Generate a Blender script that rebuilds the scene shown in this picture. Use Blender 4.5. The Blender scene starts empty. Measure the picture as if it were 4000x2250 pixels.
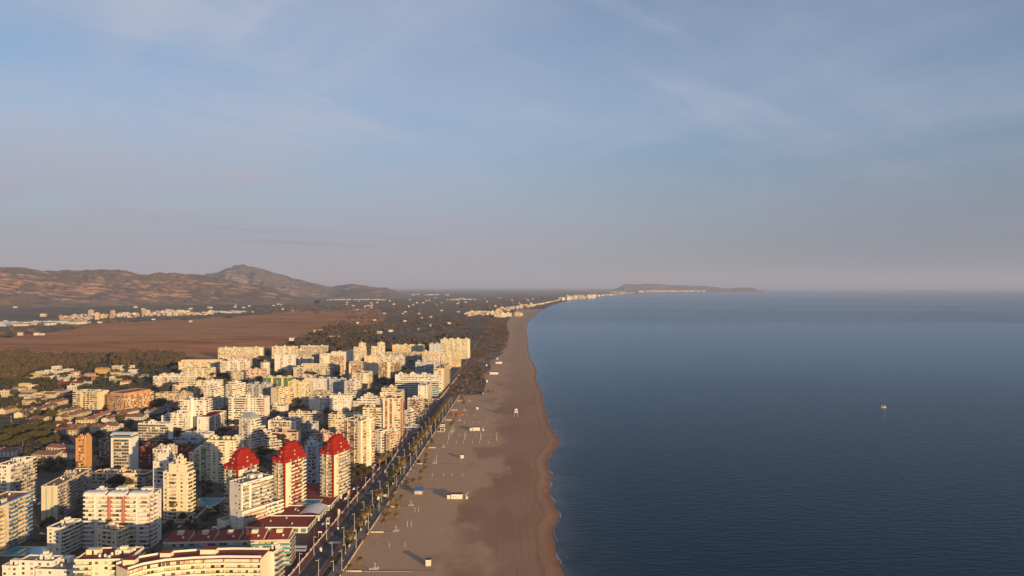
import bpy, bmesh, math, random
import numpy as np
from mathutils import Vector, noise, Matrix

random.seed(7)
rng = np.random.default_rng(11)
C = bpy.context.scene.collection
SC = bpy.context.scene

# ------------------------------------------------------------------ camera
CAMZ = 165.0
FPX = 2750.0          # focal length in photo pixels (photo 4000 x 2250)
HY = 1119.0           # row of the infinite horizon
cam_d = bpy.data.cameras.new('camera')
cam_d.sensor_width = 36.0
cam_d.lens = FPX / 4000.0 * 36.0
cam_d.shift_y = -(1125.0 - HY) / 4000.0
cam_d.clip_start = 1.0
cam_d.clip_end = 200000.0
cam = bpy.data.objects.new('camera', cam_d)
C.objects.link(cam)
cam.location = (0, 0, CAMZ)
cam.rotation_euler = (math.radians(90), 0, 0)
SC.camera = cam

# ------------------------------------------------------------------ sun + sky
SUN_EL = math.radians(8.0)
SUN_AZ = math.radians(142.5)       # clockwise from +Y: low behind the camera, over the sea
sd = Vector((math.sin(SUN_AZ) * math.cos(SUN_EL), math.cos(SUN_AZ) * math.cos(SUN_EL), math.sin(SUN_EL)))
sl = bpy.data.lights.new('sun', 'SUN')
sl.energy = 5.0
sl.angle = math.radians(0.5)
sl.color = (1.0, 0.67, 0.31)
sun = bpy.data.objects.new('sun', sl)
C.objects.link(sun)
sun.rotation_euler = sd.to_track_quat('Z', 'Y').to_euler()

world = bpy.data.worlds.new('World')
SC.world = world
world.use_nodes = True
nt = world.node_tree
nt.nodes.clear()
def wn(t, **k):
    n = nt.nodes.new(t)
    for a, b in k.items(): setattr(n, a, b)
    return n
L = nt.links.new
sky = wn('ShaderNodeTexSky', sky_type='NISHITA')
sky.sun_disc = False
sky.sun_elevation = SUN_EL
sky.sun_rotation = SUN_AZ
sky.altitude = 165
sky.air_density = 1.0
sky.dust_density = 0.5
sky.ozone_density = 3.0
out = wn('ShaderNodeOutputWorld'); bg = wn('ShaderNodeBackground')
bg.inputs['Strength'].default_value = 0.096
# thin high cloud: noise laid on a flat layer high above the ground
tc = wn('ShaderNodeTexCoord'); sep = wn('ShaderNodeSeparateXYZ')
L(tc.outputs['Generated'], sep.inputs[0])
zz = wn('ShaderNodeMath', operation='MAXIMUM'); L(sep.outputs['Z'], zz.inputs[0]); zz.inputs[1].default_value = 0.0
zz2 = wn('ShaderNodeMath', operation='ADD'); L(zz.outputs[0], zz2.inputs[0]); zz2.inputs[1].default_value = 0.09
dx = wn('ShaderNodeMath', operation='DIVIDE'); L(sep.outputs['X'], dx.inputs[0]); L(zz2.outputs[0], dx.inputs[1])
dy = wn('ShaderNodeMath', operation='DIVIDE'); L(sep.outputs['Y'], dy.inputs[0]); L(zz2.outputs[0], dy.inputs[1])
cmb = wn('ShaderNodeCombineXYZ'); L(dx.outputs[0], cmb.inputs[0]); L(dy.outputs[0], cmb.inputs[1])
def layer(scale, rot, det, rough, lo, hi, sx=1.0, sy=1.0, dist=0.0):
    mp = wn('ShaderNodeMapping'); L(cmb.outputs[0], mp.inputs[0])
    mp.inputs['Rotation'].default_value = (0, 0, math.radians(rot))
    mp.vector_type = 'TEXTURE'; mp.inputs['Scale'].default_value = (1/sx, 1/sy, 1)
    nz = wn('ShaderNodeTexNoise'); L(mp.outputs[0], nz.inputs['Vector'])
    nz.inputs['Scale'].default_value = scale; nz.inputs['Detail'].default_value = det
    nz.inputs['Roughness'].default_value = rough; nz.inputs['Distortion'].default_value = dist
    mr = wn('ShaderNodeMapRange', interpolation_type='SMOOTHSTEP'); L(nz.outputs[0], mr.inputs[0])
    mr.inputs[1].default_value = lo; mr.inputs[2].default_value = hi
    return mr.outputs[0]
def m2(op, a, b):
    n = wn('ShaderNodeMath', operation=op)
    for i, v in enumerate((a, b)):
        if isinstance(v, (int, float)): n.inputs[i].default_value = v
        else: L(v, n.inputs[i])
    return n.outputs[0]
a1 = layer(0.42, 25, 5, 0.5, 0.36, 0.62)
a2 = layer(0.8, 128, 8, 0.60, 0.40, 0.78, 0.4, 1.3, 0.5)
a3 = layer(1.3, 42, 9, 0.62, 0.46, 0.76, 0.35, 1.6, 0.9)
cl = m2('ADD', m2('ADD', m2('MULTIPLY', a1, 0.48), 0.23), m2('MULTIPLY', m2('ADD', a2, m2('MULTIPLY', a3, 0.9)), 0.50))
# more veil towards the west (left), less over the sea
sxr = wn('ShaderNodeMapRange', interpolation_type='SMOOTHSTEP'); L(sep.outputs['X'], sxr.inputs[0])
sxr.inputs[1].default_value = -0.6; sxr.inputs[2].default_value = 0.55; sxr.inputs[3].default_value = 1.0; sxr.inputs[4].default_value = 0.5
cl = m2('MULTIPLY', cl, sxr.outputs[0])
cmix = wn('ShaderNodeMix', data_type='RGBA'); cmix.clamp_factor = True
L(cl, cmix.inputs['Factor']); L(sky.outputs[0], cmix.inputs['A'])
cmix.inputs['B'].default_value = (3.05, 3.38, 4.2, 1)
# hazy mauve band that sits low all round the sky
hz = wn('ShaderNodeMapRange', interpolation_type='SMOOTHERSTEP'); L(sep.outputs['Z'], hz.inputs[0])
hz.inputs[1].default_value = -0.02; hz.inputs[2].default_value = 0.30; hz.inputs[3].default_value = 0.85; hz.inputs[4].default_value = 0.0
hmix = wn('ShaderNodeMix', data_type='RGBA')
L(hz.outputs[0], hmix.inputs['Factor']); L(cmix.outputs['Result'], hmix.inputs['A'])
hmix.inputs['B'].default_value = (1.98, 2.06, 2.62, 1)
hcol = wn('ShaderNodeMix', data_type='RGBA'); hxr = wn('ShaderNodeMapRange', interpolation_type='SMOOTHSTEP'); L(sep.outputs['X'], hxr.inputs[0]); hxr.inputs[1].default_value = -.15; hxr.inputs[2].default_value = .62
L(hxr.outputs[0], hcol.inputs['Factor']); hcol.inputs['A'].default_value = (2.25, 2.22, 2.65, 1); hcol.inputs['B'].default_value = (1.12, 1.32, 1.85, 1); L(hcol.outputs['Result'], hmix.inputs['B'])
# long thin grey cloud bars low over the hills
azm = m2('DIVIDE', sep.outputs['X'], m2('MAXIMUM', sep.outputs['Y'], 0.05)); cb = wn('ShaderNodeCombineXYZ'); L(m2('MULTIPLY', azm, 2.2), cb.inputs[0]); L(m2('MULTIPLY', m2('ADD', sep.outputs['Z'], m2('MULTIPLY', azm, .022)), 75.0), cb.inputs[1])
bn = wn('ShaderNodeTexNoise'); L(cb.outputs[0], bn.inputs['Vector']); bn.inputs['Scale'].default_value = 1.0; bn.inputs['Detail'].default_value = 6
def band_(v, a, b, c, d):
    r1 = wn('ShaderNodeMapRange', interpolation_type='SMOOTHSTEP'); L(v, r1.inputs[0]); r1.inputs[1].default_value = a; r1.inputs[2].default_value = b
    r2 = wn('ShaderNodeMapRange', interpolation_type='SMOOTHSTEP'); L(v, r2.inputs[0]); r2.inputs[1].default_value = c; r2.inputs[2].default_value = d; r2.inputs[3].default_value = 1; r2.inputs[4].default_value = 0
    return m2('MULTIPLY', r1.outputs[0], r2.outputs[0])
br = wn('ShaderNodeMapRange', interpolation_type='SMOOTHSTEP'); L(bn.outputs[0], br.inputs[0]); br.inputs[1].default_value = .50; br.inputs[2].default_value = .66
bf = m2('MULTIPLY', m2('MULTIPLY', br.outputs[0], band_(sep.outputs['Z'], .045, .06, .07, .095)), m2('MULTIPLY', band_(azm, -.62, -.42, -.22, -.05), .55))
bmix = wn('ShaderNodeMix', data_type='RGBA'); L(bf, bmix.inputs['Factor']); L(hmix.outputs['Result'], bmix.inputs['A']); bmix.inputs['B'].default_value = (1.65, 1.62, 2.05, 1)
L(bmix.outputs['Result'], bg.inputs['Color']); L(bg.outputs[0], out.inputs['Surface'])

SC.view_settings.view_transform = 'Standard'
SC.view_settings.look = 'None'
SC.view_settings.exposure = 0.65
SC.view_settings.gamma = 1.0
SC.view_settings.use_curve_mapping = False
SC.render.engine = 'CYCLES'
SC.cycles.max_bounces = 6
SC.cycles.diffuse_bounces = 3
SC.cycles.volume_bounces = 0

# ------------------------------------------------------------------ helpers
def gp(px, py, z=0.0):
    """photo pixel -> point on the level z"""
    Y = (CAMZ - z) * FPX / (py - HY)
    return ((px - 2000.0) / FPX * Y, Y)
def shell(px, Y): return (px - 2000.0) / FPX * Y
REG = {'P': (0, 0, 1), '1': (0, 1700, 2.635), '2': (600, 1700, 2.635), '3': (0, 1350, 3.22), '4': (600, 1350, 3.22),
       '5': (1100, 1300, 2.635), '6': (1300, 1700, 2.576), '7': (1600, 1300, 2.899), '8': (1600, 1560, 6.04), '9': (1150, 1900, 4.14),
       'D': (0, 0, 0.644), 'a': (0, 1000, 2.576), 'b': (900, 1050, 2.576), 'c': (1700, 1050, 2.576), 'e': (2350, 1060, 3.68)}
def px(reg, x, y):
    r = REG[reg]
    return r[0] + x / r[2], r[1] + y / r[2]
def g(reg, x, y, z=0.0): return gp(*px(reg, x, y), z)

class MB:
    def __init__(s): s.v = []; s.f = []; s.m = []
    def box(s, x0, x1, y0, y1, z0, z1, m=0):
        b = len(s.v)
        s.v += [(x0, y0, z0), (x1, y0, z0), (x1, y1, z0), (x0, y1, z0), (x0, y0, z1), (x1, y0, z1), (x1, y1, z1), (x0, y1, z1)]
        s.f += [(b, b+3, b+2, b+1), (b+4, b+5, b+6, b+7), (b, b+1, b+5, b+4), (b+1, b+2, b+6, b+5), (b+2, b+3, b+7, b+6), (b+3, b, b+4, b+7)]
        s.m += [m] * 6
    def quad(s, a, b, c, d, m=0):
        i = len(s.v); s.v += [a, b, c, d]; s.f.append((i, i+1, i+2, i+3)); s.m.append(m)
    def prism(s, poly, z0, z1, m=0, mt=None):
        n = len(poly); b = len(s.v)
        s.v += [(x, y, z0) for x, y in poly] + [(x, y, z1) for x, y in poly]
        for i in range(n):
            j = (i + 1) % n
            s.f.append((b+i, b+j, b+n+j, b+n+i)); s.m.append(m)
        s.f.append(tuple(range(b+n, b+2*n))); s.m.append(m if mt is None else mt)
        s.f.append(tuple(reversed(range(b, b+n)))); s.m.append(m)
    def tube(s, p0, p1, r0, r1, k=6, m=0):
        a = Vector(p0); b_ = Vector(p1); d = (b_ - a).normalized()
        t = d.orthogonal().normalized(); w = d.cross(t); b = len(s.v)
        for P, r in ((a, r0), (b_, r1)):
            for i in range(k):
                an = 2 * math.pi * i / k
                s.v.append(tuple(P + (t * math.cos(an) + w * math.sin(an)) * r))
        for i in range(k):
            j = (i + 1) % k
            s.f.append((b+i, b+j, b+k+j, b+k+i)); s.m.append(m)
        s.f.append(tuple(range(b+k, b+2*k))); s.m.append(m)
        s.f.append(tuple(reversed(range(b, b+k)))); s.m.append(m)
    def mesh(s, name, mats):
        me = bpy.data.meshes.new(name)
        me.from_pydata(s.v, [], s.f)
        for m in mats: me.materials.append(m)
        if any(s.m): me.polygons.foreach_set('material_index', s.m)
        me.update()
        return me
    def obj(s, name, mats, parent=None, kind=None):
        if not isinstance(mats, (list, tuple)): mats = [mats]
        o = bpy.data.objects.new(name, s.mesh(name, mats)); C.objects.link(o)
        if parent: o.parent = parent
        if kind: o['kind'] = kind
        return o

def empty(name, loc, rz=0.0):
    o = bpy.data.objects.new(name, None); C.objects.link(o)
    o.location = loc; o.rotation_euler = (0, 0, rz); o.empty_display_size = 1
    return o
def tag(o, label, cat, group=None):
    o['label'] = label; o['category'] = cat
    if group: o['group'] = group
    return o
def dup(root, loc, rz, sc=1.0, label=None, group=None, cat=None):
    r = root.copy(); C.objects.link(r)
    r.location = loc; r.rotation_euler = (0, 0, rz)
    r.scale = (sc, sc, sc) if isinstance(sc, (int, float)) else sc
    if label: r['label'] = label
    if group: r['group'] = group
    if cat: r['category'] = cat
    for ch in list(root.children):
        c = ch.copy(); C.objects.link(c); c.parent = r
        for q in ch.children:
            d = q.copy(); C.objects.link(d); d.parent = c
    return r

# ------------------------------------------------------------------ materials
MATS = {}
def mat(name, col, rough=0.8, noise_amt=0.0, nscale=0.5, spec=0.3, metal=0.0, rnd=0.0, col2=None, detail=4, bump=0.0, bscale=1.0):
    if name in MATS: return MATS[name]
    m = bpy.data.materials.new(name); m.use_nodes = True
    t = m.node_tree; b = t.nodes['Principled BSDF']
    b.inputs['Roughness'].default_value = rough; b.inputs['Specular IOR Level'].default_value = spec
    b.inputs['Metallic'].default_value = metal
    src = None
    if noise_amt > 0 or col2:
        geo = t.nodes.new('ShaderNodeNewGeometry'); nz = t.nodes.new('ShaderNodeTexNoise')
        t.links.new(geo.outputs['Position'], nz.inputs['Vector'])
        nz.inputs['Scale'].default_value = nscale; nz.inputs['Detail'].default_value = detail; nz.inputs['Roughness'].default_value = 0.6
        mr = t.nodes.new('ShaderNodeMapRange'); t.links.new(nz.outputs[0], mr.inputs[0])
        mr.inputs[1].default_value = 0.3; mr.inputs[2].default_value = 0.7
        mx = t.nodes.new('ShaderNodeMix'); mx.data_type = 'RGBA'
        t.links.new(mr.outputs[0], mx.inputs['Factor'])
        c2 = col2 or tuple(c * (1 - noise_amt) for c in col)
        mx.inputs['A'].default_value = (*c2, 1); mx.inputs['B'].default_value = (*col, 1)
        src = mx.outputs['Result']
    if rnd > 0:
        oi = t.nodes.new('ShaderNodeObjectInfo'); hs = t.nodes.new('ShaderNodeHueSaturation')
        mr2 = t.nodes.new('ShaderNodeMapRange'); t.links.new(oi.outputs['Random'], mr2.inputs[0])
        mr2.inputs[3].default_value = 1 - rnd; mr2.inputs[4].default_value = 1 + rnd
        t.links.new(mr2.outputs[0], hs.inputs['Value'])
        if src: t.links.new(src, hs.inputs['Color'])
        else: hs.inputs['Color'].default_value = (*col, 1)
        src = hs.outputs['Color']
    if src: t.links.new(src, b.inputs['Base Color'])
    else: b.inputs['Base Color'].default_value = (*col, 1)
    if bump > 0:
        geo = t.nodes.new('ShaderNodeNewGeometry'); nz = t.nodes.new('ShaderNodeTexNoise')
        t.links.new(geo.outputs['Position'], nz.inputs['Vector']); nz.inputs['Scale'].default_value = bscale
        bp = t.nodes.new('ShaderNodeBump'); bp.inputs['Strength'].default_value = 1; bp.inputs['Distance'].default_value = bump
        t.links.new(nz.outputs[0], bp.inputs['Height']); t.links.new(bp.outputs[0], b.inputs['Normal'])
    MATS[name] = m
    return m
def wallm(name, col): return mat('wall_' + name, col, 0.85, 0.13, 0.22, 0.15)
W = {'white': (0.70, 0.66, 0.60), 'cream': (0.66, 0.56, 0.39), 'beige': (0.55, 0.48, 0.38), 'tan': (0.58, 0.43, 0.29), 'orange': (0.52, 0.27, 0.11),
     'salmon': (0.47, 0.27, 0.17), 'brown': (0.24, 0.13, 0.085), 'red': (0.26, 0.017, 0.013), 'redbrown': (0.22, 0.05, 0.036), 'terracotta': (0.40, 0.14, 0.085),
     'yellow': (0.68, 0.50, 0.18), 'green': (0.10, 0.16, 0.07), 'palegreen': (0.32, 0.38, 0.27), 'grey': (0.42, 0.42, 0.43), 'bluegrey': (0.45, 0.49, 0.55),  # bluegrey is also used for white walls with blue shade painted in
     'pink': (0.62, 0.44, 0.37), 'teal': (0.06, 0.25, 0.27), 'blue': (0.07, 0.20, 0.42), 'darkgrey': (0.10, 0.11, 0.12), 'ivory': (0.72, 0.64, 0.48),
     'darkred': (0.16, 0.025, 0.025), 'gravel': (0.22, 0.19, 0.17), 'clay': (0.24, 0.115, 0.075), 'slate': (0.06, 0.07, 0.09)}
def wm(k): return wallm(k, W[k])
G_DARK = mat('dark_glass', (0.025, 0.03, 0.035), 0.12, spec=0.6)
G_MID = mat('dim_glass', (0.10, 0.10, 0.10), 0.25, spec=0.5)
G_BLUE = mat('blue_glass', (0.10, 0.20, 0.24), 0.15, spec=0.7)
SH_W = mat('white_shutter', (0.55, 0.53, 0.50), 0.7)
SH_B = mat('beige_shutter', (0.42, 0.34, 0.24), 0.7)
SH_T = mat('brown_shutter', (0.14, 0.075, 0.045), 0.7)
AWNC = [mat('green_awning', (.06, .12, .07), .8), mat('brown_awning', (.20, .10, .05), .8), mat('cream_awning', (.55, .45, .30), .8)]
AWN = mat('blue_awning', (0.05, 0.13, 0.34), 0.8)
WMATS = [G_DARK, G_MID, SH_W, SH_B, SH_T, AWN]
RAIL = mat('balcony_rail', (0.33, 0.31, 0.29), 0.5)
METAL = mat('pale_metal', (0.55, 0.55, 0.56), 0.4, metal=0.3)
def wpick(mode='mix'):
    r = random.random()
    if mode == 'dark': return 0 if r < .6 else (1 if r < .85 else 3)
    if mode == 'pale': return 2 if r < .5 else (3 if r < .75 else (1 if r < .92 else 0))
    return 0 if r < .17 else (1 if r < .45 else (2 if r < .72 else (3 if r < .93 else (4 if r < .99 else 5))))

# ------------------------------------------------------------------ buildings
FOOT = []        # footprints taken (x, y polygons) so that trees keep clear
def reserve(poly): FOOT.append(poly)
def inside(x, y, pad=0.0):
    for P in FOOT:
        cx = sum(p[0] for p in P) / len(P); cy = sum(p[1] for p in P) / len(P)
        if abs(cx - x) > 90 or abs(cy - y) > 90: continue
        ok = True
        n = len(P)
        for i in range(n):
            x0, y0 = P[i]; x1, y1 = P[(i+1) % n]
            ln = math.hypot(x1-x0, y1-y0) or 1
            if ((x1-x0)*(y-y0) - (y1-y0)*(x-x0)) / ln < -pad: ok = False; break
        if ok: return True
    return False

WGT = {'w': .8, 's': 1.3, 'S': 2.4, 'B': 2.2, 'b': 1.2, 'A': 2.2, 'a': 1.2, 'G': 2.2, 'T': 1.6, 'r': .3, 'R': 1.0, 'g': 2.2, 'c': 1.0, 'x': 0.35, 'P': 2.2}
class Bld:
    """collects the parts of one building, local frame: x along the front, y going back"""
    def __init__(s, name, label, cat, loc, rz, wall, acc, roof, win='mix', group=None):
        s.root = tag(empty(name, loc, rz), label, cat, group)
        s.wall, s.acc, s.roofm = wm(wall), wm(acc), wm(roof)
        s.win = win; s.wins = []; s.bals = []
        s.mw = MB(); s.mr = MB(); s.mp = MB()
    def facade(s, side, ext, pat, z0, n, fl, D=1.2, P=0.8, top=True):
        x0, x1, y0, y1 = ext
        if side == 'f':   Lh = x1 - x0; F = lambda a, b, c, d: (x0 + a, x0 + b, y0 + D - d, y0 + D - c)     # depth measured outwards from the inner plane
        elif side == 'r': Lh = y1 - y0; F = lambda a, b, c, d: (x1 - D + c, x1 - D + d, y0 + a, y0 + b)
        elif side == 'l': Lh = y1 - y0; F = lambda a, b, c, d: (x0 + D - d, x0 + D - c, y1 - b, y1 - a)
        else:             Lh = x1 - x0; F = lambda a, b, c, d: (x1 - b, x1 - a, y1 - D + c, y1 - D + d)
        tot = sum(WGT[c] for c in pat); p = 0.0; h = n * fl
        a_lo = D + .002 if side in 'rl' else 0.0      # side facades start behind the front plane
        for ch in pat:
            a = p / tot * Lh; p += WGT[ch]; b = p / tot * Lh
            if side in 'rl': a = max(a, a_lo if side == 'r' else 0)
            w = b - a
            if ch in 'wsSrRcx':
                m = 1 if ch in 'rR' else 0
                X = F(a, b, 0, D + (0.12 if m else 0))
                if ch != 'x': s.mw.box(X[0], X[1], X[2], X[3], z0 - 0.01, z0 + h + 0.02, m)
                if ch == 'c':
                    cx = (F(a, b, 0, D)[0] + F(a, b, 0, D)[1]) / 2; cy = (F(a, b, 0, D)[2] + F(a, b, 0, D)[3]) / 2
                    s.mw.prism([(cx + w*.55*math.cos(t*math.pi/6), cy + w*.55*math.sin(t*math.pi/6)) for t in range(12)], z0, z0 + h + 3, 0)
                if ch in 'sSRw':
                    k = {'s': 1, 'S': 2, 'R': 1, 'w': 0}[ch]
                    if ch == 's' and w > 7: k = 2
                    for q in range(k):
                        cxx = a + w * (q + .5) / k
                        hw = min(.75, w*.25)
                        for j in range(n):
                            zb = z0 + j * fl + .95
                            mb = MB(); X = F(cxx - hw, cxx + hw, D - .1, D + (0.15 if m else 0.03))
                            mb.box(X[0], X[1], X[2], X[3], zb, zb + 1.25, wpick(s.win))
                            X = F(cxx - hw - .1, cxx + hw + .1, D - .1, D + .2); mb.box(X[0], X[1], X[2], X[3], zb - .1, zb, 6)
                            s.wins.append((j, mb))
            elif ch == 'g':
                k = max(1, round(w / 1.7))
                for j in range(n):
                    mb = MB(); zb = z0 + j * fl
                    for q in range(k):
                        X = F(a + w*q/k + .06, a + w*(q+1)/k - .06, 0, D * .7)
                        mb.box(X[0], X[1], X[2], X[3], zb + .75, zb + fl - .25, 5 + 2 if random.random() < .7 else 0)
                    s.wins.append((j, mb))
                    X = F(a, b, 0, D); s.mw.box(X[0], X[1], X[2], X[3], zb - .25, zb + .75, 0)
                X = F(a, b, 0, D); s.mw.box(X[0], X[1], X[2], X[3], z0 + h - .25, z0 + h, 0)
            else:
                proud = P if ch in 'BAGP' else P * .8
                if ch == 'T': proud = 1.5
                npier = int(w // 7.5)
                for q in range(1, npier + 1):
                    aa = a + w * q / (npier + 1); X = F(aa - .1, aa + .1, 0, D + .02)
                    s.mw.box(X[0], X[1], X[2], X[3], z0, z0 + h, 0)
                k = max(1, round(w / 1.9))
                for j in range(n):
                    zb = z0 + j * fl
                    mb = MB()
                    q = 0
                    while q < k:
                        if random.random() < .07: q += 1; continue
                        X = F(a + w*q/k + .1, a + w*(q+1)/k - .1, -.05, .06)
                        mb.box(X[0], X[1], X[2], X[3], zb + .1, zb + fl - .45, wpick(s.win)); q += 1
                    if random.random() < .13 and w > 3:
                        a_ = a + random.random() * max(0, w - 3.6); X = F(a_ + .3, a_ + 3.4, D - .1, D + random.choice([.1, .3, .5])); mb.box(X[0], X[1], X[2], X[3], zb + random.choice([.9, 1.3, 1.6]), zb + fl - .3, random.choice([2, 3, 5, 3, 8, 9, 10, 1]))
                    if mb.v: s.wins.append((j, mb))
                    mb = MB()
                    pm = {'B': 0, 'b': 0, 'A': 1, 'a': 1, 'G': 2, 'T': 1, 'P': 0}[ch]
                    e = .12 if ch in 'ba' else 0.0
                    if ch == 'T':
                        pa = F(a + .1, b - .1, 0, D + .1); mid = F(a + w*.5 - .05, a + w*.5 + .05, D, D + proud)
                        cxs = (mid[0] + mid[1]) / 2; cys = (mid[2] + mid[3]) / 2
                        if side == 'f': poly = [(x0+a+.1, y0+D), (x0+a+.1, y0), (x0+a+w*.65, y0-proud), (x0+b-.1, y0), (x0+b-.1, y0+D)]
                        else: poly = [(x1-D, y0+a+.1), (x1, y0+a+.1), (x1+proud, y0+a+w*.65), (x1, y0+b-.1), (x1-D, y0+b-.1)]
                        mb.prism(poly, zb - .2, zb, 0)
                        for i_ in range(1, 3):
                            (ax, ay), (bx_, by) = poly[i_], poly[i_+1]
                            mb.quad((ax, ay, zb-.01), (bx_, by, zb-.01), (bx_, by, zb+.85), (ax, ay, zb+.85), pm)
                    else:
                        X = F(a + e, b - e, 0, D + proud); mb.box(X[0], X[1], X[2], X[3], zb - .2, zb, 0)
                        X = F(a + e, b - e, D + proud - .1, D + proud); mb.box(X[0], X[1], X[2], X[3], zb + .001, zb + (.85 if pm != 2 else .8), pm)
                        X = F(a + e, a + e + .1, D, D + proud - .1); mb.box(X[0], X[1], X[2], X[3], zb + .001, zb + .85, pm)
                        X = F(b - e - .1, b - e, D, D + proud - .1); mb.box(X[0], X[1], X[2], X[3], zb + .001, zb + .85, pm)
                    s.bals.append((j, mb))
                X = F(a, b, 0, D + proud * .7); s.mw.box(X[0], X[1], X[2], X[3], z0 + h - .25, z0 + h + .02, 0)
    def volume(s, ext, z0, n, fl, f='', r='', l='', b='', D=1.2, parapet=0.8, roof=True, P=.8, pilotis=False):
        x0, x1, y0, y1 = ext; h = n * fl
        cx0 = x0 + (D if l else 0); cx1 = x1 - (D if r else 0); cy0 = y0 + (D if f else 0); cy1 = y1 - (D if b else 0)
        s.mw.box(cx0, cx1, cy0, cy1, z0, z0 + h, 0)
        if f: s.facade('f', ext, f, z0, n, fl, D, P)
        if r: s.facade('r', ext, r, z0, n, fl, D, P)
        if l: s.facade('l', ext, l, z0, n, fl, D, P)
        if b: s.facade('b', ext, b, z0, n, fl, D, P)
        if roof:
            zt = z0 + h + .03
            s.mr.box(x0 + .05, x1 - .05, y0 + .05, y1 - .05, zt, zt + .12, 0)
            q = .22
            for (a, b_, c, d) in ((x0 - .1, x1 + .1, y0 - .1, y0 - .1 + q), (x0 - .1, x1 + .1, y1 + .1 - q, y1 + .1), (x0 - .1, x0 - .1 + q, y0 - .1 + q, y1 + .1 - q), (x1 + .1 - q, x1 + .1, y0 - .1 + q, y1 + .1 - q)):
                s.mp.box(a, b_, c, d, zt - .25, zt + parapet, 0)
        return z0 + h
    def pent(s, ext, z, k, big=False):
        x0, x1, y0, y1 = ext; w = x1 - x0; d = y1 - y0
        for i in range(k):
            cx = x0 + w * (i + .5 + random.uniform(-.15, .15)) / k; cy = y0 + d * random.uniform(.45, .7)
            a = min(random.uniform(1.6, 2.6) * (1.45 if big else 1), w / k * .32); b = min(random.uniform(1.5, 2.3), d * .25); hh = random.uniform(1.9, 2.9)
            mb = MB(); mb.box(cx - a, cx + a, cy - b, cy + b, z + .16, z + hh, 0)
            mb.box(cx - a - .15, cx + a + .15, cy - b - .15, cy + b + .15, z + hh, z + hh + .2, 0)
            if random.random() < .5: mb.box(cx - a*.5, cx + a*.4, cy - b*.4, cy + b*.6, z + hh + .2, z + hh + 1.5, 0)
            mb.box(cx - .5, cx + .5, cy - b - .05, cy - b, z + .2, z + 2.2, 1)
            mb.obj('stair_tower', [s.wall, G_DARK], s.root)
        m = MB()
        for i in range(int(w * d / 34) + 2):
            x = random.uniform(x0 + 1, x1 - 1.5); y = random.uniform(y0 + 1, y1 - 1.5)
            t = random.random()
            if t < .6: m = MB(); m.box(x, x + random.uniform(.6, 1.1), y, y + .6, z + .16, z + random.uniform(.7, 1.3), 0); m.obj('air_conditioner', METAL, s.root)
            elif t < .85: m = MB(); m.tube((x, y, z), (x, y, z + random.uniform(2, 3.4)), .05, .04, 4); m.box(x - .5, x + .5, y - .03, y + .03, z + 1.9, z + 1.98); m.obj('antenna', METAL, s.root)
            else: m = MB(); m.tube((x, y, z + .1), (x, y, z + 1.5), .6, .6, 10); m.obj('water_tank', mat('white_tank', (.6, .6, .6), .5), s.root)
    def done(s):
        s.mw.obj('wall', [s.wall, s.acc], s.root)
        if s.mr.v: s.mr.obj('roof', s.roofm, s.root)
        if s.mp.v: s.mp.obj('parapet', s.wall, s.root)
        for lst, nm, mats in ((s.wins, 'window', WMATS + [s.wall, G_BLUE] + AWNC), (s.bals, 'balcony', [s.wall, s.acc, RAIL])):
            lst.sort(key=lambda t: -t[0])
            for j, mb in lst[:96]: mb.obj(nm, mats, s.root)
            if len(lst) > 96:
                big = MB()
                for j, mb in lst[96:]:
                    o = len(big.v); big.v += mb.v; big.f += [tuple(i + o for i in f) for f in mb.f]; big.m += mb.m
                big.obj(nm, mats, s.root, 'stuff')
        return s.root

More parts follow.
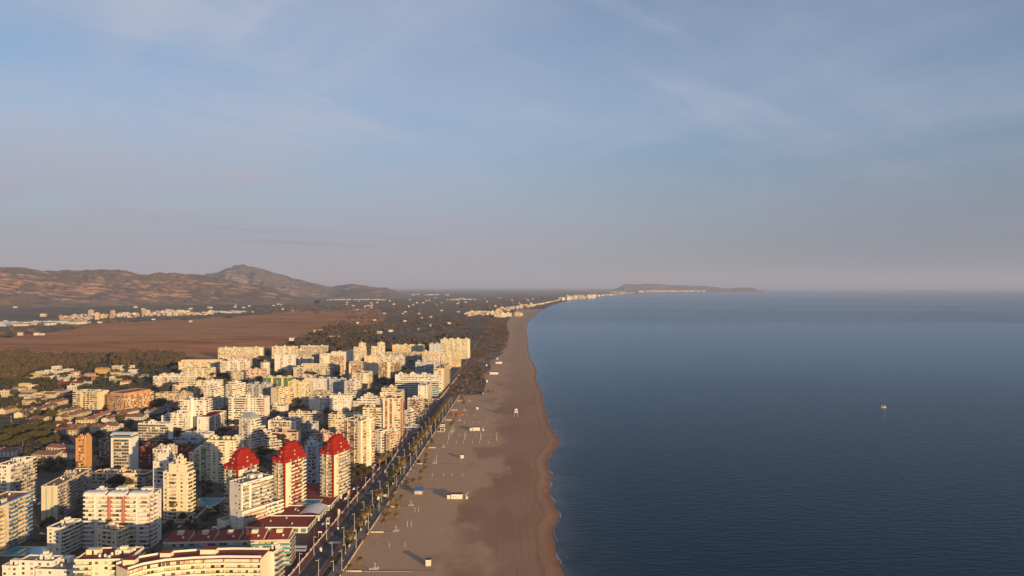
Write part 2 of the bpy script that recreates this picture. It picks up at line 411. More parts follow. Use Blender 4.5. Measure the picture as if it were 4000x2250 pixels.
LOG = []
def solve(reg, xl, xc, xr, yt, n, yb=None, th=2.0, z0=0.0, fl=None, WL=None, WR=None):
    t = math.radians(th)
    pxc, pyt = px(reg, xc, yt)
    F = fl or 2.65
    if yb is not None:
        Y = (CAMZ - z0) * FPX / (px(reg, xc, yb)[1] - HY)
        h = CAMZ - z0 - (pyt - HY) * Y / FPX
        F = h / n
    else:
        h = n * F
        Y = (CAMZ - z0 - h) * FPX / (pyt - HY)
    X = shell(pxc, Y)
    ka = (px(reg, xr, 0)[0] - 2000) / FPX if xr is not None else None
    kl = (px(reg, xl, 0)[0] - 2000) / FPX if xl is not None else None
    if WR is None:
        WR = (ka * Y - X) / (math.sin(t) - ka * math.cos(t)) if ka is not None else 14
    if WL is None: WL = (X - kl * Y) / (math.cos(t) + kl * math.sin(t))
    return X, Y, WL, WR, h, F, t
def building(name, label, cat, reg, xl, xc, xr, yt, n, yb=None, th=2.0, f='B', r='s', wall='white', acc='white', roof='gravel', z0=0.0,
             WL=None, WR=None, pent=2, tiers=(), vols=(), win='mix', P=.8, fl=None, big=False, D=.95, parapet=.8, l='', done=True, top=True):
    X, Y, WL, WR, h, F, t = solve(reg, xl, xc, xr, yt, n, yb, th, z0, fl, WL, WR)
    if WR < 7 or WR > 90 or WL < 4 or WL > 120 or F < 2.0 or F > 3.8: LOG.append((label[:30], round(X), round(Y), 'WL%.0f WR%.0f F%.2f' % (WL, WR, F)))
    WR = min(max(WR, 8), 80); WL = min(max(WL, 5), 120)
    bx, by = -math.cos(t), math.sin(t)            # from corner towards the left end
    ax, ay = math.sin(t), math.cos(t)
    ox, oy = X + bx * WL + ax * WR / 2 - bx * WL / 2, Y + by * WL + ay * WR / 2 - by * WL / 2
    B = Bld(name, label, cat, (ox, oy, z0), -t, wall, acc, roof, win)
    B.ext = (-WL/2, WL/2, -WR/2, WR/2); B.fl = F; B.h = n * F; B.n = n
    def loc(u, v): return (ox - bx * u + ax * v, oy - by * u + ay * v)
    B.loc = loc
    reserve([loc(-WL/2, -WR/2), loc(WL/2, -WR/2), loc(WL/2, WR/2), loc(-WL/2, WR/2)])
    B.volume(B.ext, 0, n, F, f, r, l, D=D, P=P, parapet=parapet, roof=top)
    zt = n * F; e = B.ext
    for (dn, i0, i1, i2, i3, ff, rr) in tiers:     # set-back storeys: insets left, right, front, back as fractions
        w = e[1] - e[0]; d = e[3] - e[2]
        e = (e[0] + w*i0, e[1] - w*i1, e[2] + d*i2, e[3] - d*i3)
        B.volume(e, zt + .16, dn, F, ff, rr, P=.4, D=.8)
        zt += dn * F + .16
    for (u0, u1, v0, v1, nn, ff, rr) in vols:       # wings in fractions of the main footprint, may stick out of it
        w = WL; d = WR
        ee = (-w/2 + w*u0, -w/2 + w*u1, -d/2 + d*v0, -d/2 + d*v1)
        B.volume(ee, 0, nn, F, ff, rr, P=P)
        reserve([loc(ee[0], ee[2]), loc(ee[1], ee[2]), loc(ee[1], ee[3]), loc(ee[0], ee[3])])
        B.pent(ee, nn * F, 1)
    if pent: B.pent(e, zt, pent, big)
    B.zt = zt; B.top = e
    if done: B.done()
    return B

T_, K_, H_ = 'apartment_tower', 'apartment_block', 'hotel'
def ap(*a, **k): return building(a[0], a[1], {'apartment_tower': 'apartment tower', 'apartment_block': 'apartment block', 'hotel': 'hotel', 'pavilion': 'pavilion'}[a[0]], *a[2:], **k)

# --- front rows
ap(K_, 'long white slab with tan balconies at the left edge, behind the blue-trimmed block', '1', -40, 100, 372, 315, 12, th=5, f='Bw', r='GGGG', wall='white', acc='tan', roof='slate', pent=3)
# blue-trimmed block
B = Bld(K_, 'yellow apartment block with blue balcony undersides and blue roof trim at the left edge', 'apartment block', (-325, 436, 0), 0, 'cream', 'blue', 'clay', 'pale')
e = (-8, 8, -35, 28); B.volume(e, 0, 11, 2.65, 's', 'BwABABwABA'.replace('w', 's'), P=1.2); B.pent(e, 11*2.65, 4)
m = MB(); m.box(7.7, 8.9, -35.2, 28.2, 11*2.65 + .2, 11*2.65 + .9); m.obj('roof_trim', wm('blue'), B.root); B.done(); reserve([(-334, 400), (-316, 400), (-316, 465), (-334, 465)])
ap(K_, 'long beige slab with dense rows of balconies in shade, right of the blue-trimmed block', '1', 425, 590, 940, 530, 10, yb=870, th=-6, f='wrwrw', r='GGGGGG', wall='beige', acc='palegreen', roof='clay', pent=4, big=True)
ap(T_, 'narrow bright orange tower with a column of balconies', '1', 778, 885, 942, 40, 12, th=3, f='wBw', r='w', wall='orange', acc='orange', roof='clay', pent=2)
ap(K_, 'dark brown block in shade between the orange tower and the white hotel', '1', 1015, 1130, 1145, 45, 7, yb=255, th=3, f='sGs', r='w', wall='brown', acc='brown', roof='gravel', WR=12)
B = ap(H_, 'white hotel tower with a curved metal roof and nine rows of window bays', '1', 1142, 1345, 1425, 40, 12, yb=440, th=2, f='SGGGS'.replace('S', 'w'), r='ww', wall='white', acc='white', roof='grey', pent=0, win='dark', done=False, P=.5)
m = MB(); e = B.ext; zt = B.zt + .9; N_ = 8
m.box(e[0] + .4, e[1] - .4, e[2] + .4, e[3] - 1, B.zt + .16, B.zt + 2.4, 1)
for i in range(N_):
    a0 = i / N_; a1_ = (i + 1) / N_
    f_ = lambda a: (e[2] - .5 + (e[3] - e[2]) * a, B.zt + 2.45 + 2.6 * math.sin(math.pi * (.15 + a * .75)))
    (ya, za), (yb_, zb_) = f_(a0), f_(a1_)
    m.quad((e[0] - .5, ya, za), (e[1] + .5, ya, za), (e[1] + .5, yb_, zb_), (e[0] - .5, yb_, zb_), 0)
    m.quad((e[1] + .2, ya, B.zt + 2.4), (e[1] + .2, yb_, B.zt + 2.4), (e[1] + .2, yb_, zb_), (e[1] + .2, ya, za), 0)
    m.quad((e[0] - .2, ya, B.zt + 2.4), (e[0] - .2, yb_, B.zt + 2.4), (e[0] - .2, yb_, zb_), (e[0] - .2, ya, za), 0)
m.obj('curved_roof', [mat('pale_roof_sheet', (.55, .56, .57), .4), G_BLUE], B.root); B.done()
B = ap(K_, 'long low cream block with a dark red roof, below the white hotel tower', '1', 945, 1500, 1570, 400, 4, yb=545, th=2, f='GGwGGGwGG', r='GG', wall='cream', acc='beige', roof='darkred', pent=3)
ap(T_, 'white tower with stepped top, rear one of the pair of stepped towers', '1', 1575, 1750, 1830, 290, 11, yb=760, th=14, f='sBws', r='Bw', wall='white', acc='white', roof='gravel', tiers=((2, .25, .15, .1, .1, 'ws', 'b'), (1, .3, .25, .25, .2, 's', 's')), pent=1)
ap(T_, 'sunlit ivory tower with stepped top beside four tall palms, front one of the stepped pair', '1', 1680, 1925, 2005, 400, 12, yb=880, th=12, f='sBwsw', r='Bb', wall='ivory', acc='white', roof='clay', tiers=((2, .2, .06, .1, .05, 'wsw', 'B'), (1, .3, .3, .25, .2, 's', 's')), pent=1, P=1.1)
# the wide white and terracotta tower with rounded roof hoods
B = ap(T_, 'wide white tower with two terracotta stripes and rounded roof hoods', '1', 865, 1535, None, 625, 12, yb=1160, th=1, f='BwBrxrBrxrBwB', r='rBs', wall='white', acc='terracotta', roof='gravel', WR=15, pent=3, big=True, done=False, P=1.0, win='pale', parapet=.3)
e = B.ext; w_ = e[1] - e[0]
for (u0, u1) in ((0, .30), (.37, .62), (.69, 1.0)):
    m = MB(); xa = e[0] + w_*u0; xb = e[0] + w_*u1
    for i in range(6):
        t0, t1 = i / 6 * math.pi / 2, (i + 1) / 6 * math.pi / 2
        y0_, z0_, y1_, z1_ = e[2] - 1 + 2.6*(1 - math.cos(t0)), B.zt - .2 + 2.2*math.sin(t0), e[2] - 1 + 2.6*(1 - math.cos(t1)), B.zt - .2 + 2.2*math.sin(t1)
        m.quad((xa, y0_, z0_), (xb, y0_, z0_), (xb, y1_, z1_), (xa, y1_, z1_))
        m.quad((xb, y0_, B.zt - .2), (xb, y1_, B.zt - .2), (xb, y1_, z1_), (xb, y0_, z0_)); m.quad((xa, y0_, B.zt - .2), (xa, y1_, B.zt - .2), (xa, y1_, z1_), (xa, y0_, z0_))
    m.box(xa, xb, e[2] + 1.62, e[2] + 5, B.zt + .2, B.zt + 2.0); m.obj('roof_hood', B.wall, B.root)
B.done()
ap(K_, 'small four-storey cream block standing in front of the terracotta-striped tower', '1', 998, 1195, 1322, 1000, 6, th=20, f='sBs', r='Bsb', wall='cream', acc='terracotta', roof='clay', pent=1, big=True)
ap(K_, 'white block with projecting balconies and a dark flat roof beside the swimming pool', '1', 485, 625, 835, 965, 7, yb=1245, th=8, f='ss', r='BBB', wall='white', acc='white', roof='slate', pent=1, big=True, P=1.4)
ap(K_, 'sunlit cream block with a red-brown roof terrace, left of the curved block', '1', 765, 1320, None, 1285, 11, th=-3, f='BSBB'.replace('BB', 'B'), r='B', wall='ivory', acc='beige', roof='redbrown', WR=16, pent=2, big=True, P=1.0, win='pale')
ap(K_, 'low white building with brown roof terraces in the bottom left corner', '1', 195, 540, 590, 1310, 5, th=4, f='sSs', r='s', wall='white', acc='white', roof='gravel', pent=1, vols=((-.45, -.01, -.15, .8, 4, 'Ss', ''),))
ap(K_, 'low white building with a gravel roof at the bottom edge, left of the cream block', '1', 365, 745, 765, 1400, 4, th=4, f='ssS', r='s', wall='white', acc='white', roof='gravel', WR=18, pent=1)
B = ap(K_, 'white block end with deep red roof and side balconies, right of the curved block', '2', 1172, 1235, 1322, 1215, 10, th=8, f='w', r='GG', wall='white', acc='white', roof='red', pent=1, P=1.6)
B = ap(K_, 'long red-roofed block with teal balconies, behind the curved block', '2', 100, 1400, None, 1085, 6, yb=1340, th=-4, f='GAGAGAGAGAGAGAGA'.replace('G', 'A'), r='GG', wall='beige', acc='teal', roof='redbrown', WR=13, pent=0, done=False, P=.6, win='pale')
e = B.ext; w_ = e[1] - e[0]
for i in range(5):
    m = MB(); xa = e[0] + w_*i/5 + .8; xb = e[0] + w_*(i+1)/5 - 1.2; z = B.zt
    m.quad((xa, e[2] + .3, z + .5), (xb, e[2] + .3, z + .5), (xb, e[3] - .5, z + 3.4), (xa, e[3] - .5, z + 3.4), 0)
    m.quad((xb, e[2] + .3, z + .2), (xb, e[3] - .5, z + .2), (xb, e[3] - .5, z + 3.4), (xb, e[2] + .3, z + .5), 1)
    m.quad((xa, e[3] - .5, z + .2), (xb, e[3] - .5, z + .2), (xb, e[3] - .5, z + 3.4), (xa, e[3] - .5, z + 3.4), 1)
    m.quad((xa, e[2] + .3, z + .2), (xa, e[3] - .5, z + .2), (xa, e[3] - .5, z + 3.4), (xa, e[2] + .3, z + .5), 1)
    m.obj('sloping_roof', [wm('redbrown'), wm('cream')], B.root)
    m = MB(); m.box(xa + 4, xa + 7.5, e[3] - 5.5, e[3] - 3, z + 2, z + 4.2, 0); m.obj('chimney', wm('cream'), B.root)
    m = MB(); q_ = Vector((xa + 9, e[2] + 4, z + 2.0)); m.tube(q_, q_ + Vector((0, -.25, .12)), .7, .65, 10); m.obj('satellite_dish', METAL, B.root)
B.done()

# curved block at the bottom edge
arc = [(505, 2230), (560, 2212), (645, 2197), (760, 2188), (875, 2184), (1016, 2185)]
hC = 28.6; nC = 11; FLc = hC / nC
pts = [gp(x, y, hC) for x, y in arc]
P2 = []
for i in range(len(pts) - 1):
    for q in range(3):
        t = q / 3; P2.append((pts[i][0]*(1-t) + pts[i+1][0]*t, pts[i][1]*(1-t) + pts[i+1][1]*t))
P2.append(pts[-1]); orgc = (sum(p[0] for p in P2)/len(P2), sum(p[1] for p in P2)/len(P2) + 6)
P2 = [(x - orgc[0], y - orgc[1]) for x, y in P2]
nrm = []
for i in range(len(P2)):
    a = P2[max(0, i-1)]; b = P2[min(len(P2)-1, i+1)]; d = Vector((b[0]-a[0], b[1]-a[1])).normalized(); nrm.append((-d.y, d.x))
def strip(mb, d0, d1, z0, z1, m=0, i0=0, i1=None):
    i1 = len(P2) - 1 if i1 is None else i1
    for i in range(i0, i1):
        A = [(P2[k][0] + nrm[k][0]*d, P2[k][1] + nrm[k][1]*d) for k, d in ((i, d0), (i+1, d0), (i+1, d1), (i, d1))]
        mb.prism(A, z0, z1, m)
arcb = tag(empty('apartment_block', (orgc[0], orgc[1], 0)), 'long curved cream block with continuous balconies along the bottom edge', 'apartment block')
reserve([(-195, 335), (-120, 345), (-120, 372), (-195, 365)])
DC = 12.5
m = MB(); strip(m, 1.5, DC, 0, hC - .1); m.obj('wall', wm('ivory'), arcb)
m = MB(); strip(m, .1, DC + .2, hC - .05, hC + .2); m.obj('roof', wm('redbrown'), arcb)
m = MB(); strip(m, 1.3, 1.7, hC + .21, hC + 1.3); strip(m, DC - .2, DC + .1, hC + .21, hC + 1.2)
m.obj('parapet', wm('white'), arcb)
for j in range(nC - 1, 0, -1):
    z = j * FLc
    for i in range(0, len(P2) - 1, 3):
        m = MB(); strip(m, 0, 1.5, z - .22, z, 0, i, i+3); strip(m, 0, .12, z + .001, z + .85, 0, i, i+3)
        m.obj('balcony', [wm('ivory'), RAIL], arcb)
        for ii in range(i, i + 3):
            a = Vector(P2[ii]) + Vector(nrm[ii])*1.45; b = Vector(P2[ii+1]) + Vector(nrm[ii+1])*1.45
            nw = max(2, int((b - a).length / 1.7)); m = MB()
            for q in range(nw):
                if random.random() < .12: continue
                A = a.lerp(b, (q + .08)/nw); B_ = a.lerp(b, (q + .92)/nw); Dn = Vector(nrm[ii]) * .1
                m.prism([tuple(A), tuple(B_), tuple(B_ + Dn), tuple(A + Dn)], z + .1, z + FLc - .4, wpick('pale'))
            if m.v: m.obj('window', WMATS, arcb)
            if ii % 3 == 2 or random.random() < .25:
                m = MB(); A = Vector(P2[ii+1]); Dn = Vector(nrm[ii+1]); Tn = Vector((Dn.y, -Dn.x)) * .12
                m.prism([tuple(A - Tn + Dn*.1), tuple(A + Tn + Dn*.1), tuple(A + Tn + Dn*1.45), tuple(A - Tn + Dn*1.45)], z + .01, z + FLc - .23); m.obj('balcony_divider', wm('cream'), arcb)
for k_, hh, ww in ((2, 2.9, 1.9), (6, 2.7, 1.7), (10, 3.0, 2.6)):
    a = Vector(P2[k_]) + Vector(nrm[k_]) * 7.5; m = MB()
    m.box(a.x - ww*1.5, a.x + ww*1.5, a.y - 2, a.y + 2, hC + .2, hC + hh); m.box(a.x - ww*1.5 - .2, a.x + ww*1.5 + .2, a.y - 2.2, a.y + 2.2, hC + hh, hC + hh + .2, 1)
    m.obj('stair_tower', [wm('ivory'), wm('redbrown')], arcb)

# white stepped hotel with lettering
B = ap(H_, 'white stepped building with large lettering on its roof edge, in front of the red-topped towers', '2', 790, 915, 1335, 800, 5, yb=988, th=33, f='ws', r='AAAABBB', wall='white', acc='salmon', roof='gravel', pent=0, done=False, win='pale')
e = B.ext; Fx = B.fl; w_, d_ = e[1] - e[0], e[3] - e[2]
up = (e[0] - 3, e[1] - 3.2, e[2] + 1.5, e[2] + d_*.80)
B.volume(up, 0, 12, Fx*1.03, 'ws', 'GwGGG', P=1.0); B.pent(up, 12*Fx*1.03, 2)
B.volume((e[0] - 9, e[0] - 1, e[2] - 4, e[2] + 6), 0, 1, 4.5, 'w', 'w')
for v in (.52, .70):
    m = MB(); yq = e[2] + d_*v; zq = 5*Fx + .2
    m.v += [(e[1] - 3.2, yq, zq), (e[1], yq, zq), (e[1] - 3.2, yq, zq + 3), (e[1] - 3.2, yq + .3, zq), (e[1], yq + .3, zq), (e[1] - 3.2, yq + .3, zq + 3)]
    m.f += [(0, 1, 2), (3, 5, 4), (0, 3, 4, 1), (1, 4, 5, 2), (2, 5, 3, 0)]; m.m += [0]*5; m.obj('fin_wall', wm('red'), B.root)
fc = bpy.data.curves.new('sign_lettering', 'FONT'); fc.body = 'DON XIMO'; fc.size = 1.9; fc.extrude = .08; fc.space_character = 1.25
ft = bpy.data.objects.new('sign_lettering', fc); C.objects.link(ft)
dg = bpy.context.evaluated_depsgraph_get(); me = bpy.data.meshes.new_from_object(ft.evaluated_get(dg)); bpy.data.objects.remove(ft)
me.materials.clear(); me.materials.append(mat('dark_letters', (.05, .05, .06), .5))
ft = bpy.data.objects.new('sign_lettering', me); C.objects.link(ft); ft.parent = B.root
ft.location = (up[1] + 1.12, up[2] + d_*.10, 12*Fx*1.03 - .62); ft.rotation_euler = (math.radians(90), 0, math.radians(90))
m = MB(); m.box(up[1] + .14, up[1] + 1.06, up[2] + .4, up[3] - .2, 12*Fx*1.03 - .9, 12*Fx*1.03 + 1.15); m.obj('sign_band', wm('white'), B.root)
B.done()

# red-topped towers
def red_tower(label, reg, xl, xc, xr, yt, yb, z0, th=22, side='wwsGGG'):
    B = building('apartment_tower', label, 'apartment tower', reg, xl, xc, xr, yt, 12, yb=yb, th=th, f='Gr', r=side, wall='ivory', acc='red', roof='redbrown', z0=z0, pent=0, done=False, win='pale', top=False, P=1.1)
    e = B.ext; z = B.h; RED = wm('red')
    m = MB()
    for a, b in ((0, 0), (1, 0), (0, 1), (1, 1), (.5, 0), (1, .5)):       # stilts under the tower
        x = e[0] + (e[1] - e[0] - 1) * a; y = e[2] + (e[3] - e[2] - 1) * b; m = MB(); m.box(x, x + 1, y, y + 1, -z0, .05); m.obj('pillar', B.wall, B.root)
    def oc(x0, x1, y0, y1, c): return [(x0+c, y0), (x1-c, y0), (x1, y0+c), (x1, y1-c), (x1-c, y1), (x0+c, y1), (x0, y1-c), (x0, y0+c)]
    w = e[1] - e[0]; d = e[3] - e[2]
    q = [(-.9, -.9, -.9, -.9, 2.9, .6), (w*.07, w*.0, d*.07, d*.0, 2.7, 1.6), (w*.13, w*.05, d*.12, d*.04, 2.6, 2.2), (w*.22, w*.16, d*.22, d*.14, 2.3, 2.0), (w*.36, w*.22, d*.30, d*.24, 1.7, .8)]
    for i, (a, b, c, dd, hh, ch) in enumerate(q):
        m = MB(); ex = (e[0] + a, e[1] - b, e[2] + c, e[3] - dd)
        m.prism(oc(*ex, ch), z, z + hh, 0, 1)
        P = oc(*ex, ch)
        for k in range(8):                                          # thin upstand round each terrace
            p0, p1 = Vector(P[k]), Vector(P[(k+1) % 8]); dn = (p1 - p0).normalized(); inn = Vector((-dn.y, dn.x)) * .2
            m.prism([tuple(p0), tuple(p1), tuple(p1 + inn), tuple(p0 + inn)], z + hh + .001, z + hh + .8, 0)
        m.obj('roof_tier', [RED, wm('redbrown')], B.root)
        for k, u in enumerate((.25, .6) if i == 0 else (.45,)):
            if i >= 3: break
            xw = ex[0] + (ex[1] - ex[0]) * u; m = MB(); m.box(xw - .55, xw + .55, ex[2] - .06, ex[2] + .1, z + .8, z + 1.9, 0); m.box(xw - .45, xw + .45, ex[2] - .09, ex[2], z + .9, z + 1.8, 1); m.obj('window', [SH_W, SH_B if random.random() < .5 else G_DARK], B.root)
            yw = ex[2] + (ex[3] - ex[2]) * u; m = MB(); m.box(ex[1] - .1, ex[1] + .06, yw - .55, yw + .55, z + .8, z + 1.9, 0); m.box(ex[1], ex[1] + .09, yw - .45, yw + .45, z + .9, z + 1.8, 1); m.obj('window', [SH_W, SH_B], B.root)
        z += hh
    m = MB(); x = e[0] + w*.55; y = e[2] + d*.55
    m.tube((x, y, z), (x, y, z + 3.5), .06, .05, 5); m.obj('antenna', METAL, B.root)
    B.done(); return B
red_tower('leftmost of the three red-topped towers, mostly in shade behind the lettered hotel', '2', 735, 865, 1072, 362, 868, 0)
red_tower('middle one of the three red-topped towers, with a red stripe and red side balconies', '2', 1232, 1350, 1560, 292, 750, 4, 22, 'wwsAAB')
red_tower('rightmost of the three red-topped towers, nearest the seafront road', '2', 1722, 1850, 2015, 205, 640, 4)

# single-storey pavilions with red roofs along the frontage
def pavilion(label, x0, x1, y0, y1, h=4.0):
    cx, cy = (x0+x1)/2, (y0+y1)/2; r = tag(empty('pavilion', (cx, cy, 0)), label, 'pavilion'); w, d = (x1-x0)/2, (y1-y0)/2
    reserve([(x0, y0), (x1, y0), (x1, y1), (x0, y1)])
    m = MB(); m.box(-w, w, -d, d, 0, h - .3); m.obj('wall', wm('white'), r)
    m = MB(); m.box(-w - .5, w + .5, -d - .5, d + .5, h - .3, h); m.obj('roof', wm('redbrown'), r)
    m = MB(); m.box(-w - .6, w + .6, -d - .75, -d - .5, h - .35, h + .35); m.box(w + .5, w + .75, -d - .75, d + .6, h - .35, h + .35); m.obj('parapet', wm('white'), r)
    k = int(2*d / 4)
    for i in range(k):
        y = -d + 2*d*(i + .5)/k; m = MB(); m.box(w, w + .05, y - 1.3, y + 1.3, .3, h - .9, 0); m.obj('window', G_MID, r)
    k = int(2*w / 5)
    for i in range(k):
        x = -w + 2*w*(i + .5)/k; m = MB(); m.box(x - 1.7, x + 1.7, -d - .05, -d, .5, h - .9, 0); m.obj('window', G_BLUE, r)
    for i in range(4):
        x, y = random.uniform(-w + 2, w - 2), random.uniform(-d + 2, d - 2); m = MB(); m.box(x, x + .9, y, y + .7, h, h + .8); m.tube((x + .45, y + .35, h + .8), (x + .45, y + .35, h + 1.2), .25, .25, 6); m.obj('roof_vent', METAL, r)
    return r
pavilion('low red-roofed pavilion nearest the camera beside the seafront road', -178, -137, 471, 492)
pv = pavilion('low red-roofed pavilion with a silver canopy, in the middle of the frontage row', -178, -135.5, 495, 515)
m = MB()
for i in range(6):
    for j in range(4):
        f_ = lambda a, b: (6.5 + 14.5*a + 1.5*b, -9 + 18*b, 4.6 + 1.7*math.sin(math.pi*a)*(.6 + .4*b) + .6*b)
        m.quad(f_(i/6, j/4), f_((i+1)/6, j/4), f_((i+1)/6, (j+1)/4), f_(i/6, (j+1)/4))
m.obj('canopy', mat('silver_canopy', (.45, .46, .50), .45), pv)
pavilion('long red terrace podium carrying two red-topped towers and a rectangular pool', -196, -134, 518, 576)
# pools
def pool(label, x0, x1, y0, y1, z=0.0, rz=0.0):
    r = tag(empty('swimming_pool', ((x0+x1)/2, (y0+y1)/2, z), rz), label, 'swimming pool'); w, d = (x1-x0)/2, (y1-y0)/2
    reserve([(x0-3, y0-3), (x1+3, y0-3), (x1+3, y1+3), (x0-3, y1+3)])
    m = MB()
    for a, b, c, e_ in ((-w - .8, w + .8, -d - .8, -d), (-w - .8, w + .8, d, d + .8), (-w - .8, -w, -d, d), (w, w + .8, -d, d)): m.box(a, b, c, e_, 0, .3)
    m.obj('pool_edge', mat('pool_stone', (.5, .47, .43), .7), r)
    m = MB(); m.box(-w, w, -d, d, .02, .2); m.obj('pool_water', mat('pool_water', (.06, .30, .42), .08, spec=.6, noise_amt=.3, nscale=.4), r)
    return r
pool('rectangular pale blue pool set in the red terrace below the towers', -158.5, -143.5, 521, 531, 4.02)
x0, y0 = g('2', 540, 700); pool('turquoise swimming pool in the dark garden behind the stepped ivory tower', x0 - 9, x0 + 9, y0 - 7, y0 + 12)
x0, y0 = g('1', 290, 1190); pool('blue swimming pool in shade between the blue-trimmed block and the white block', x0 - 12, x0 + 12, y0 - 8, y0 + 6)

# --- middle rows
ap(T_, 'grey-white tower with a slab fin, between two red-topped towers', '2', 1555, 1640, 1735, 118, 12, yb=530, th=20, f='wb', r='bwb', wall='bluegrey', acc='white', roof='gravel', pent=1, big=True, vols=((-.35, -.02, .55, .95, 13, 'w', 'w'),))
ap(T_, 'tall white tower with rows of pointed red-brown balconies beside the seafront road', '5', 640, 815, 962, 915, 16, yb=1400, th=28, f='TTw', r='wTswT', wall='ivory', acc='salmon', roof='gravel', pent=3, big=True, P=1.5)
ap(T_, 'tall cream tower with two broad terracotta stripes and side balconies', '5', 1043, 1215, 1260, 682, 16, yb=1095, th=4, f='wRwRwB', r='AA', wall='ivory', acc='terracotta', roof='clay', pent=1, vols=((-1.25, -.02, .1, .9, 12, 'BwBRbB', ''),))
ap(K_, 'cream seven-storey block with square balconies left of the striped tower', '5', 482, 850, None, 850, 7, yb=1015, th=3, f='BsBsBsB', r='w', wall='cream', acc='cream', roof='gravel', WR=14, pent=2, big=True)
ap(K_, 'white block with a dark red roof and small paired windows beside the pointed-balcony tower', '5', 960, 1022, 1085, 1020, 8, yb=1238, th=30, f='S', r='BB', wall='white', acc='white', roof='redbrown', pent=0, P=1.4)
ap(K_, 'narrow peach block with a red roof on the seafront road', '5', 1085, 1112, 1142, 1050, 7, th=30, f='s', r='B', wall='tan', acc='tan', roof='redbrown', pent=0)
ap(K_, 'white block with pinkish balconies below the striped tower', '5', 1100, 1165, 1215, 1010, 7, yb=1165, th=24, f='sB', r='AA', wall='white', acc='pink', roof='gravel', pent=1)
ap(K_, 'small white six-storey block with curved balconies right of the striped tower', '5', 1258, 1320, 1366, 812, 6, yb=968, th=22, f='sB', r='BB', wall='white', acc='white', roof='gravel', pent=1, P=1.4)
ap(T_, 'small tower banded with dark red balconies by the seafront', '5', 1295, 1385, 1428, 682, 8, yb=872, th=18, f='wAA', r='AA', wall='white', acc='redbrown', roof='redbrown', pent=1, P=1.3)
ap(K_, 'white block with long balconies behind the dark red banded tower', '5', 1370, 1440, 1466, 668, 7, th=12, f='B', r='BB', wall='ivory', acc='white', roof='gravel', pent=1)
ap(K_, 'cream terraced block with a stepped top behind the striped tower', '5', 1012, 1215, 1262, 622, 6, th=4, f='BBBB', r='B', wall='ivory', acc='cream', roof='gravel', pent=1, tiers=((2, .05, .35, .1, .1, 'BB', 'b'),))
ap(H_, 'long white seafront hotel slab with four roof towers', '5', 1168, 1640, 1652, 438, 10, yb=620, th=2, f='wBBBBB', r='w', wall='white', acc='white', roof='gravel', WR=15, pent=4, big=True)
ap(H_, 'glass-fronted long low hotel wing in front of the white seafront hotel', '5', 1166, 1607, None, 512, 6, yb=648, th=2, f='ggggg', r='g', wall='white', acc='white', roof='grey', WR=14, pent=0, win='dark')
ap(T_, 'white tower with a sunlit yellow balcony side in front of the glass hotel', '5', 1405, 1497, 1545, 548, 9, yb=722, th=3, f='sws', r='AA', wall='white', acc='cream', roof='gravel', pent=1)  # cream on the right side paints in the yellow sunlight there
ap(K_, 'long cream slab with brown balcony rows facing the sea', '5', 1572, 1665, 1760, 372, 11, yb=590, th=2, f='Bw', r='PAPAPAPA'.replace('P', 'B'), wall='cream', acc='tan', roof='clay', pent=4, P=1.3)
ap(T_, 'pale blue-shaded white tower group behind the white seafront hotel', '5', 1378, 1560, None, 305, 12, th=2, f='wBBwBxB', r='w', wall='bluegrey', acc='white', roof='gravel', WR=14, pent=3)  # bluegrey wall: blue shade put into the colour of white towers
ap(T_, 'tan and white striped tower left of the cream balconied slab', '5', 1448, 1622, None, 200, 13, th=2, f='RbRbRbR', r='w', wall='white', acc='tan', roof='clay', WR=14, pent=2)
ap(T_, 'tan striped tower in front of the tallest far white slab', '5', 1645, 1838, 1852, 205, 12, yb=352, th=1, f='BRBRBR', r='B', wall='cream', acc='tan', roof='clay', WR=16, pent=2)
ap(T_, 'far white slab with four roof boxes, the last high-rise before the dunes', '5', 1637, 1935, None, 70, 17, yb=268, th=1, f='BxBxBxBw', r='w', wall='ivory', acc='cream', roof='gravel', WR=16, pent=4, big=True)
ap(T_, 'blue-grey tower in shade left of the far white slab', '5', 1520, 1632, None, 118, 14, th=1, f='wxwxw', r='w', wall='bluegrey', acc='bluegrey', roof='gravel', WR=14, pent=2)  # wall colour carries the bluish shade this tower stands in
ap(T_, 'yellow and white block with four roof boxes in the back row', '5', 1140, 1460, None, 130, 11, th=1, f='RBRBRBR', r='w', wall='ivory', acc='yellow', roof='clay', WR=15, pent=4, big=True)
ap(T_, 'left one of two slim white towers with stepped tops in the back row', '5', 740, 858, None, 150, 13, th=1, f='bxbxb', r='s', wall='ivory', acc='cream', roof='gravel', WR=14, pent=1, tiers=((3, .45, .05, .1, .1, 'bxb', 'w'),))
ap(T_, 'right one of two slim white towers with stepped tops in the back row', '5', 922, 1053, None, 145, 13, th=1, f='bxbxb', r='s', wall='ivory', acc='cream', roof='gravel', WR=14, pent=1, tiers=((3, .48, .02, .1, .1, 'bxb', 'w'),))
ap(K_, 'small stepped white block left of the twin slim towers', '5', 680, 738, None, 180, 9, th=1, f='bsb', r='s', wall='ivory', acc='cream', roof='gravel', WR=12, pent=1)
ap(K_, 'small stepped white block between the twin slim towers', '5', 866, 920, None, 188, 9, th=1, f='bsb', r='s', wall='ivory', acc='cream', roof='gravel', WR=12, pent=1)
ap(K_, 'long low brownish-white block in front of the yellow and white block', '5', 1072, 1450, None, 205, 7, th=1, f='GGGGGG', r='w', wall='beige', acc='white', roof='clay', WR=16, pent=2)
ap(K_, 'white block of nine bays in the back, right of centre of the town', '5', 980, 1265, None, 242, 8, th=1, f='BxBxBxBx', r='B', wall='white', acc='white', roof='gravel', WR=16, pent=3)
ap(H_, 'white hotel with a grid of arched bays in the back row', '5', 508, 775, None, 200, 8, th=1, f='SSSSSS', r='S', wall='white', acc='white', roof='grey', WR=16, pent=2, win='dark')
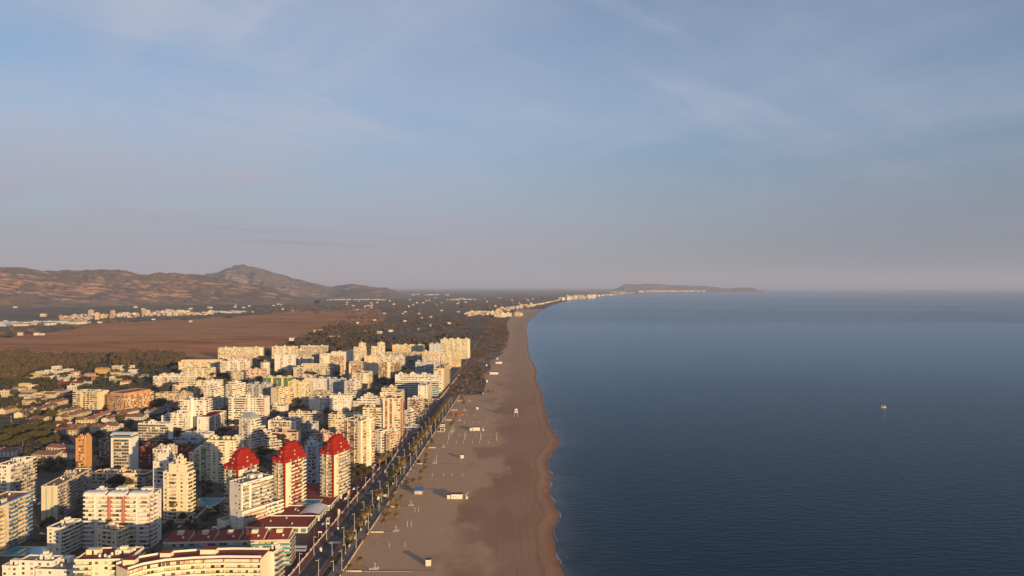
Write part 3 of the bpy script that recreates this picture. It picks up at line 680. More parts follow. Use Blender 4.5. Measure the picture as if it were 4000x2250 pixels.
ap(K_, 'white block with blue-shaded balconies left of the arched hotel', '5', 390, 505, None, 222, 9, th=1, f='BBw', r='w', wall='white', acc='white', roof='gravel', WR=14, pent=1)
ap(T_, 'white tower with a plain sunlit face and rust-coloured balconies on its right', '5', 430, 640, None, 238, 13, yb=425, th=2, f='wwwwRAAA', r='w', wall='ivory', acc='salmon', roof='gravel', WR=14, pent=2)
ap(T_, 'tall tan tower beside the tower with brown striped balconies', '5', 852, 975, None, 245, 13, th=2, f='wRwsw', r='w', wall='cream', acc='tan', roof='gravel', WR=15, pent=1)
ap(T_, 'small cream tower with a dark brown top and wrapped balconies', '5', 693, 826, None, 322, 12, th=2, f='wAA', r='AA', wall='cream', acc='brown', roof='redbrown', WR=14, pent=1, tiers=((1, .0, .0, .1, .1, 'R', 'R'),))
ap(T_, 'broad tower with dark brown and white balcony columns', '5', 997, 1213, None, 302, 12, th=2, f='AaRwwAaR', r='AA', wall='ivory', acc='brown', roof='redbrown', WR=16, pent=2)
ap(T_, 'white and grey tower with a dark red roof terrace in mid town', '5', 725, 880, 937, 420, 9, yb=592, th=8, f='BBww', r='BB', wall='ivory', acc='white', roof='red', pent=1)
ap(K_, 'wide beige block crowned with orange roof pavilions', '5', 122, 514, None, 362, 6, yb=462, th=2, f='sGsGsGsG', r='G', wall='beige', acc='beige', roof='terracotta', WR=18, pent=0, tiers=((1, .08, .05, .15, .15, 'RbRbRbRbRb', 'R'), (1, .12, .1, .2, .2, 'RxRxRxR', 'R')))
ap(K_, 'rust and white block right of the block with orange roof pavilions', '5', 515, 602, None, 325, 8, th=2, f='AAA', r='A', wall='white', acc='salmon', roof='terracotta', WR=16, pent=1)
ap(K_, 'low white slab behind the orange roof pavilions', '5', 172, 308, None, 260, 7, th=2, f='sBsB', r='w', wall='white', acc='white', roof='gravel', WR=14, pent=1)
ap(T_, 'white slab with blind vertical bays in the back left of the high-rises', '4', 1522, 1760, None, 118, 13, th=2, f='wxwbwxwbw', r='w', wall='white', acc='white', roof='gravel', WR=14, pent=2)
ap(K_, 'white balconied slab in the last row, left of the stepped terraces', '4', 1486, 1792, None, 18, 10, th=1, f='BwBwBwB', r='B', wall='ivory', acc='white', roof='gravel', WR=14, pent=3)
ap(K_, 'white slab with stepped terraces in the last row, centre of the town', '5', 190, 465, None, 140, 10, th=1, f='GGGGG', r='G', wall='ivory', acc='white', roof='gravel', WR=15, pent=2, vols=((-.25, .45, -.5, -.02, 7, 'GGG', 'G'),))
ap(K_, 'largest far-left white slab with continuous balconies next to the marsh', '4', 810, 1365, None, 30, 9, th=-6, f='BBBBBBw', r='B', wall='ivory', acc='white', roof='gravel', WR=16, pent=4, P=1.2)
ap(K_, 'long orange-topped block with yellow arches next to the woodland', '4', 312, 802, None, 205, 7, th=-4, f='sbsbRbsbRbsb', r='w', wall='cream', acc='tan', roof='terracotta', WR=16, pent=0, tiers=((1, .05, -.1, .2, .2, 'RRRRR', 'R'),))
ap(K_, 'pinkish block with an orange roof edge behind the white cubes', '4', 925, 1220, None, 140, 8, th=-3, f='sRGsRG', r='s', wall='pink', acc='salmon', roof='terracotta', WR=16, pent=2)
ap(K_, 'white cubic block with blue shade left of the round tower', '4', 836, 1172, None, 205, 9, yb=372, th=2, f='BwBwB', r='w', wall='white', acc='white', roof='gravel', WR=16, pent=2, tiers=((1, .3, .1, .1, .1, 'bwb', 'w'),))
ap(K_, 'pale block with a green side wall and green roof', '4', 965, 1155, None, 340, 7, yb=462, th=8, f='RsBB', r='B', wall='cream', acc='green', roof='green', WR=16, pent=2)
ap(K_, 'pinkish-beige block with recessed balconies beside the round tower', '4', 1157, 1390, None, 305, 8, yb=472, th=2, f='bwbwbwb', r='b', wall='pink', acc='beige', roof='clay', WR=15, pent=3)
ap(K_, 'cream block with three green-fronted roof towers', '4', 1378, 1735, None, 405, 8, th=2, f='RxRxR', r='R', wall='cream', acc='green', roof='gravel', WR=14, pent=3, big=True)
ap(K_, 'long white stepped slab at the left edge of the high-rises', '4', -8, 470, None, 395, 7, yb=532, th=3, f='GBGBGBGB', r='G', wall='white', acc='white', roof='gravel', WR=16, pent=4, tiers=((1, .15, .05, .1, .1, 'BBBB', 'B'),))
ap(K_, 'white block with many balconies below the orange-topped block', '4', 356, 702, 782, 292, 7, th=10, f='BwBwBwB', r='Bb', wall='ivory', acc='white', roof='gravel', pent=3)
ap(K_, 'cream terraced block with salmon balconies in the left middle of the town', '4', 236, 610, None, 505, 6, yb=645, th=2, f='AwAwAwA', r='A', wall='cream', acc='salmon', roof='clay', WR=16, pent=2, tiers=((2, .2, .0, .1, .1, 'BBB', 'B'),))
ap(K_, 'tan block with long balconies joined to the orange curved building', '4', 20, 480, None, 610, 6, yb=752, th=2, f='GGGwGGG', r='G', wall='tan', acc='tan', roof='clay', WR=16, pent=2)
ap(K_, 'long orange brick-coloured building bending round its garden', '3', 1345, 1560, 1935, 640, 8, yb=842, th=24, f='AAA', r='AAAAAAA', wall='salmon', acc='orange', roof='clay', pent=0, tiers=((1, .1, .1, .05, .05, 'RR', 'RRRRR'),))
ap(K_, 'cream free-standing block above the terraced houses', '3', 916, 1250, 1370, 588, 8, yb=805, th=12, f='BxwBxBxw', r='w', wall='cream', acc='cream', roof='gravel', pent=2, big=True, win='dark')
ap(H_, 'white hotel with a grid of wide grey windows and a small red roof', '3', 1735, 2110, 2178, 992, 7, yb=1225, th=3, f='GGGGGG', r='w', wall='white', acc='white', roof='redbrown', pent=1, big=True, win='dark', P=.5)
ap(K_, 'white slab with a sloping dark red roof and a plain end wall', '4', 545, 705, 912, 905, 7, yb=1100, th=3, f='sws', r='GwGwG', wall='white', acc='white', roof='red', pent=0)
ap(T_, 'white tower group with a round stair shaft', '4', 335, 655, None, 695, 12, yb=1065, th=4, f='BwcwBw', r='B', wall='white', acc='white', roof='gravel', WR=15, pent=2)
ap(T_, 'white terraced slab climbing in steps, left centre of the town', '4', 630, 738, 885, 545, 11, th=16, f='sB', r='BBB', wall='white', acc='white', roof='gravel', pent=2, tiers=((1, .1, .1, .1, .1, 'b', 'BB'),))
ap(T_, 'white slab with stepped roof terraces behind the terraced slab', '4', 905, 975, 1160, 500, 11, th=26, f='sB', r='BBBB', wall='white', acc='white', roof='gravel', pent=2, tiers=((1, .1, .1, .1, .3, 'b', 'BB'),))
ap(T_, 'white tower with brown-framed balconies and a bare side wall in mid town', '4', 940, 1395, None, 665, 12, yb=1010, th=4, f='bwBBRwSBR', r='w', wall='white', acc='pink', roof='salmon', WR=15, pent=3, win='dark')
ap(K_, 'grey-white apartment block right of the brown-framed tower', '4', 1168, 1412, 1500, 498, 10, yb=735, th=12, f='GwGwG', r='BB', wall='bluegrey', acc='white', roof='gravel', pent=2)
ap(T_, 'pale yellow tower with zigzag green-shadowed balconies', '4', 1475, 1575, 1702, 548, 10, yb=785, th=24, f='ws', r='TTT', wall='cream', acc='cream', roof='gravel', pent=1, big=True, P=1.4)
ap(T_, 'yellow tower with a golden roof edge in mid town', '5', 66, 290, None, 510, 12, yb=752, th=3, f='RBwbRSwB', r='B', wall='cream', acc='yellow', roof='yellow', WR=15, pent=2, big=True)
ap(K_, 'white slab with a sawtooth roof line right of the yellow tower', '5', 236, 487, 545, 478, 8, th=14, f='wswsws', r='Bw', wall='white', acc='white', roof='gravel', pent=3)
ap(K_, 'blue-shaded white block with stacked bays right of the sawtooth slab', '5', 490, 640, None, 485, 8, th=3, f='BxBw', r='B', wall='bluegrey', acc='white', roof='gravel', WR=15, pent=2)  # white block, its blue shading painted as the bluegrey wall
ap(K_, 'white block with wrapped balconies, front of the blue-shaded block', '5', 646, 742, 822, 512, 8, yb=668, th=22, f='wB', r='BB', wall='white', acc='white', roof='gravel', pent=2, P=1.2)
ap(K_, 'left wing of the angled white block with rows of square windows', '5', 280, 388, 492, 685, 6, yb=802, th=40, f='SS', r='SSS', wall='white', acc='white', roof='redbrown', pent=1)
ap(K_, 'right wing of the angled white block with rows of square windows', '5', 492, 704, None, 650, 6, yb=802, th=2, f='SSSS', r='S', wall='white', acc='white', roof='redbrown', WR=13, pent=1)
ap(K_, 'low white pyramid-shaped terraced block in shade', '5', 732, 985, 1042, 720, 4, th=8, f='BGBG', r='BB', wall='white', acc='white', roof='grey', pent=1, tiers=((1, .12, .08, .2, .1, 'BB', 'b'), (1, .15, .1, .2, .1, 'B', 'b'), (1, .2, .3, .1, .1, 'b', 'b')))
ap(K_, 'low pinkish block with a red roof and wrap-around balconies', '5', 72, 395, 425, 832, 5, yb=942, th=3, f='ABABA', r='A', wall='cream', acc='pink', roof='redbrown', pent=2, P=1.2)
ap(K_, 'white block with dark bands and a dark red roof above the pink block', '4', 1440, 1790, 1878, 955, 7, yb=1195, th=5, f='wGGGw', r='G', wall='white', acc='white', roof='darkred', pent=2, big=True)
ap(K_, 'low pink block with brown balconies and a dark red roof in shade', '4', 1448, 1795, None, 1102, 4, yb=1252, th=4, f='GwGwwG', r='w', wall='pink', acc='pink', roof='darkred', WR=13, pent=1)
B = ap(T_, 'white tower with a grey glazed crown and terraces stepping down to the right', '4', 1075, 1222, 1345, 945, 12, yb=1355, th=24, f='sGs', r='BBB', wall='white', acc='white', roof='grey', pent=0, P=1.0, done=False, vols=((.15, 1.25, .9, 1.2, 9, 'B', 'B'), (.2, 1.5, 1.2, 1.5, 7, 'B', 'B'), (.2, 1.7, 1.5, 1.8, 5, 'B', 'B'), (.2, 1.9, 1.8, 2.1, 3, 'B', 'B')))
e = B.ext; m = MB(); w_, d_ = e[1]-e[0], e[3]-e[2]; z = B.zt
m.prism([(e[0]+1, e[2]+1), (e[1]-1, e[2]+1), (e[1]-1, e[3]-1), (e[0]+1, e[3]-1)], z + .16, z + 3.2, 0)
a_, b_, c_, dd_ = (e[0]+1, e[2]+1, z+3.2), (e[1]-1, e[2]+1, z+3.2), (e[1]-1, e[3]-1, z+3.2), (e[0]+1, e[3]-1, z+3.2)
p1_, p2_, p3_, p4_ = (e[0]+w_*.3, e[2]+d_*.3, z+6.5), (e[1]-w_*.3, e[2]+d_*.3, z+6.5), (e[1]-w_*.3, e[3]-d_*.3, z+6.5), (e[0]+w_*.3, e[3]-d_*.3, z+6.5)
for q in ((a_, b_, p2_, p1_), (b_, c_, p3_, p2_), (c_, dd_, p4_, p3_), (dd_, a_, p1_, p4_), (p1_, p2_, p3_, p4_)): m.quad(*q, 0)
m.obj('glazed_crown', [mat('crown_glass', (.25, .29, .30), .3, spec=.6)], B.root)
for u in (.15, .42, .70):
    m = MB(); m.box(e[0]+w_*u, e[0]+w_*(u+.2), e[2]+.85, e[2]+1.0, z+.8, z+2.6); m.obj('crown_window', SH_W, B.root)
B.done()
B = ap(T_, 'tall ivory tower with green-trimmed balcony columns and green roof lids', '2', 545, 838, None, 65, 15, yb=490, th=3, f='bwswBwwbw', r='B', wall='ivory', acc='palegreen', roof='green', WR=15, pent=3, big=True, vols=((-.72, -.30, .3, .95, 10, 'bwA', ''), (-.30, -.005, .15, .95, 13, 'wAw', '')))
ap(K_, 'grey-cream block behind the pair of stepped towers', '1', 1572, 1742, None, 150, 9, th=2, f='sGs', r='s', wall='beige', acc='beige', roof='gravel', WR=14, pent=2)
ap(K_, 'low dark red-brown block right of the white hotel tower', '1', 1430, 1562, None, 135, 7, th=2, f='sRs', r='w', wall='redbrown', acc='redbrown', roof='clay', WR=14, pent=1)
ap(K_, 'low brick-red complex with roof pavilions behind the ivory green-trimmed tower', '1', 1745, 1905, None, 165, 5, th=2, f='RsR', r='w', wall='redbrown', acc='redbrown', roof='clay', WR=16, pent=2)
# smaller blocks filling the quarter between the towers
for (lab, reg, xl, xc, yt, n, w, ro, f) in (
    ('low white block under the sloping red-roofed slab', '4', 340, 690, 1120, 2, 'white', 'grey', 'ssss'),
    ('low grey building with a wide flat purple-grey roof behind the ivory green-trimmed tower', '4', 180, 560, 1200, 1, 'bluegrey', 'slate', 'sss'),
    ('low red-roofed house in front of the grey-white towers, left of the pointed-balcony tower', '5', 320, 455, 1040, 3, 'pink', 'redbrown', 'sGs'),
    ('low dark-roofed block beside the red-roofed house near the pointed-balcony tower', '5', 465, 640, 1060, 2, 'pink', 'darkred', 'ss'),
    ('white mid-rise in blue shade left of the low red-roofed house', '5', 225, 342, 940, 5, 'bluegrey', 'slate', 'BB'),  # blue shade on white walls painted as bluegrey
    ('low white shop row beside the white block with curved balconies', '5', 1255, 1400, 975, 1, 'white', 'gravel', 'gg'),
    ('low building with shaded terraces in front of the yellow-sided tower', '5', 1425, 1545, 720, 1, 'beige', 'gravel', 'gg'),
    ('low white block with roof terrace below the grey-white apartment block', '4', 1405, 1650, 765, 3, 'white', 'gravel', 'sGs'),
    ('beige block in shade behind the low pink block', '5', 295, 480, 610, 3, 'beige', 'redbrown', 'GG'),
    ('white five-storey block left of the long white stepped slab end', '3', 2030, 2175, 890, 5, 'white', 'gravel', 'sB'),
    ('white stepped block above the white hotel with grey windows', '4', 212, 388, 860, 8, 'white', 'gravel', 'BwB'),
    ('white courtyard roof hall above the cream terraced block', '4', 640, 830, 445, 3, 'white', 'redbrown', 'ss'),
    ('beige block in shade in front of the arched hotel', '5', 780, 980, 205, 7, 'salmon', 'clay', 'sGs'),
    ('long shaded block behind the broad brown and white tower', '5', 1265, 1440, 232, 5, 'beige', 'clay', 'GG'),
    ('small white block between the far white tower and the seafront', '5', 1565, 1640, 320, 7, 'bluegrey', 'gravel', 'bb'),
    ('ivory block behind the tan striped tower', '5', 1640, 1740, 205, 12, 'ivory', 'gravel', 'BB')):
    ap(K_, lab, reg, xl, xc, None, yt, n, th=2, f=f, r='s', wall=w, acc=w, roof=ro, WR=14, pent=1)
# round white tower
X, Y = g('4', 1402, 372); r = tag(empty('apartment_tower', (X, Y, 0)), 'round white tower standing alone in the back of the town', 'apartment tower')
h = CAMZ - (px('4', 0, 205)[1] - HY) * Y / FPX; R_ = 9.0; reserve([(X-9, Y-9), (X+9, Y-9), (X+9, Y+9), (X-9, Y+9)])
ci = lambda R, k=20: [(R*math.cos(2*math.pi*i/k), R*math.sin(2*math.pi*i/k)) for i in range(k)]
m = MB(); m.prism(ci(R_ - 1), 0, h); m.obj('wall', wm('white'), r)
m = MB(); m.prism(ci(R_ - .5), h, h + .8); m.prism(ci(3), h + .8, h + 4); m.obj('roof', wm('gravel'), r)
for j in range(10):
    m = MB(); m.prism(ci(R_), j*h/10 + .01, j*h/10 + 1.0); m.obj('balcony', wm('white'), r)
    m = MB(); P = ci(R_ - .95)
    for i in range(0, 20, 2): m.prism([P[i], P[i+1], (P[i+1][0]*.98, P[i+1][1]*.98), (P[i][0]*.98, P[i][1]*.98)], j*h/10 + 1.1, (j+1)*h/10 - .2)
    m.obj('window', G_MID, r)

# ------------------------------------------------------------------ villas and terraces
VW = ['white', 'ivory', 'white', 'cream', 'white']; VR = ['terracotta', 'clay', 'redbrown', 'clay', 'gravel']
def villa(label, x, y, w, d, h, wall, roof, rz, gable=True, cat='villa', name='villa', chim=True):
    r = tag(empty(name, (x, y, 0), rz), label, cat); a, b = w/2, d/2; fl = 2.8
    ca, sa = math.cos(rz), math.sin(rz)
    reserve([(x + u*ca - v*sa, y + u*sa + v*ca) for u, v in ((-a-1, -b-1), (a+1, -b-1), (a+1, b+1), (-a-1, b+1))])
    m = MB(); m.box(-a, a, -b, b, 0, h)
    if gable:
        rh = min(d, 9) * .22
        for sx in (-a, a):
            i = len(m.v); m.v += [(sx, -b, h), (sx, b, h), (sx, 0, h + rh)]; m.f.append((i, i+1, i+2)); m.m.append(0)
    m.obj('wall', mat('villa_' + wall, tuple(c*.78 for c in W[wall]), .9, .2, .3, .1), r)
    m = MB()
    if gable:
        for sy in (-1, 1):
            p = [(-a - .4, sy*(b + .5), h - .12), (a + .4, sy*(b + .5), h - .12), (a + .4, 0, h + rh + .1), (-a - .4, 0, h + rh + .1)]
            m.quad(*(p if sy < 0 else p[::-1])); m.quad(*[(q[0], q[1], q[2] - .15) for q in (p[::-1] if sy < 0 else p)])
        rf = m.obj('roof', wm(roof), r)
    else:
        m.box(-a + .2, a - .2, -b + .2, b - .2, h, h + .1); rf = m.obj('roof', wm(roof), r)
        m = MB()
        for q in ((-a - .05, a + .05, -b - .05, -b + .2), (-a - .05, a + .05, b - .2, b + .05), (-a - .05, -a + .2, -b + .2, b - .2), (a - .2, a + .05, -b + .2, b - .2)): m.box(*q, h - .2, h + .6)
        m.obj('parapet', wm(wall), r)
    if chim:
        m = MB(); cx = random.uniform(-a*.6, a*.6); m.box(cx - .4, cx + .4, .6, 1.4, h, h + 2.4); m.obj('chimney', wm('white'), rf)
    nf = max(1, int(h / fl)); k = max(2, int(w / 3))
    for j in range(nf):
        for q in range(k):
            cx = -a + w*(q + .5)/k; m = MB(); m.box(cx - .6, cx + .6, -b - .05, -b + .1, j*fl + .8, j*fl + 2.2, random.choice([0, 0, 1, 4])); m.obj('window', WMATS, r)
        cy = 0; m = MB(); m.box(a - .1, a + .05, cy - .8, cy + .8, j*fl + .8, j*fl + 2.2, random.choice([0, 1])); m.obj('window', WMATS, r)
    return r
VL = [  # region 3: x, y(base), width m, storeys, wall, roof, gable, label
 (695, 315, 14, 3, 'white', 'gravel', 0, 'tall white villa at the top of the villa quarter below the woodland'), (600, 345, 13, 2, 'white', 'gravel', 0, 'white flat-roofed villa left of the tall white villa'),
 (700, 358, 16, 2, 'white', 'clay', 0, 'wide white villa just below the tall white villa'), (500, 365, 15, 2, 'white', 'gravel', 0, 'white flat villa right of the yellow villa'),
 (435, 390, 14, 2, 'yellow', 'clay', 0, 'yellow flat-roofed villa at the upper left of the villa quarter'), (362, 410, 13, 1, 'white', 'clay', 1, 'small white villa left of the yellow villa'),
 (590, 400, 15, 1, 'white', 'clay', 1, 'low white villa with a clay roof below the white flat villas'), (680, 425, 14, 2, 'white', 'gravel', 0, 'white cube villa near the green-netted garden'),
 (790, 430, 14, 2, 'white', 'clay', 1, 'white villa with a clay roof above the green-netted garden'), (842, 352, 13, 3, 'white', 'gravel', 0, 'white three-storey villa right of the wide white villa'),
 (925, 362, 13, 2, 'ivory', 'redbrown', 1, 'ivory villa with a red-brown roof near the top of the villas'), (908, 402, 13, 2, 'ivory', 'gravel', 0, 'rounded ivory villa below the ivory villa with a red-brown roof'),
 (860, 455, 15, 1, 'white', 'gravel', 0, 'flat white villa left of the green-netted garden'), (768, 485, 12, 1, 'redbrown', 'redbrown', 1, 'dark red villa in shade in the middle of the villas'),
 (1030, 400, 13, 1, 'white', 'clay', 1, 'low white villa left of the pink-roofed villa'), (1108, 398, 13, 2, 'pink', 'salmon', 1, 'pink-roofed villa above the small orange house'),
 (1265, 345, 19, 3, 'yellow', 'orange', 1, 'large yellow and orange villa under the trees'), (1182, 440, 9, 3, 'orange', 'orange', 0, 'small orange cube house among trees'),
 (1470, 310, 18, 3, 'white', 'gravel', 0, 'left one of two tall white houses with stepped roofs near the wood'), (1588, 305, 18, 3, 'ivory', 'gravel', 0, 'right one of two tall white houses with stepped roofs near the wood'),
 (1445, 368, 16, 2, 'cream', 'clay', 1, 'cream house below the two tall white houses'), (1378, 395, 20, 1, 'yellow', 'clay', 1, 'long sand-yellow terrace with sloping roofs'),
 (1545, 362, 18, 1, 'white', 'gravel', 1, 'long low white house in shade below the tall white houses'), (1662, 342, 15, 2, 'white', 'gravel', 0, 'white house right of the tall white houses'),
 (1660, 382, 15, 1, 'bluegrey', 'gravel', 0, 'flat pale house in shade near the avenue'), (1782, 392, 15, 1, 'bluegrey', 'gravel', 1, 'last pale house beside the avenue of trees'),
 (958, 510, 18, 2, 'white', 'redbrown', 1, 'white villa with a wide red-brown roof above the cream free-standing block'), (1062, 500, 13, 2, 'bluegrey', 'clay', 0, 'pale blue-shaded villa right of the wide red-brown roof'),  # second villa: bluegrey wall paints in its blue shade
 (1398, 455, 6, 3, 'white', 'gravel', 0, 'narrow white stair house above the orange curved building'), (1452, 462, 12, 2, 'palegreen', 'gravel', 0, 'pale green and white villa above the orange curved building'),
 (1562, 492, 13, 2, 'ivory', 'terracotta', 1, 'ivory villa with an orange-red roof near the orange curved building'), (888, 575, 10, 3, 'white', 'gravel', 0, 'white cube house left of the cream free-standing block'),
 (288, 530, 13, 2, 'yellow', 'yellow', 1, 'bright yellow villa at the left'), (375, 545, 14, 2, 'ivory', 'gravel', 0, 'ivory villa right of the bright yellow villa'),
 (222, 578, 16, 2, 'white', 'gravel', 1, 'white villa with a barrel roof below the bright yellow villa'), (50, 640, 13, 3, 'cream', 'clay', 0, 'cream villa at the left edge of the photo'),
 (332, 618, 16, 2, 'pink', 'salmon', 1, 'pink house with a salmon roof left of centre of the villas'), (318, 655, 17, 2, 'white', 'clay', 1, 'white and pink house below the salmon roof'),
 (545, 640, 17, 2, 'yellow', 'clay', 0, 'yellowish villa with a white terrace left of the round-roofed house'), (620, 652, 15, 2, 'white', 'clay', 1, 'white villa on the bend of the villa street'),
 (378, 700, 16, 2, 'white', 'gravel', 0, 'white house above the long cream terraces'), (480, 668, 16, 1, 'bluegrey', 'clay', 1, 'pale low house above the long cream terraces'),
 (740, 612, 16, 2, 'bluegrey', 'clay', 1, 'shaded house with a clay roof in the villa quarter'), (800, 642, 17, 1, 'redbrown', 'clay', 1, 'low red-brown house in shade beside the white cube house'),
 (745, 1040, 15, 2, 'white', 'redbrown', 1, 'white villa with a dark red roof beside the umbrella pines'), (1055, 985, 18, 2, 'cream', 'clay', 1, 'cream villa with a wide brown roof, upper of two'),
 (1050, 1050, 26, 1, 'tan', 'clay', 1, 'tan villa with a wide brown hipped roof, lower of two'), (935, 1075, 14, 2, 'cream', 'clay', 1, 'cream villa left of the wide brown roof'),
 (800, 1125, 19, 2, 'beige', 'clay', 1, 'beige villa with a brown roof between the pines and the orange tower'), (1225, 1085, 15, 2, 'white', 'clay', 1, 'white villa with arches right of the brown roofs'),
 (1390, 1065, 16, 2, 'white', 'clay', 1, 'white villa left of the white hotel with grey windows'), (310, 1035, 14, 1, 'bluegrey', 'gravel', 0, 'flat white pavilion among the umbrella pines'),
 (465, 940, 18, 1, 'cream', 'clay', 1, 'cream pavilion beside the left street'), (1680, 948, 20, 2, 'white', 'clay', 1, 'white arched terrace behind the white hotel with grey windows'),
 (60, 1390, 16, 2, 'white', 'clay', 1, 'white villa at the left edge above the long white slab'), (710, 1385, 18, 3, 'white', 'clay', 1, 'white villa in shade left of the orange tower'),
 (560, 1440, 22, 2, 'beige', 'clay', 1, 'long beige villa in shade left of the orange tower'), (870, 1420, 20, 2, 'white', 'redbrown', 1, 'white house with a dark red roof just left of the orange tower')]
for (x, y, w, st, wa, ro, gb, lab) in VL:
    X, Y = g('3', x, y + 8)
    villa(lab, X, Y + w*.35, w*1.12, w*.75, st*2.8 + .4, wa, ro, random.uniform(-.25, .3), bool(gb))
# terraced rows: (x0,y0)-(x1,y1) bases in region 3, number of houses
TR = [((20, 858), (240, 800), 5, 'cream', 'clay', 'cream terraced house in the row at the left edge'), ((225, 905), (430, 835), 5, 'ivory', 'clay', 'ivory terraced house in the row beside the left street'),
      ((440, 850), (640, 790), 5, 'ivory', 'clay', 'ivory terraced house right of the street pines'), ((300, 740), (560, 700), 6, 'cream', 'clay', 'cream terraced house in the row under the villas'), ((600, 770), (820, 720), 5, 'cream', 'clay', 'cream terraced house at the end of the long row'),
      ((735, 880), (1000, 830), 7, 'cream', 'clay', 'cream stepped terraced house above the umbrella pines'), ((740, 960), (1110, 860), 8, 'cream', 'clay', 'cream terraced house in the front stepped row'),
      ((1075, 985), (1350, 880), 6, 'white', 'terracotta', 'white terraced house with orange-red roof before the orange building'), ((1320, 980), (1560, 900), 6, 'white', 'clay', 'white terraced house with a clay roof, middle row'),
      ((1500, 900), (1720, 850), 6, 'white', 'clay', 'white terraced house with a clay roof, upper row'), ((1850, 880), (2120, 810), 7, 'bluegrey', 'clay', 'pale terraced house below the tan block'), ((2080, 800), (2330, 760), 6, 'bluegrey', 'clay', 'pale terraced house at the foot of the tan block')]
for (a, b, n, wa, ro, lab) in TR:
    A = g('3', a[0], a[1] + 6); Bp = g('3', b[0], b[1] + 6)
    for i in range(n):
        t = (i + .5) / n; X = A[0]*(1-t) + Bp[0]*t; Y = A[1]*(1-t) + Bp[1]*t
        wd = math.hypot(Bp[0]-A[0], Bp[1]-A[1]) / n; rz = math.atan2(Bp[1]-A[1], Bp[0]-A[0])
        place = ['first', 'second', 'third', 'fourth', 'fifth', 'sixth', 'seventh', 'eighth'][i]
        v = villa(lab + ', ' + place + ' from the left', X, Y, wd - .25, 9 + random.uniform(-.6, .6), 5.6 + random.uniform(-.3, .5), wa, ro, rz, True, 'terraced house', 'terraced_house', i % 2 == 0)
        v['group'] = lab

# ------------------------------------------------------------------ ground, coast and sea
def sheet(name, poly, z, m, kind='structure'):
    bm = bmesh.new(); vs = [bm.verts.new((x, y, z)) for x, y in poly]; bm.faces.new(vs)
    bmesh.ops.triangulate(bm, faces=bm.faces[:]); bmesh.ops.recalc_face_normals(bm, faces=bm.faces[:])
    if bm.faces[:] and sum(f.normal.z for f in bm.faces) < 0: bmesh.ops.reverse_faces(bm, faces=bm.faces[:])
    me = bpy.data.meshes.new(name); bm.to_mesh(me); bm.free(); me.materials.append(m)
    o = bpy.data.objects.new(name, me); C.objects.link(o); o['kind'] = kind; return o
class NT:
    def __init__(s, name, rough=.9):
        s.m = bpy.data.materials.new(name); s.m.use_nodes = True; s.t = s.m.node_tree; s.b = s.t.nodes['Principled BSDF']
        s.b.inputs['Roughness'].default_value = rough; s.b.inputs['Specular IOR Level'].default_value = .15
        s.geo = s.t.nodes.new('ShaderNodeNewGeometry')
    def map(s, sc=(1, 1, 1), rot=0, loc=(0, 0, 0)):
        n = s.t.nodes.new('ShaderNodeMapping'); s.t.links.new(s.geo.outputs['Position'], n.inputs[0])
        n.inputs['Scale'].default_value = sc; n.inputs['Rotation'].default_value = (0, 0, rot); n.inputs['Location'].default_value = loc; return n.outputs[0]
    def noise(s, scale, det=4, rough=.6, vec=None, lo=0.0, hi=1.0, dist=0):
        n = s.t.nodes.new('ShaderNodeTexNoise'); s.t.links.new(vec or s.geo.outputs['Position'], n.inputs['Vector'])
        n.inputs['Scale'].default_value = scale; n.inputs['Detail'].default_value = det; n.inputs['Roughness'].default_value = rough; n.inputs['Distortion'].default_value = dist
        return s.rng(n.outputs[0], lo, hi) if (lo, hi) != (0.0, 1.0) else n.outputs[0]
    def rng(s, v, lo, hi, a=0.0, b=1.0):
        n = s.t.nodes.new('ShaderNodeMapRange'); n.interpolation_type = 'SMOOTHSTEP'; s.t.links.new(v, n.inputs[0])
        n.inputs[1].default_value = lo; n.inputs[2].default_value = hi; n.inputs[3].default_value = a; n.inputs[4].default_value = b; return n.outputs[0]
    def vor(s, scale, vec=None):
        n = s.t.nodes.new('ShaderNodeTexVoronoi'); s.t.links.new(vec or s.geo.outputs['Position'], n.inputs['Vector']); n.inputs['Scale'].default_value = scale
        q = s.t.nodes.new('ShaderNodeSeparateColor'); s.t.links.new(n.outputs['Color'], q.inputs[0]); return q.outputs[0], n.outputs['Distance']
    def mix(s, f, a, b):
        n = s.t.nodes.new('ShaderNodeMix'); n.data_type = 'RGBA'
        if isinstance(f, (int, float)): n.inputs['Factor'].default_value = f
        else: s.t.links.new(f, n.inputs['Factor'])
        for k, v in (('A', a), ('B', b)):
            if isinstance(v, tuple): n.inputs[k].default_value = (*v, 1)
            else: s.t.links.new(v, n.inputs[k])
        return n.outputs['Result']
    def math(s, op, a, b):
        n = s.t.nodes.new('ShaderNodeMath'); n.operation = op
        for i, v in enumerate((a, b)):
            if isinstance(v, (int, float)): n.inputs[i].default_value = v
            else: s.t.links.new(v, n.inputs[i])
        return n.outputs[0]
    def ramp(s, f, cols):
        n = s.t.nodes.new('ShaderNodeValToRGB'); s.t.links.new(f, n.inputs[0]); e = n.color_ramp.elements; n.color_ramp.interpolation = 'LINEAR'
        while len(e) < len(cols): e.new(.5)
        for i, (p, c) in enumerate(cols): e[i].position = p; e[i].color = (*c, 1)
        return n.outputs[0]
    def bump(s, h, dist):
        n = s.t.nodes.new('ShaderNodeBump'); n.inputs['Strength'].default_value = 1
        if isinstance(dist, (int, float)): n.inputs['Distance'].default_value = dist
        else: s.t.links.new(dist, n.inputs['Distance'])
        s.t.links.new(h, n.inputs['Height']); s.t.links.new(n.outputs[0], s.b.inputs['Normal'])
    def base(s, c): s.t.links.new(c, s.b.inputs['Base Color']); return s.m

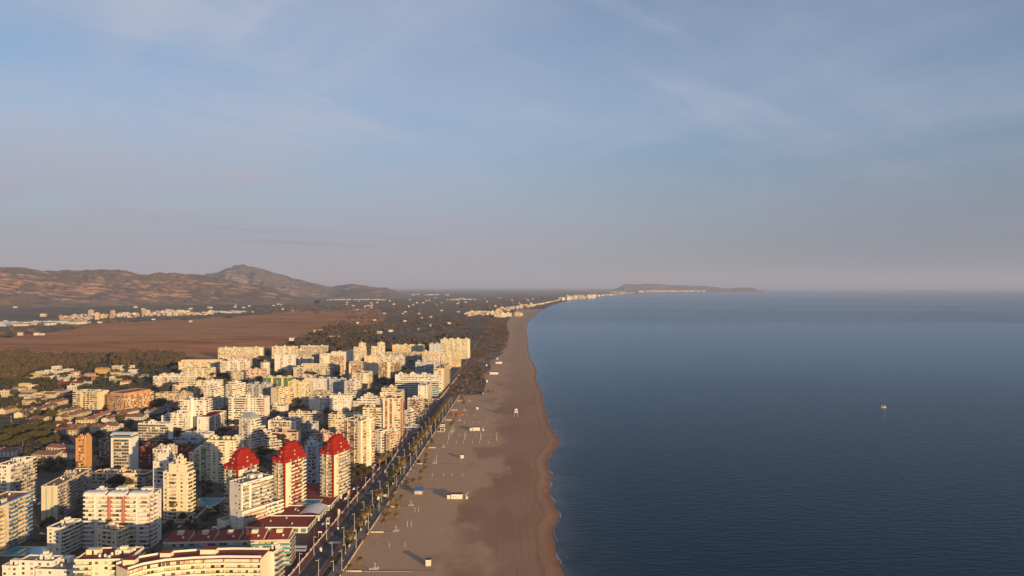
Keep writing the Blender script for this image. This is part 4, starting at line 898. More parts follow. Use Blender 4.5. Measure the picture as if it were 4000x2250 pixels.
# shoreline (photo pixels -> sea level)
SEA = -1.2
shore_px = [(2290, 2480), (2215, 2300), (2200, 2250), (2180, 2190), (2162, 2120), (2158, 2062), (2182, 2030), (2186, 2018), (2170, 1985), (2150, 1940), (2146, 1900), (2156, 1868), (2148, 1842), (2134, 1815), (2150, 1775),
            (2178, 1745), (2186, 1724), (2170, 1697), (2150, 1669), (2136, 1630), (2125, 1584), (2118, 1545), (2104, 1506), (2090, 1475), (2098, 1452), (2086, 1425), (2070, 1400), (2064, 1365), (2063, 1335), (2056, 1305), (2056, 1281), (2066, 1255), (2088, 1234), (2112, 1215), (2143, 1198), (2190, 1182), (2240, 1171),
            (2310, 1162), (2391, 1153), (2484, 1147), (2560, 1144)]
SH = sorted([gp(x, y, SEA) for x, y in shore_px], key=lambda p: p[1])
def shoreX(Y):
    if Y <= SH[0][1]: return SH[0][0]
    for (x0, y0), (x1, y1) in zip(SH, SH[1:]):
        if Y <= y1:
            t = (Y - y0) / (y1 - y0); t = t*t*(3-2*t) * .15 + t * .85
            return x0 + (x1 - x0) * t
    return SH[-1][0]
def wob(Y):
    a = min(1.0, Y / 900)
    return (noise.noise((Y*.045, 3, 1)) * 1.1 + noise.noise((Y*.13, 7, 1)) * .5) * (0.6 + .8*a)
YE = SH[-1][1]
capeS = [gp(x, y, 0) for x, y in ((2700, 1142.5), (2850, 1140.5), (2960, 1138), (3010, 1136))]
coast = []
Y = -60.0
while Y < YE:
    coast.append((shoreX(Y) + wob(Y) - 1.5, Y)); Y += 6 if Y < 1500 else (25 if Y < 4000 else 200)
coast += [SH[-1]] + capeS
WLL = lambda Y: -97.8 + (Y - 404) * .027        # foot wall between promenade and beach
# farmland to the horizon
n = NT('farmland'); fld, dd = n.vor(.009, n.map((1, .55, 1), .3)); f2, d2 = n.vor(.02, n.map((.6, 1.6, 1), -.2))
v = n.math('ADD', n.math('MULTIPLY', fld, .5), n.math('MULTIPLY', f2, .5)); big = n.noise(.0009, 3, .5, None, .35, .65)
v = n.math('ADD', n.math('MULTIPLY', v, .75), n.math('MULTIPLY', big, .25))
c = n.ramp(v, [(.15, (.05, .05, .027)), (.36, (.10, .085, .045)), (.48, (.20, .125, .07)), (.66, (.30, .18, .10)), (.9, (.10, .08, .045))])
c = n.mix(n.noise(.05, 5, .65, n.map((1, 1, 1)), .35, .62), c, (.045, .045, .024)); n.base(c)
far = 62000
gpoly = [(x, y) for x, y in coast if y < 6000][::1]
ground = [(-far, -60), (WLL(-60) + 8, -60), (WLL(5000) + 12, 5000)] + [(x - 3, y) for x, y in coast[1:] if 5150 < y <= YE] + capeS + [(capeS[-1][0] + 2500, far), (-far, far)]
sheet('ground', ground, -.06, n.m)
# marsh
n = NT('marsh_reed'); st = n.noise(.012, 7, .68, n.map((.35, 1, 1), .12)); s2 = n.noise(.0035, 4, .6, n.map((.5, 1, 1), -.1))
v = n.math('ADD', n.math('MULTIPLY', st, .6), n.math('MULTIPLY', s2, .4)); c = n.ramp(v, [(.30, (.09, .038, .014)), (.42, (.25, .09, .028)), (.50, (.38, .135, .038)), (.58, (.46, .19, .058)), (.70, (.58, .29, .10))]); c = n.mix(n.noise(.0022, 5, .62, n.map((.5, 1.2, 1), .2), .46, .62), c, (.36, .19, .065)); c = n.mix(n.noise(.03, 5, .7, n.map((.4, 1.3, 1)), .55, .70), c, (.10, .060, .028)); n.base(c)
mp = [(-200, 1408), (330, 1418), (560, 1388), (850, 1398), (870, 1372), (1050, 1362), (1200, 1325), (1330, 1288), (1470, 1262), (1520, 1236), (1470, 1205), (1130, 1214), (900, 1240), (650, 1250), (420, 1262), (140, 1306), (-200, 1330)]
mpp = []
for (xa_, ya_), (xb_, yb_) in zip(mp, mp[1:] + mp[:1]):
    for i in range(14):
        t = i / 14; x = xa_ + (xb_ - xa_)*t; y = ya_ + (yb_ - ya_)*t
        mpp.append(gp(x + 16*noise.noise((x*.03, y*.05, 9)), y + 7*noise.noise((x*.02, y*.06, 5)) + 3*noise.noise((x*.09, y*.2, 6))))
sheet('marsh', mpp, -.045, n.m)
dm = mat('ditch_water', (.05, .032, .02), .6); cm_ = mat('canal_gleam', (.20, .19, .19), .3, spec=.5)  # second one: pale grey colour paints the gleam of light on the canal
for nm_, mm_, ptz, wd_ in (('canal', dm, ((1290, 980), (1400, 945), (1480, 922), (1600, 905), (1720, 870), (1860, 835)), 5), ('canal', cm_, ((830, 1012), (940, 1004), (1080, 1000), (1200, 984)), 5), ('canal', dm, ((2100, 706), (2300, 702), (2576, 704)), 6)):
    Q = [g('a', *p) for p in ptz]; m = MB()
    for (xa_, ya_), (xb_, yb_) in zip(Q, Q[1:]): m.quad((xa_, ya_ - wd_, -.02), (xb_, yb_ - wd_, -.02), (xb_, yb_ + wd_, -.02), (xa_, ya_ + wd_, -.02))
    m.obj(nm_, mm_, None, 'structure')
# town ground and details
n = NT('town_ground'); a = n.noise(.03, 6, .65, None, .42, .58); c = n.mix(a, (.095, .070, .066), (.05, .050, .028)); c = n.mix(n.noise(.4, 3, .6, None, .45, .75), c, (.14, .11, .10)); n.base(c)
tp = [(-700, 2600), (1330, 2600), (1335, 2250), (1470, 2060), (1800, 1545), (1960, 1330), (1820, 1372), (1500, 1400), (900, 1400), (640, 1420), (400, 1455), (120, 1462), (-700, 1490)]
sheet('town_ground', [gp(x, y) for x, y in tp], -.04, n.m)

# beach with a real slope into the water
n = NT('sand', .95)
geo = n.geo; sp = n.t.nodes.new('ShaderNodeSeparateXYZ'); n.t.links.new(geo.outputs['Position'], sp.inputs[0])
uv = n.t.nodes.new('ShaderNodeAttribute'); uv.attribute_name = 'shore'
wv = n.noise(.016, 5, .55, n.map((1.3, .55, 1)), .40, .62)
edge = n.math('ADD', n.math('MULTIPLY', n.noise(.022, 5, .6, n.map((1, .6, 1))), 1.5), n.math('MULTIPLY', uv.outputs['Fac'], 1.05))
damp = n.math('MULTIPLY', n.rng(edge, 1.16, 1.40), n.rng(sp.outputs['Y'], 850, 1500, 1.0, .35))
f3 = n.noise(.11, 6, .7, n.map((1, .6, 1)), .3, .7)
c = n.mix(damp, (.42, .27, .168), (.27, .152, .090)); c = n.mix(n.math('MULTIPLY', wv, .35), c, (.40, .24, .16)); c = n.mix(n.math('MULTIPLY', f3, .22), c, (.28, .16, .11))
tr = n.noise(1.1, 3, .7, n.map((1, .12, 1), .08), .56, .66); c = n.mix(n.math('MULTIPLY', tr, .25), c, (.22, .13, .09))
edge2 = n.math('ADD', uv.outputs['Fac'], n.math('MULTIPLY', n.noise(.06, 4, .6, n.map((1, 1, 1))), .06))
lines = n.noise(1.0, 4, .7, n.map((.9, .012, 1), -.03), .52, .62); c = n.mix(n.math('MULTIPLY', n.math('MULTIPLY', lines, n.rng(uv.outputs['Fac'], .5, .75)), .55), c, (.22, .13, .085))
sp2 = n.noise(2.4, 4, .75, None, .52, .70); c = n.mix(n.math('MULTIPLY', sp2, .4), c, (.24, .15, .10))
wr = n.math('MULTIPLY', n.rng(edge2, .925, .935), n.rng(edge2, .94, .95, 1.0, 0.0)); c = n.mix(n.math('MULTIPLY', wr, .2), c, (.10, .06, .04))
wet = n.rng(edge2, .965, 1.03); c = n.mix(wet, c, (.19, .095, .058)); n.base(c)
n.bump(n.noise(.9, 5, .7), .10)
V = []; F = []; A = []; rows = 0; fr = [0, .1, .22, .35, .5, .62, .74, .84, .91, .955, .985, 1.0, 1.06]
Y = -60.0; Ys = []
while Y < 5200: Ys.append(Y); Y += 4 if Y < 1400 else (12 if Y < 2600 else 60)
def duneX(Y): return WLL(Y) if Y < 1050 else max(WLL(Y), WLL(1050) + 6)
def beachL(Y):
    if Y < 1240: return WLL(Y)
    return WLL(Y) - (Y - 1240) * .0
for Y in Ys:
    xs = shoreX(Y) + wob(Y); xl = beachL(Y)
    for t in fr:
        x = xl + (xs - xl) * t
        if t > 1: x = xs + 5
        z = 0.0
        if t >= .91: z = {.91: -.05, .955: -.35, .985: -.9, 1.0: -1.2, 1.06: -2.2}[t]
        if .3 < t < .9: z += (noise.noise((x*.03, Y*.02, 0)) * .30)
        V.append((x, Y, z)); A.append(min(t, 1.0))
nc = len(fr)
for i in range(len(Ys) - 1):
    for j in range(nc - 1): F.append((i*nc + j, i*nc + j + 1, (i+1)*nc + j + 1, (i+1)*nc + j))
me = bpy.data.meshes.new('beach'); me.from_pydata(V, [], F); at = me.attributes.new('shore', 'FLOAT', 'POINT'); at.data.foreach_set('value', A)
me.materials.append(n.m); me.polygons.foreach_set('use_smooth', [True]*len(F)); o = bpy.data.objects.new('beach', me); C.objects.link(o); o['kind'] = 'structure'
# surf: thin broken line of foam where the water meets the sand
foam = mat('sea_foam', (.24, .23, .25), .7)
V = []; F = []
for k, (off, wmax, th) in enumerate(((1.2, 1.0, .12), (6.5, .35, .5), (-.5, .5, .25))):
    prev = None
    Y = 380.0
    while Y < 1900:
        x = shoreX(Y) + wob(Y) + off + noise.noise((Y*.04, 20 + k, 0)) * 2.0
        wd = max(0, noise.noise((Y*.05, 40 + k, 2)) + noise.noise((Y*.4, 50 + k, 2))*.5 - th + .2) * wmax * 1.6
        i = len(V); V += [(x - wd, Y, SEA + .03), (x + wd, Y, SEA + .03)]
        if prev is not None and (wd > .02 or prev > .02): F.append((i-2, i-1, i+1, i))
        prev = wd; Y += 1.6
me = bpy.data.meshes.new('surf'); me.from_pydata(V, [], F); me.materials.append(foam); o = bpy.data.objects.new('surf', me); C.objects.link(o); o['kind'] = 'structure'

# sea
n = NT('sea_water', .12); b = n.b; b.inputs['IOR'].default_value = 1.15; b.inputs['Specular IOR Level'].default_value = .5
calm = n.noise(.0009, 4, .5, n.map((.5, .9, 1), .3), .35, .68); calm2 = n.noise(.0035, 4, .6, n.map((.5, 1.3, 1), -.1), .62, .76)
c = n.mix(calm, (.002, .014, .028), (.001, .010, .024))
da = n.t.nodes.new('ShaderNodeAttribute'); da.attribute_name = 'shallow'
sh_ = n.math('MULTIPLY', da.outputs['Fac'], n.math('ADD', n.noise(.03, 4, .6, n.map((1, .5, 1)), .3, .7), .35)); c = n.mix(sh_, c, (.085, .085, .088)); n.base(c)
rough = n.math('ADD', n.rng(calm, 0, 1, .12, .16), n.math('MULTIPLY', calm2, .10)); n.t.links.new(rough, b.inputs['Roughness'])
w1 = n.noise(.16, 3, .6, n.map((.55, 1.6, 1), -.25)); w2 = n.noise(.55, 4, .65, n.map((.6, 1.5, 1), .15)); w3 = n.noise(2.2, 3, .6, n.map((.7, 1.3, 1), .4))
ys_ = n.t.nodes.new('ShaderNodeSeparateXYZ'); n.t.links.new(n.geo.outputs['Position'], ys_.inputs[0]); yy_ = n.math('ADD', ys_.outputs['Y'], n.math('MULTIPLY', n.noise(.0016, 4, .6, n.map((.5, 1, 1))), 900.0)); slick = n.math('MULTIPLY', n.rng(yy_, 900, 2300), n.rng(yy_, 2900, 4500, 1.0, 0.0))
hgt = n.math('ADD', n.math('ADD', n.math('MULTIPLY', w1, .8), n.math('MULTIPLY', w2, .26)), n.math('MULTIPLY', w3, .09))
n.bump(hgt, n.math('MULTIPLY', n.rng(calm, 0, 1, .62, 1.1), n.rng(slick, 0, 1, 1.0, .35))); b.inputs['Specular IOR Level'].default_value = 0
gl = n.t.nodes.new('ShaderNodeBsdfGlossy'); gl.inputs['Color'].default_value = (.60, .80, .95, 1); n.t.links.new(rough, gl.inputs['Roughness']); fr_ = n.t.nodes.new('ShaderNodeFresnel'); fr_.inputs['IOR'].default_value = 1.19
nrm_ = b.inputs['Normal'].links[0].from_socket; n.t.links.new(nrm_, gl.inputs['Normal']); n.t.links.new(nrm_, fr_.inputs['Normal'])
ms = n.t.nodes.new('ShaderNodeMixShader'); n.t.links.new(n.math('MULTIPLY', fr_.outputs[0], n.math('MULTIPLY', n.rng(calm2, 0, 1, .9, .62), n.rng(slick, 0, 1, .95, 1.15))), ms.inputs[0]); n.t.links.new(b.outputs[0], ms.inputs[1]); n.t.links.new(gl.outputs[0], ms.inputs[2])
n.t.links.new(ms.outputs[0], n.t.nodes['Material Output'].inputs['Surface'])
V = []; F = []; A = []; offs = [-16, 0, 6, 14, 28, 50, 90, 170, 400]; Ys = [-60.0]
while Ys[-1] < 5000: Ys.append(Ys[-1] + (8 if Ys[-1] < 1600 else 40))
for Y in Ys:
    for of in offs: V.append((shoreX(Y) + wob(Y) + of, Y, SEA)); A.append(math.exp(-max(of, 0)/16) if of < 300 else 0)
    V.append((far, Y, SEA)); A.append(0)
k = len(offs) + 1
for i in range(len(Ys) - 1):
    for j in range(k - 1): F.append((i*k+j, i*k+j+1, (i+1)*k+j+1, (i+1)*k+j))
q = len(V); V += [(-140, Ys[-1], SEA), (far, Ys[-1], SEA), (far, far, SEA), (-140, far, SEA)]; A += [0]*4; F.append((q, q+1, q+2, q+3))
me = bpy.data.meshes.new('sea'); me.from_pydata(V, [], F); at = me.attributes.new('shallow', 'FLOAT', 'POINT'); at.data.foreach_set('value', A)
me.materials.append(n.m); o = bpy.data.objects.new('sea', me); C.objects.link(o); o['kind'] = 'structure'

# ------------------------------------------------------------------ hills
def hill_mat(name, scrub, rock, k=1.0, amount=.5):
    n = NT(name); nz = n.t.nodes.new('ShaderNodeSeparateXYZ'); n.t.links.new(n.geo.outputs['Position'], nz.inputs[0])
    tv = n.t.nodes.new('ShaderNodeCombineXYZ')
    # tilted rock strata
    q = n.math('ADD', nz.outputs['Z'], n.math('MULTIPLY', nz.outputs['X'], .16)); n.t.links.new(n.math('MULTIPLY', nz.outputs['X'], .0035*k), tv.inputs[0]); n.t.links.new(n.math('MULTIPLY', q, .055*k), tv.inputs[2]); n.t.links.new(n.math('MULTIPLY', nz.outputs['Y'], .0015*k), tv.inputs[1])
    s1 = n.noise(1.3, 8, .72, tv.outputs[0], .50, .60); s2 = n.noise(.0022*k, 5, .62, None, .40, .60); s3 = n.noise(.012*k, 5, .7, None, .5, .7)
    f = n.math('MULTIPLY', n.math('MULTIPLY', s1, s2), amount*1.8); f = n.math('ADD', f, n.math('MULTIPLY', s3, .10))
    c = n.mix(n.noise(.03, 4, .7, None, .35, .65), scrub, tuple(x*1.5 for x in scrub)); c = n.mix(f, c, rock)
    low = n.rng(nz.outputs['Z'], 8, 55); c = n.mix(low, n.mix(n.noise(.006, 3, .6, n.map((.5, 1.5, 1)), .4, .6), (.085, .085, .042), (.22, .13, .07)), c)
    n.bump(n.noise(.02*k, 6, .7), 6.0/k); return n.base(c)
def hills(name, prof, Yb, Yr, Yk, m, seed, gul=.26, dx=9, ny=60, base_px=None):
    """prof: ridge line in photo pixels; foot at Yb, crest at Yr, back foot at Yk"""
    xs = []; x = prof[0][0]
    while x <= prof[-1][0]: xs.append(x); x += dx
    V = []; F = []
    for x in xs:
        for (x0, y0), (x1, y1) in zip(prof, prof[1:]):
            if x0 <= x <= x1: t = (x - x0)/(x1 - x0); t = t*t*(3-2*t)*.5 + t*.5; yy = y0 + (y1 - y0)*t; break
        yb = Yb(x) if callable(Yb) else Yb; yr = yb + (Yr - (Yb(0) if callable(Yb) else Yb)); k = (x - 2000) / FPX
        zr = max(0, CAMZ + (HY - yy) * yr / FPX)
        for j in range(ny):
            s = j / (ny - 1) * 1.35
            Y = yb + (yr - yb) * s
            X = k * Y
            if s <= 1: sh = s**1.15 * (1.0 - .0*s)
            else: sh = max(0, 1 - (s - 1) / .35 * 1.02)
            p = Vector((X * .0013, Y * .0010 + seed, seed))
            r = noise.ridged_multi_fractal(p, .9, 2.1, 5, 1.0, 2.0)
            r2 = noise.fractal(Vector((X*.003, Y*.0012, seed)), .8, 2, 5)
            env = math.sin(min(1, s) * math.pi) ** .8 if s < 1 else 0
            z = zr * (sh + env * gul * 2.3 * (r * .55 - .62) + env * .20 * r2) 
            z += noise.fractal(Vector((X*.009, Y*.009, seed)), .8, 2, 5) * zr * .035 * min(1, sh*3)
            V.append((X, Y, max(z, -1) if s > .02 else -1.5))
    for i in range(len(xs) - 1):
        for j in range(ny - 1): F.append((i*ny + j, (i+1)*ny + j, (i+1)*ny + j + 1, i*ny + j + 1))
    me = bpy.data.meshes.new(name); me.from_pydata(V, [], F); me.materials.append(m); me.polygons.foreach_set('use_smooth', [True]*len(F)); me.update()
    o = bpy.data.objects.new(name, me); C.objects.link(o); o['kind'] = 'structure'; return o
S_ = 1.5528
d = lambda L_: [(x*S_, y*S_) for x, y in L_]
hm1 = hill_mat('near_hill', (.085, .058, .040), (.38, .22, .14), 1, 1.0)
hm2 = hill_mat('far_hill', (.085, .066, .055), (.34, .21, .15), .7, .8)
hills('hills', d([(-620, 730), (-480, 705), (-330, 684), (-200, 690), (-60, 674), (0, 672), (60, 674), (110, 681), (165, 678), (200, 682), (245, 678), (290, 678), (330, 686), (360, 691), (410, 688), (450, 687), (500, 690), (540, 698), (580, 706), (620, 713), (660, 722), (700, 732), (740, 744), (780, 756), (805, 763)]), lambda x: 5350 + max(0, x)*1.15, 7400, 0, hm1, 3.3, .30, 4, 110)
hills('hills', d([(520, 742), (560, 716), (600, 711), (640, 715), (680, 722), (710, 735), (750, 747), (800, 759), (815, 764)]), lambda x: 6150 + (x-800)*.9, 6900, 0, hm1, 8.1, .22, 4, 60)
hills('hills', d([(460, 705), (500, 695), (520, 689), (545, 685), (565, 677), (585, 672), (610, 671), (640, 674), (665, 679), (700, 689), (740, 700), (790, 713), (830, 721), (860, 717), (885, 715), (910, 717), (940, 722), (970, 723), (990, 730), (1010, 738), (1040, 745)]), 9300, 12500, 0, hm2, 5.7, .30, 4, 90)
hills('hills', d([(1525, 735), (1545, 728), (1563, 720), (1572, 714), (1590, 715), (1610, 715), (1625, 713.5), (1660, 714), (1690, 717), (1730, 718), (1770, 719), (1800, 722), (1830, 726), (1850, 724), (1870, 723), (1895, 724), (1915, 730), (1925, 733)]), 21500, 23500, 0, hm2, 1.9, .2, 4, 40)
# low far land beyond the plain
hills('hills', d([(1000, 738), (1060, 734), (1150, 733), (1280, 731), (1400, 729), (1500, 728), (1560, 731)]), 27000, 31000, 0, hm2, 2.9, .15, 20, 20)

# ------------------------------------------------------------------ promenade, road, walls
def band(name, o0, o1, z, m, Y0=-60, Y1=1640, kind='structure'):
    st = 20; Ys = [Y0 + (Y1 - Y0)*i/st for i in range(st+1)]; MBx = MB()
    for a, b in zip(Ys, Ys[1:]): MBx.quad((WLL(a)+o0, a, z), (WLL(a)+o1, a, z), (WLL(b)+o1, b, z), (WLL(b)+o0, b, z))
    return MBx.obj(name, m, None, kind)
asph = mat('asphalt', (.052, .052, .060), .85, .25, .35, .2); pav = mat('paving', (.20, .145, .12), .85, .2, .8, .2); rpav = mat('red_paving', (.17, .075, .060), .85, .25, .8, .2)
lawn = mat('lawn', (.035, .055, .018), .9, .5, .5, .1); rdeck = mat('dark_red_paving', (.12, .035, .035), .85, .3, .7, .2)
band('promenade', -7.0, -.3, .02, pav); band('pavement', -24.3, -28.8, .10, rpav); band('road', -13.9, -24.3, 0, asph); band('bike_path', -10.8, -13.9, .10, rpav)
band('frontage_road', -28.8, -37.5, 0, rdeck, 60, 700); band('frontage_pavement', -28.8, -36, 0, pav, 700, 1640)
for k, (a, b) in enumerate(((60, 414), (420, 436), (440, 478), (482, 505), (508, 534), (545, 700), (705, 860), (865, 1020))): band('lawn', -10.7, -7.1, .05, lawn, a, b, 'stuff')
kerbm = mat('kerb_stone', (.34, .31, .29), .8)
for off in (-13.85, -24.4, -10.75, -7.1):
    m = MB()
    for a in range(330, 1640, 30): m.v += [(WLL(a)+off, a, .14), (WLL(a)+off+.18, a, .14), (WLL(a+30)+off+.18, a+30, .14), (WLL(a+30)+off, a+30, .14), (WLL(a)+off, a, 0), (WLL(a+30)+off, a+30, 0)]; i = len(m.v) - 6; m.f += [(i, i+1, i+2, i+3), (i+4, i, i+3, i+5)]; m.m += [0, 0]
    m.obj('kerb', kerbm, None, 'structure')
m = MB(); lane = MB()
for a in range(340, 1500, 12): X = WLL(a) - 19.1; m.quad((X-.07, a, .012), (X+.07, a, .012), (X+.07, a+4, .012), (X-.07, a+4, .012))
for o_ in (-14.3, -23.9): 
    for a in range(330, 1500, 30): X = WLL(a)+o_; X2 = WLL(a+30)+o_; m.quad((X-.05, a, .012), (X+.05, a, .012), (X2+.05, a+30, .012), (X2-.05, a+30, .012))
for yc in (452, 560, 680):
    for k in range(9): X = WLL(yc) - 14.6 - k*1.05; m.quad((X-.3, yc, .012), (X+.3, yc, .012), (X+.3, yc+3.5, .012), (X-.3, yc+3.5, .012))
m.obj('road_marking', mat('road_paint', (.42, .40, .38), .7), None, 'structure')
# cross streets
def street(x0, y0, x1, y1, w=9, z=-.02):
    d = Vector((x1-x0, y1-y0)).normalized(); nn = Vector((-d.y, d.x)) * w/2
    m = MB(); m.quad((x0-nn.x, y0-nn.y, z), (x1-nn.x, y1-nn.y, z), (x1+nn.x, y1+nn.y, z), (x0+nn.x, y0+nn.y, z)); m.obj('road', mat('side_asphalt', (.085, .078, .08), .9, .3, .3, .1), None, 'structure')
street(-330, 462, -150, 452, 10); street(-222, 462, -205, 660, 9, -.018); street(-350, 600, -130, 592, 9, -.016); street(-520, 800, -120, 775, 9, -.014); street(-120, 1010, -620, 1030, 9, -.012)
A_ = g('3', 0, 985); B_ = g('3', 520, 850); street(A_[0]-60, A_[1]-20, B_[0], B_[1], 14, -.010); C_ = g('3', 930, 720); street(B_[0], B_[1], C_[0]+20, C_[1]+60, 12, -.008)
street(-300, 640, -320, 1500, 8, -.006); street(-150, 600, -140, 1600, 8, -.004)
wallw = mat('low_wall', (.62, .52, .36), .85, .15, .6, .1)
m = MB()
for a in range(60, 1230, 6):
    if any(abs(a - q) < 3.5 for q in (404, 459, 519)): continue
    m.prism([(WLL(a)-.25, a), (WLL(a)+.1, a), (WLL(a+6)+.1, a+6.001), (WLL(a+6)-.25, a+6.001)], -.1, .75)
m.obj('sea_wall', wallw)
tag(bpy.data.objects['sea_wall'], 'low cream wall between the promenade and the beach', 'wall')
balm = mat('balustrade', (.58, .50, .42), .85, .12, .6, .1)
r = tag(empty('balustrade', (WLL(520) - 28.8, 520, 0)), 'pale balustrade between the seafront pavement and the sunken frontage road', 'balustrade')
for a in range(400, 640, 8):
    m = MB(); X = WLL(a) - WLL(520); X2 = WLL(a+8) - WLL(520)
    m.prism([(X-.2, a-520), (X+.2, a-520), (X2+.2, a-512.7), (X2-.2, a-512.7)], 0, .9); m.obj('panel', balm, r)
    m = MB(); m.box(X - .35, X + .35, a - 520 - .65, a - 520 - .02, 0, 1.35); m.obj('post', balm, r)
gw = [('2', (0, 905), (395, 905)), ('2', (395, 905), (560, 745)), ('5', (1060, 1440), (1200, 1215)), ('5', (1240, 1120), (1300, 1030)), ('5', (1370, 890), (1490, 830)), ('5', (1545, 690), (1620, 690)), ('5', (1620, 690), (1830, 430))]
for i, (rg, a, b) in enumerate(gw):
    A_ = Vector(g(rg, *a)); B_ = Vector(g(rg, *b)); dn = (B_ - A_).normalized(); nn = Vector((-dn.y, dn.x)) * .2
    o_ = (A_ + B_)/2; L_ = (B_ - A_).length / 2
    m = MB(); m.box(-L_, L_, -.2, .2, 0, 1.5); m.box(-L_, L_, -.28, .28, 1.5, 1.62)
    ob = m.obj('garden_wall', balm); ob.location = (o_.x, o_.y, 0); ob.rotation_euler = (0, 0, math.atan2(dn.y, dn.x))
    tag(ob, ['pale garden wall in front of the stepped ivory tower', 'pale garden wall along the street beside the stepped ivory tower', 'pale garden wall below the pointed-balcony tower', 'garden wall below the white block with pinkish balconies', 'garden wall beside the dark red banded tower', 'short garden wall in front of the yellow-sided tower', 'long pale wall between the seafront path and the dunes'][i], 'garden wall')

# ------------------------------------------------------------------ vegetation
def leafmat(name, c1, c2, rnd=.18):
    m = mat(name, c1, .85, 0, .35, .12, rnd=rnd, col2=c2, detail=3); return m
LF = {'pine': leafmat('pine_leaves', (.082, .070, .025), (.038, .040, .016)), 'broad': leafmat('broad_leaves', (.075, .070, .028), (.035, .038, .017)),
      'autumn': leafmat('autumn_leaves', (.15, .065, .030), (.075, .04, .02)), 'palm': leafmat('palm_leaves', (.19, .125, .045), (.085, .075, .028), .2), 'olive': leafmat('olive_leaves', (.085, .085, .05), (.045, .05, .028))}
BARK = mat('bark', (.12, .085, .06), .9, .3, 1.5); PBARK = mat('palm_bark', (.16, .12, .085), .9, .3, 2)
def leaf_arrays(blobs, dens, size, r=rng):
    """blobs: (x,y,z,rx,ry,rz); returns verts and quads spread through the crown volume"""
    Vs = []
    for (x, y, z, a, b, c) in blobs:
        k = max(6, int(dens * (a*b*c) ** .66))
        u = r.normal(size=(k, 3)); u /= np.linalg.norm(u, axis=1)[:, None]; u *= (r.random((k, 1)) ** .28)
        P = u * (a, b, c) + (x, y, z)
        n = u * .8 + r.normal(size=(k, 3)) * .55; n /= np.linalg.norm(n, axis=1)[:, None]
        t = np.cross(n, r.normal(size=(k, 3))); t /= np.linalg.norm(t, axis=1)[:, None]; w = np.cross(n, t)
        s = size * (.6 + .8 * r.random((k, 1)))
        Q = np.stack([P - t*s - w*s*.7, P + t*s - w*s*.5, P + t*s*.8 + w*s*.8, P - t*s*.7 + w*s*.6], 1)
        Vs.append(Q.reshape(-1, 3))
    return np.concatenate(Vs)
def quads_mesh(name, V, m):
    n = len(V); me = bpy.data.meshes.new(name); me.vertices.add(n); me.vertices.foreach_set('co', V.astype('f').ravel())
    me.loops.add(n); me.loops.foreach_set('vertex_index', np.arange(n, dtype='i')); me.polygons.add(n//4)
    me.polygons.foreach_set('loop_start', np.arange(0, n, 4, dtype='i')); me.polygons.foreach_set('loop_total', np.full(n//4, 4, 'i'))
    me.materials.append(m); me.update(calc_edges=True); return me
def tree_proto(name, kind, h, R, lf, flat=.5, lean=0.0, size=.42, dens=60):
    root = empty(name, (0, 0, 0)); m = MB(); hb = h * (.45 if kind == 'umbrella' else .25)
    m.tube((0, 0, 0), (lean*.5, 0, hb), R*.085, R*.06, 7)
    bl = []
    for i in range(7 if kind != 'cypress' else 0):
        a = i * 2.4 + random.random(); rr = R * random.uniform(.35, .68); z = h * random.uniform(.62, .86)
        e = (lean + rr*math.cos(a), rr*math.sin(a), z); m.tube((lean*.5, 0, hb), e, R*.04, R*.015, 5)
        s = R * random.uniform(.32, .5); bl.append((*e, s, s, s*flat*1.1))
    if kind == 'cypress':
        for i in range(6): t = i/5; bl.append((0, 0, h*(.15 + .75*t), R*(1-.75*t)*.9, R*(1-.75*t)*.9, h*.13))
    else: bl.append((lean, 0, h*.80, R*.62, R*.62, R*.5*flat)); bl.append((lean + R*.2, R*.1, h*.93, R*.35, R*.35, R*.3*flat))
    m.obj('trunk', BARK, root)
    me = quads_mesh('crown', leaf_arrays(bl, dens, size), lf); c = bpy.data.objects.new('crown', me); C.objects.link(c); c.parent = root
    return root
def palm_proto(h, R, thin=False, nf=34, clump=False):
    root = empty('palm_tree', (0, 0, 0)); m = MB(); sx = random.uniform(-.25, .25); prev = (0, 0, 0); r0 = .20 if thin else .34
    for i in range(1, 6):
        t = i/5; p = (sx*t*t*2, .1*t, h*t); m.tube(prev, p, r0*(1.15 - .3*t), r0*(1.1 - .35*t), 7); prev = p
    m.tube(prev, (prev[0], prev[1], prev[2] + .6), r0*1.5, r0*.6, 7)
    m.obj('trunk', PBARK, root); V = []; top = Vector((prev[0], prev[1], prev[2] + .4))
    for k in range(nf):
        az = k * 2.39996; up = math.radians(random.uniform(72, 15) if k % 3 else random.uniform(5, -45)); Ln = R * random.uniform(.85, 1.1)
        d = Vector((math.cos(az)*math.cos(up), math.sin(az)*math.cos(up), math.sin(up))); p = top.copy(); S = 6; w0 = R*.14
        pts_ = [p.copy()]
        for s in range(S): d = (d + Vector((0, 0, -.27))).normalized(); p = p + d * Ln / S; pts_.append(p.copy())
        side = Vector((-math.sin(az), math.cos(az), 0))
        for s in range(S):
            a, b = pts_[s], pts_[s+1]; wa = w0 * math.sin(math.pi*(.12 + .8*s/S)); wb = w0 * math.sin(math.pi*(.12 + .8*(s+1)/S)) if s < S-1 else .02
            for sg in (-1, 1):                     # two rows of drooping leaflets
                dn = Vector((0, 0, -.55)); V += [a, a + side*sg*wa*1.6 + dn*wa, b + side*sg*wb*1.6 + dn*wb, b]
    me = quads_mesh('crown', np.array([tuple(v) for v in V]), LF['palm']); c = bpy.data.objects.new('crown', me); C.objects.link(c); c.parent = root
    return root
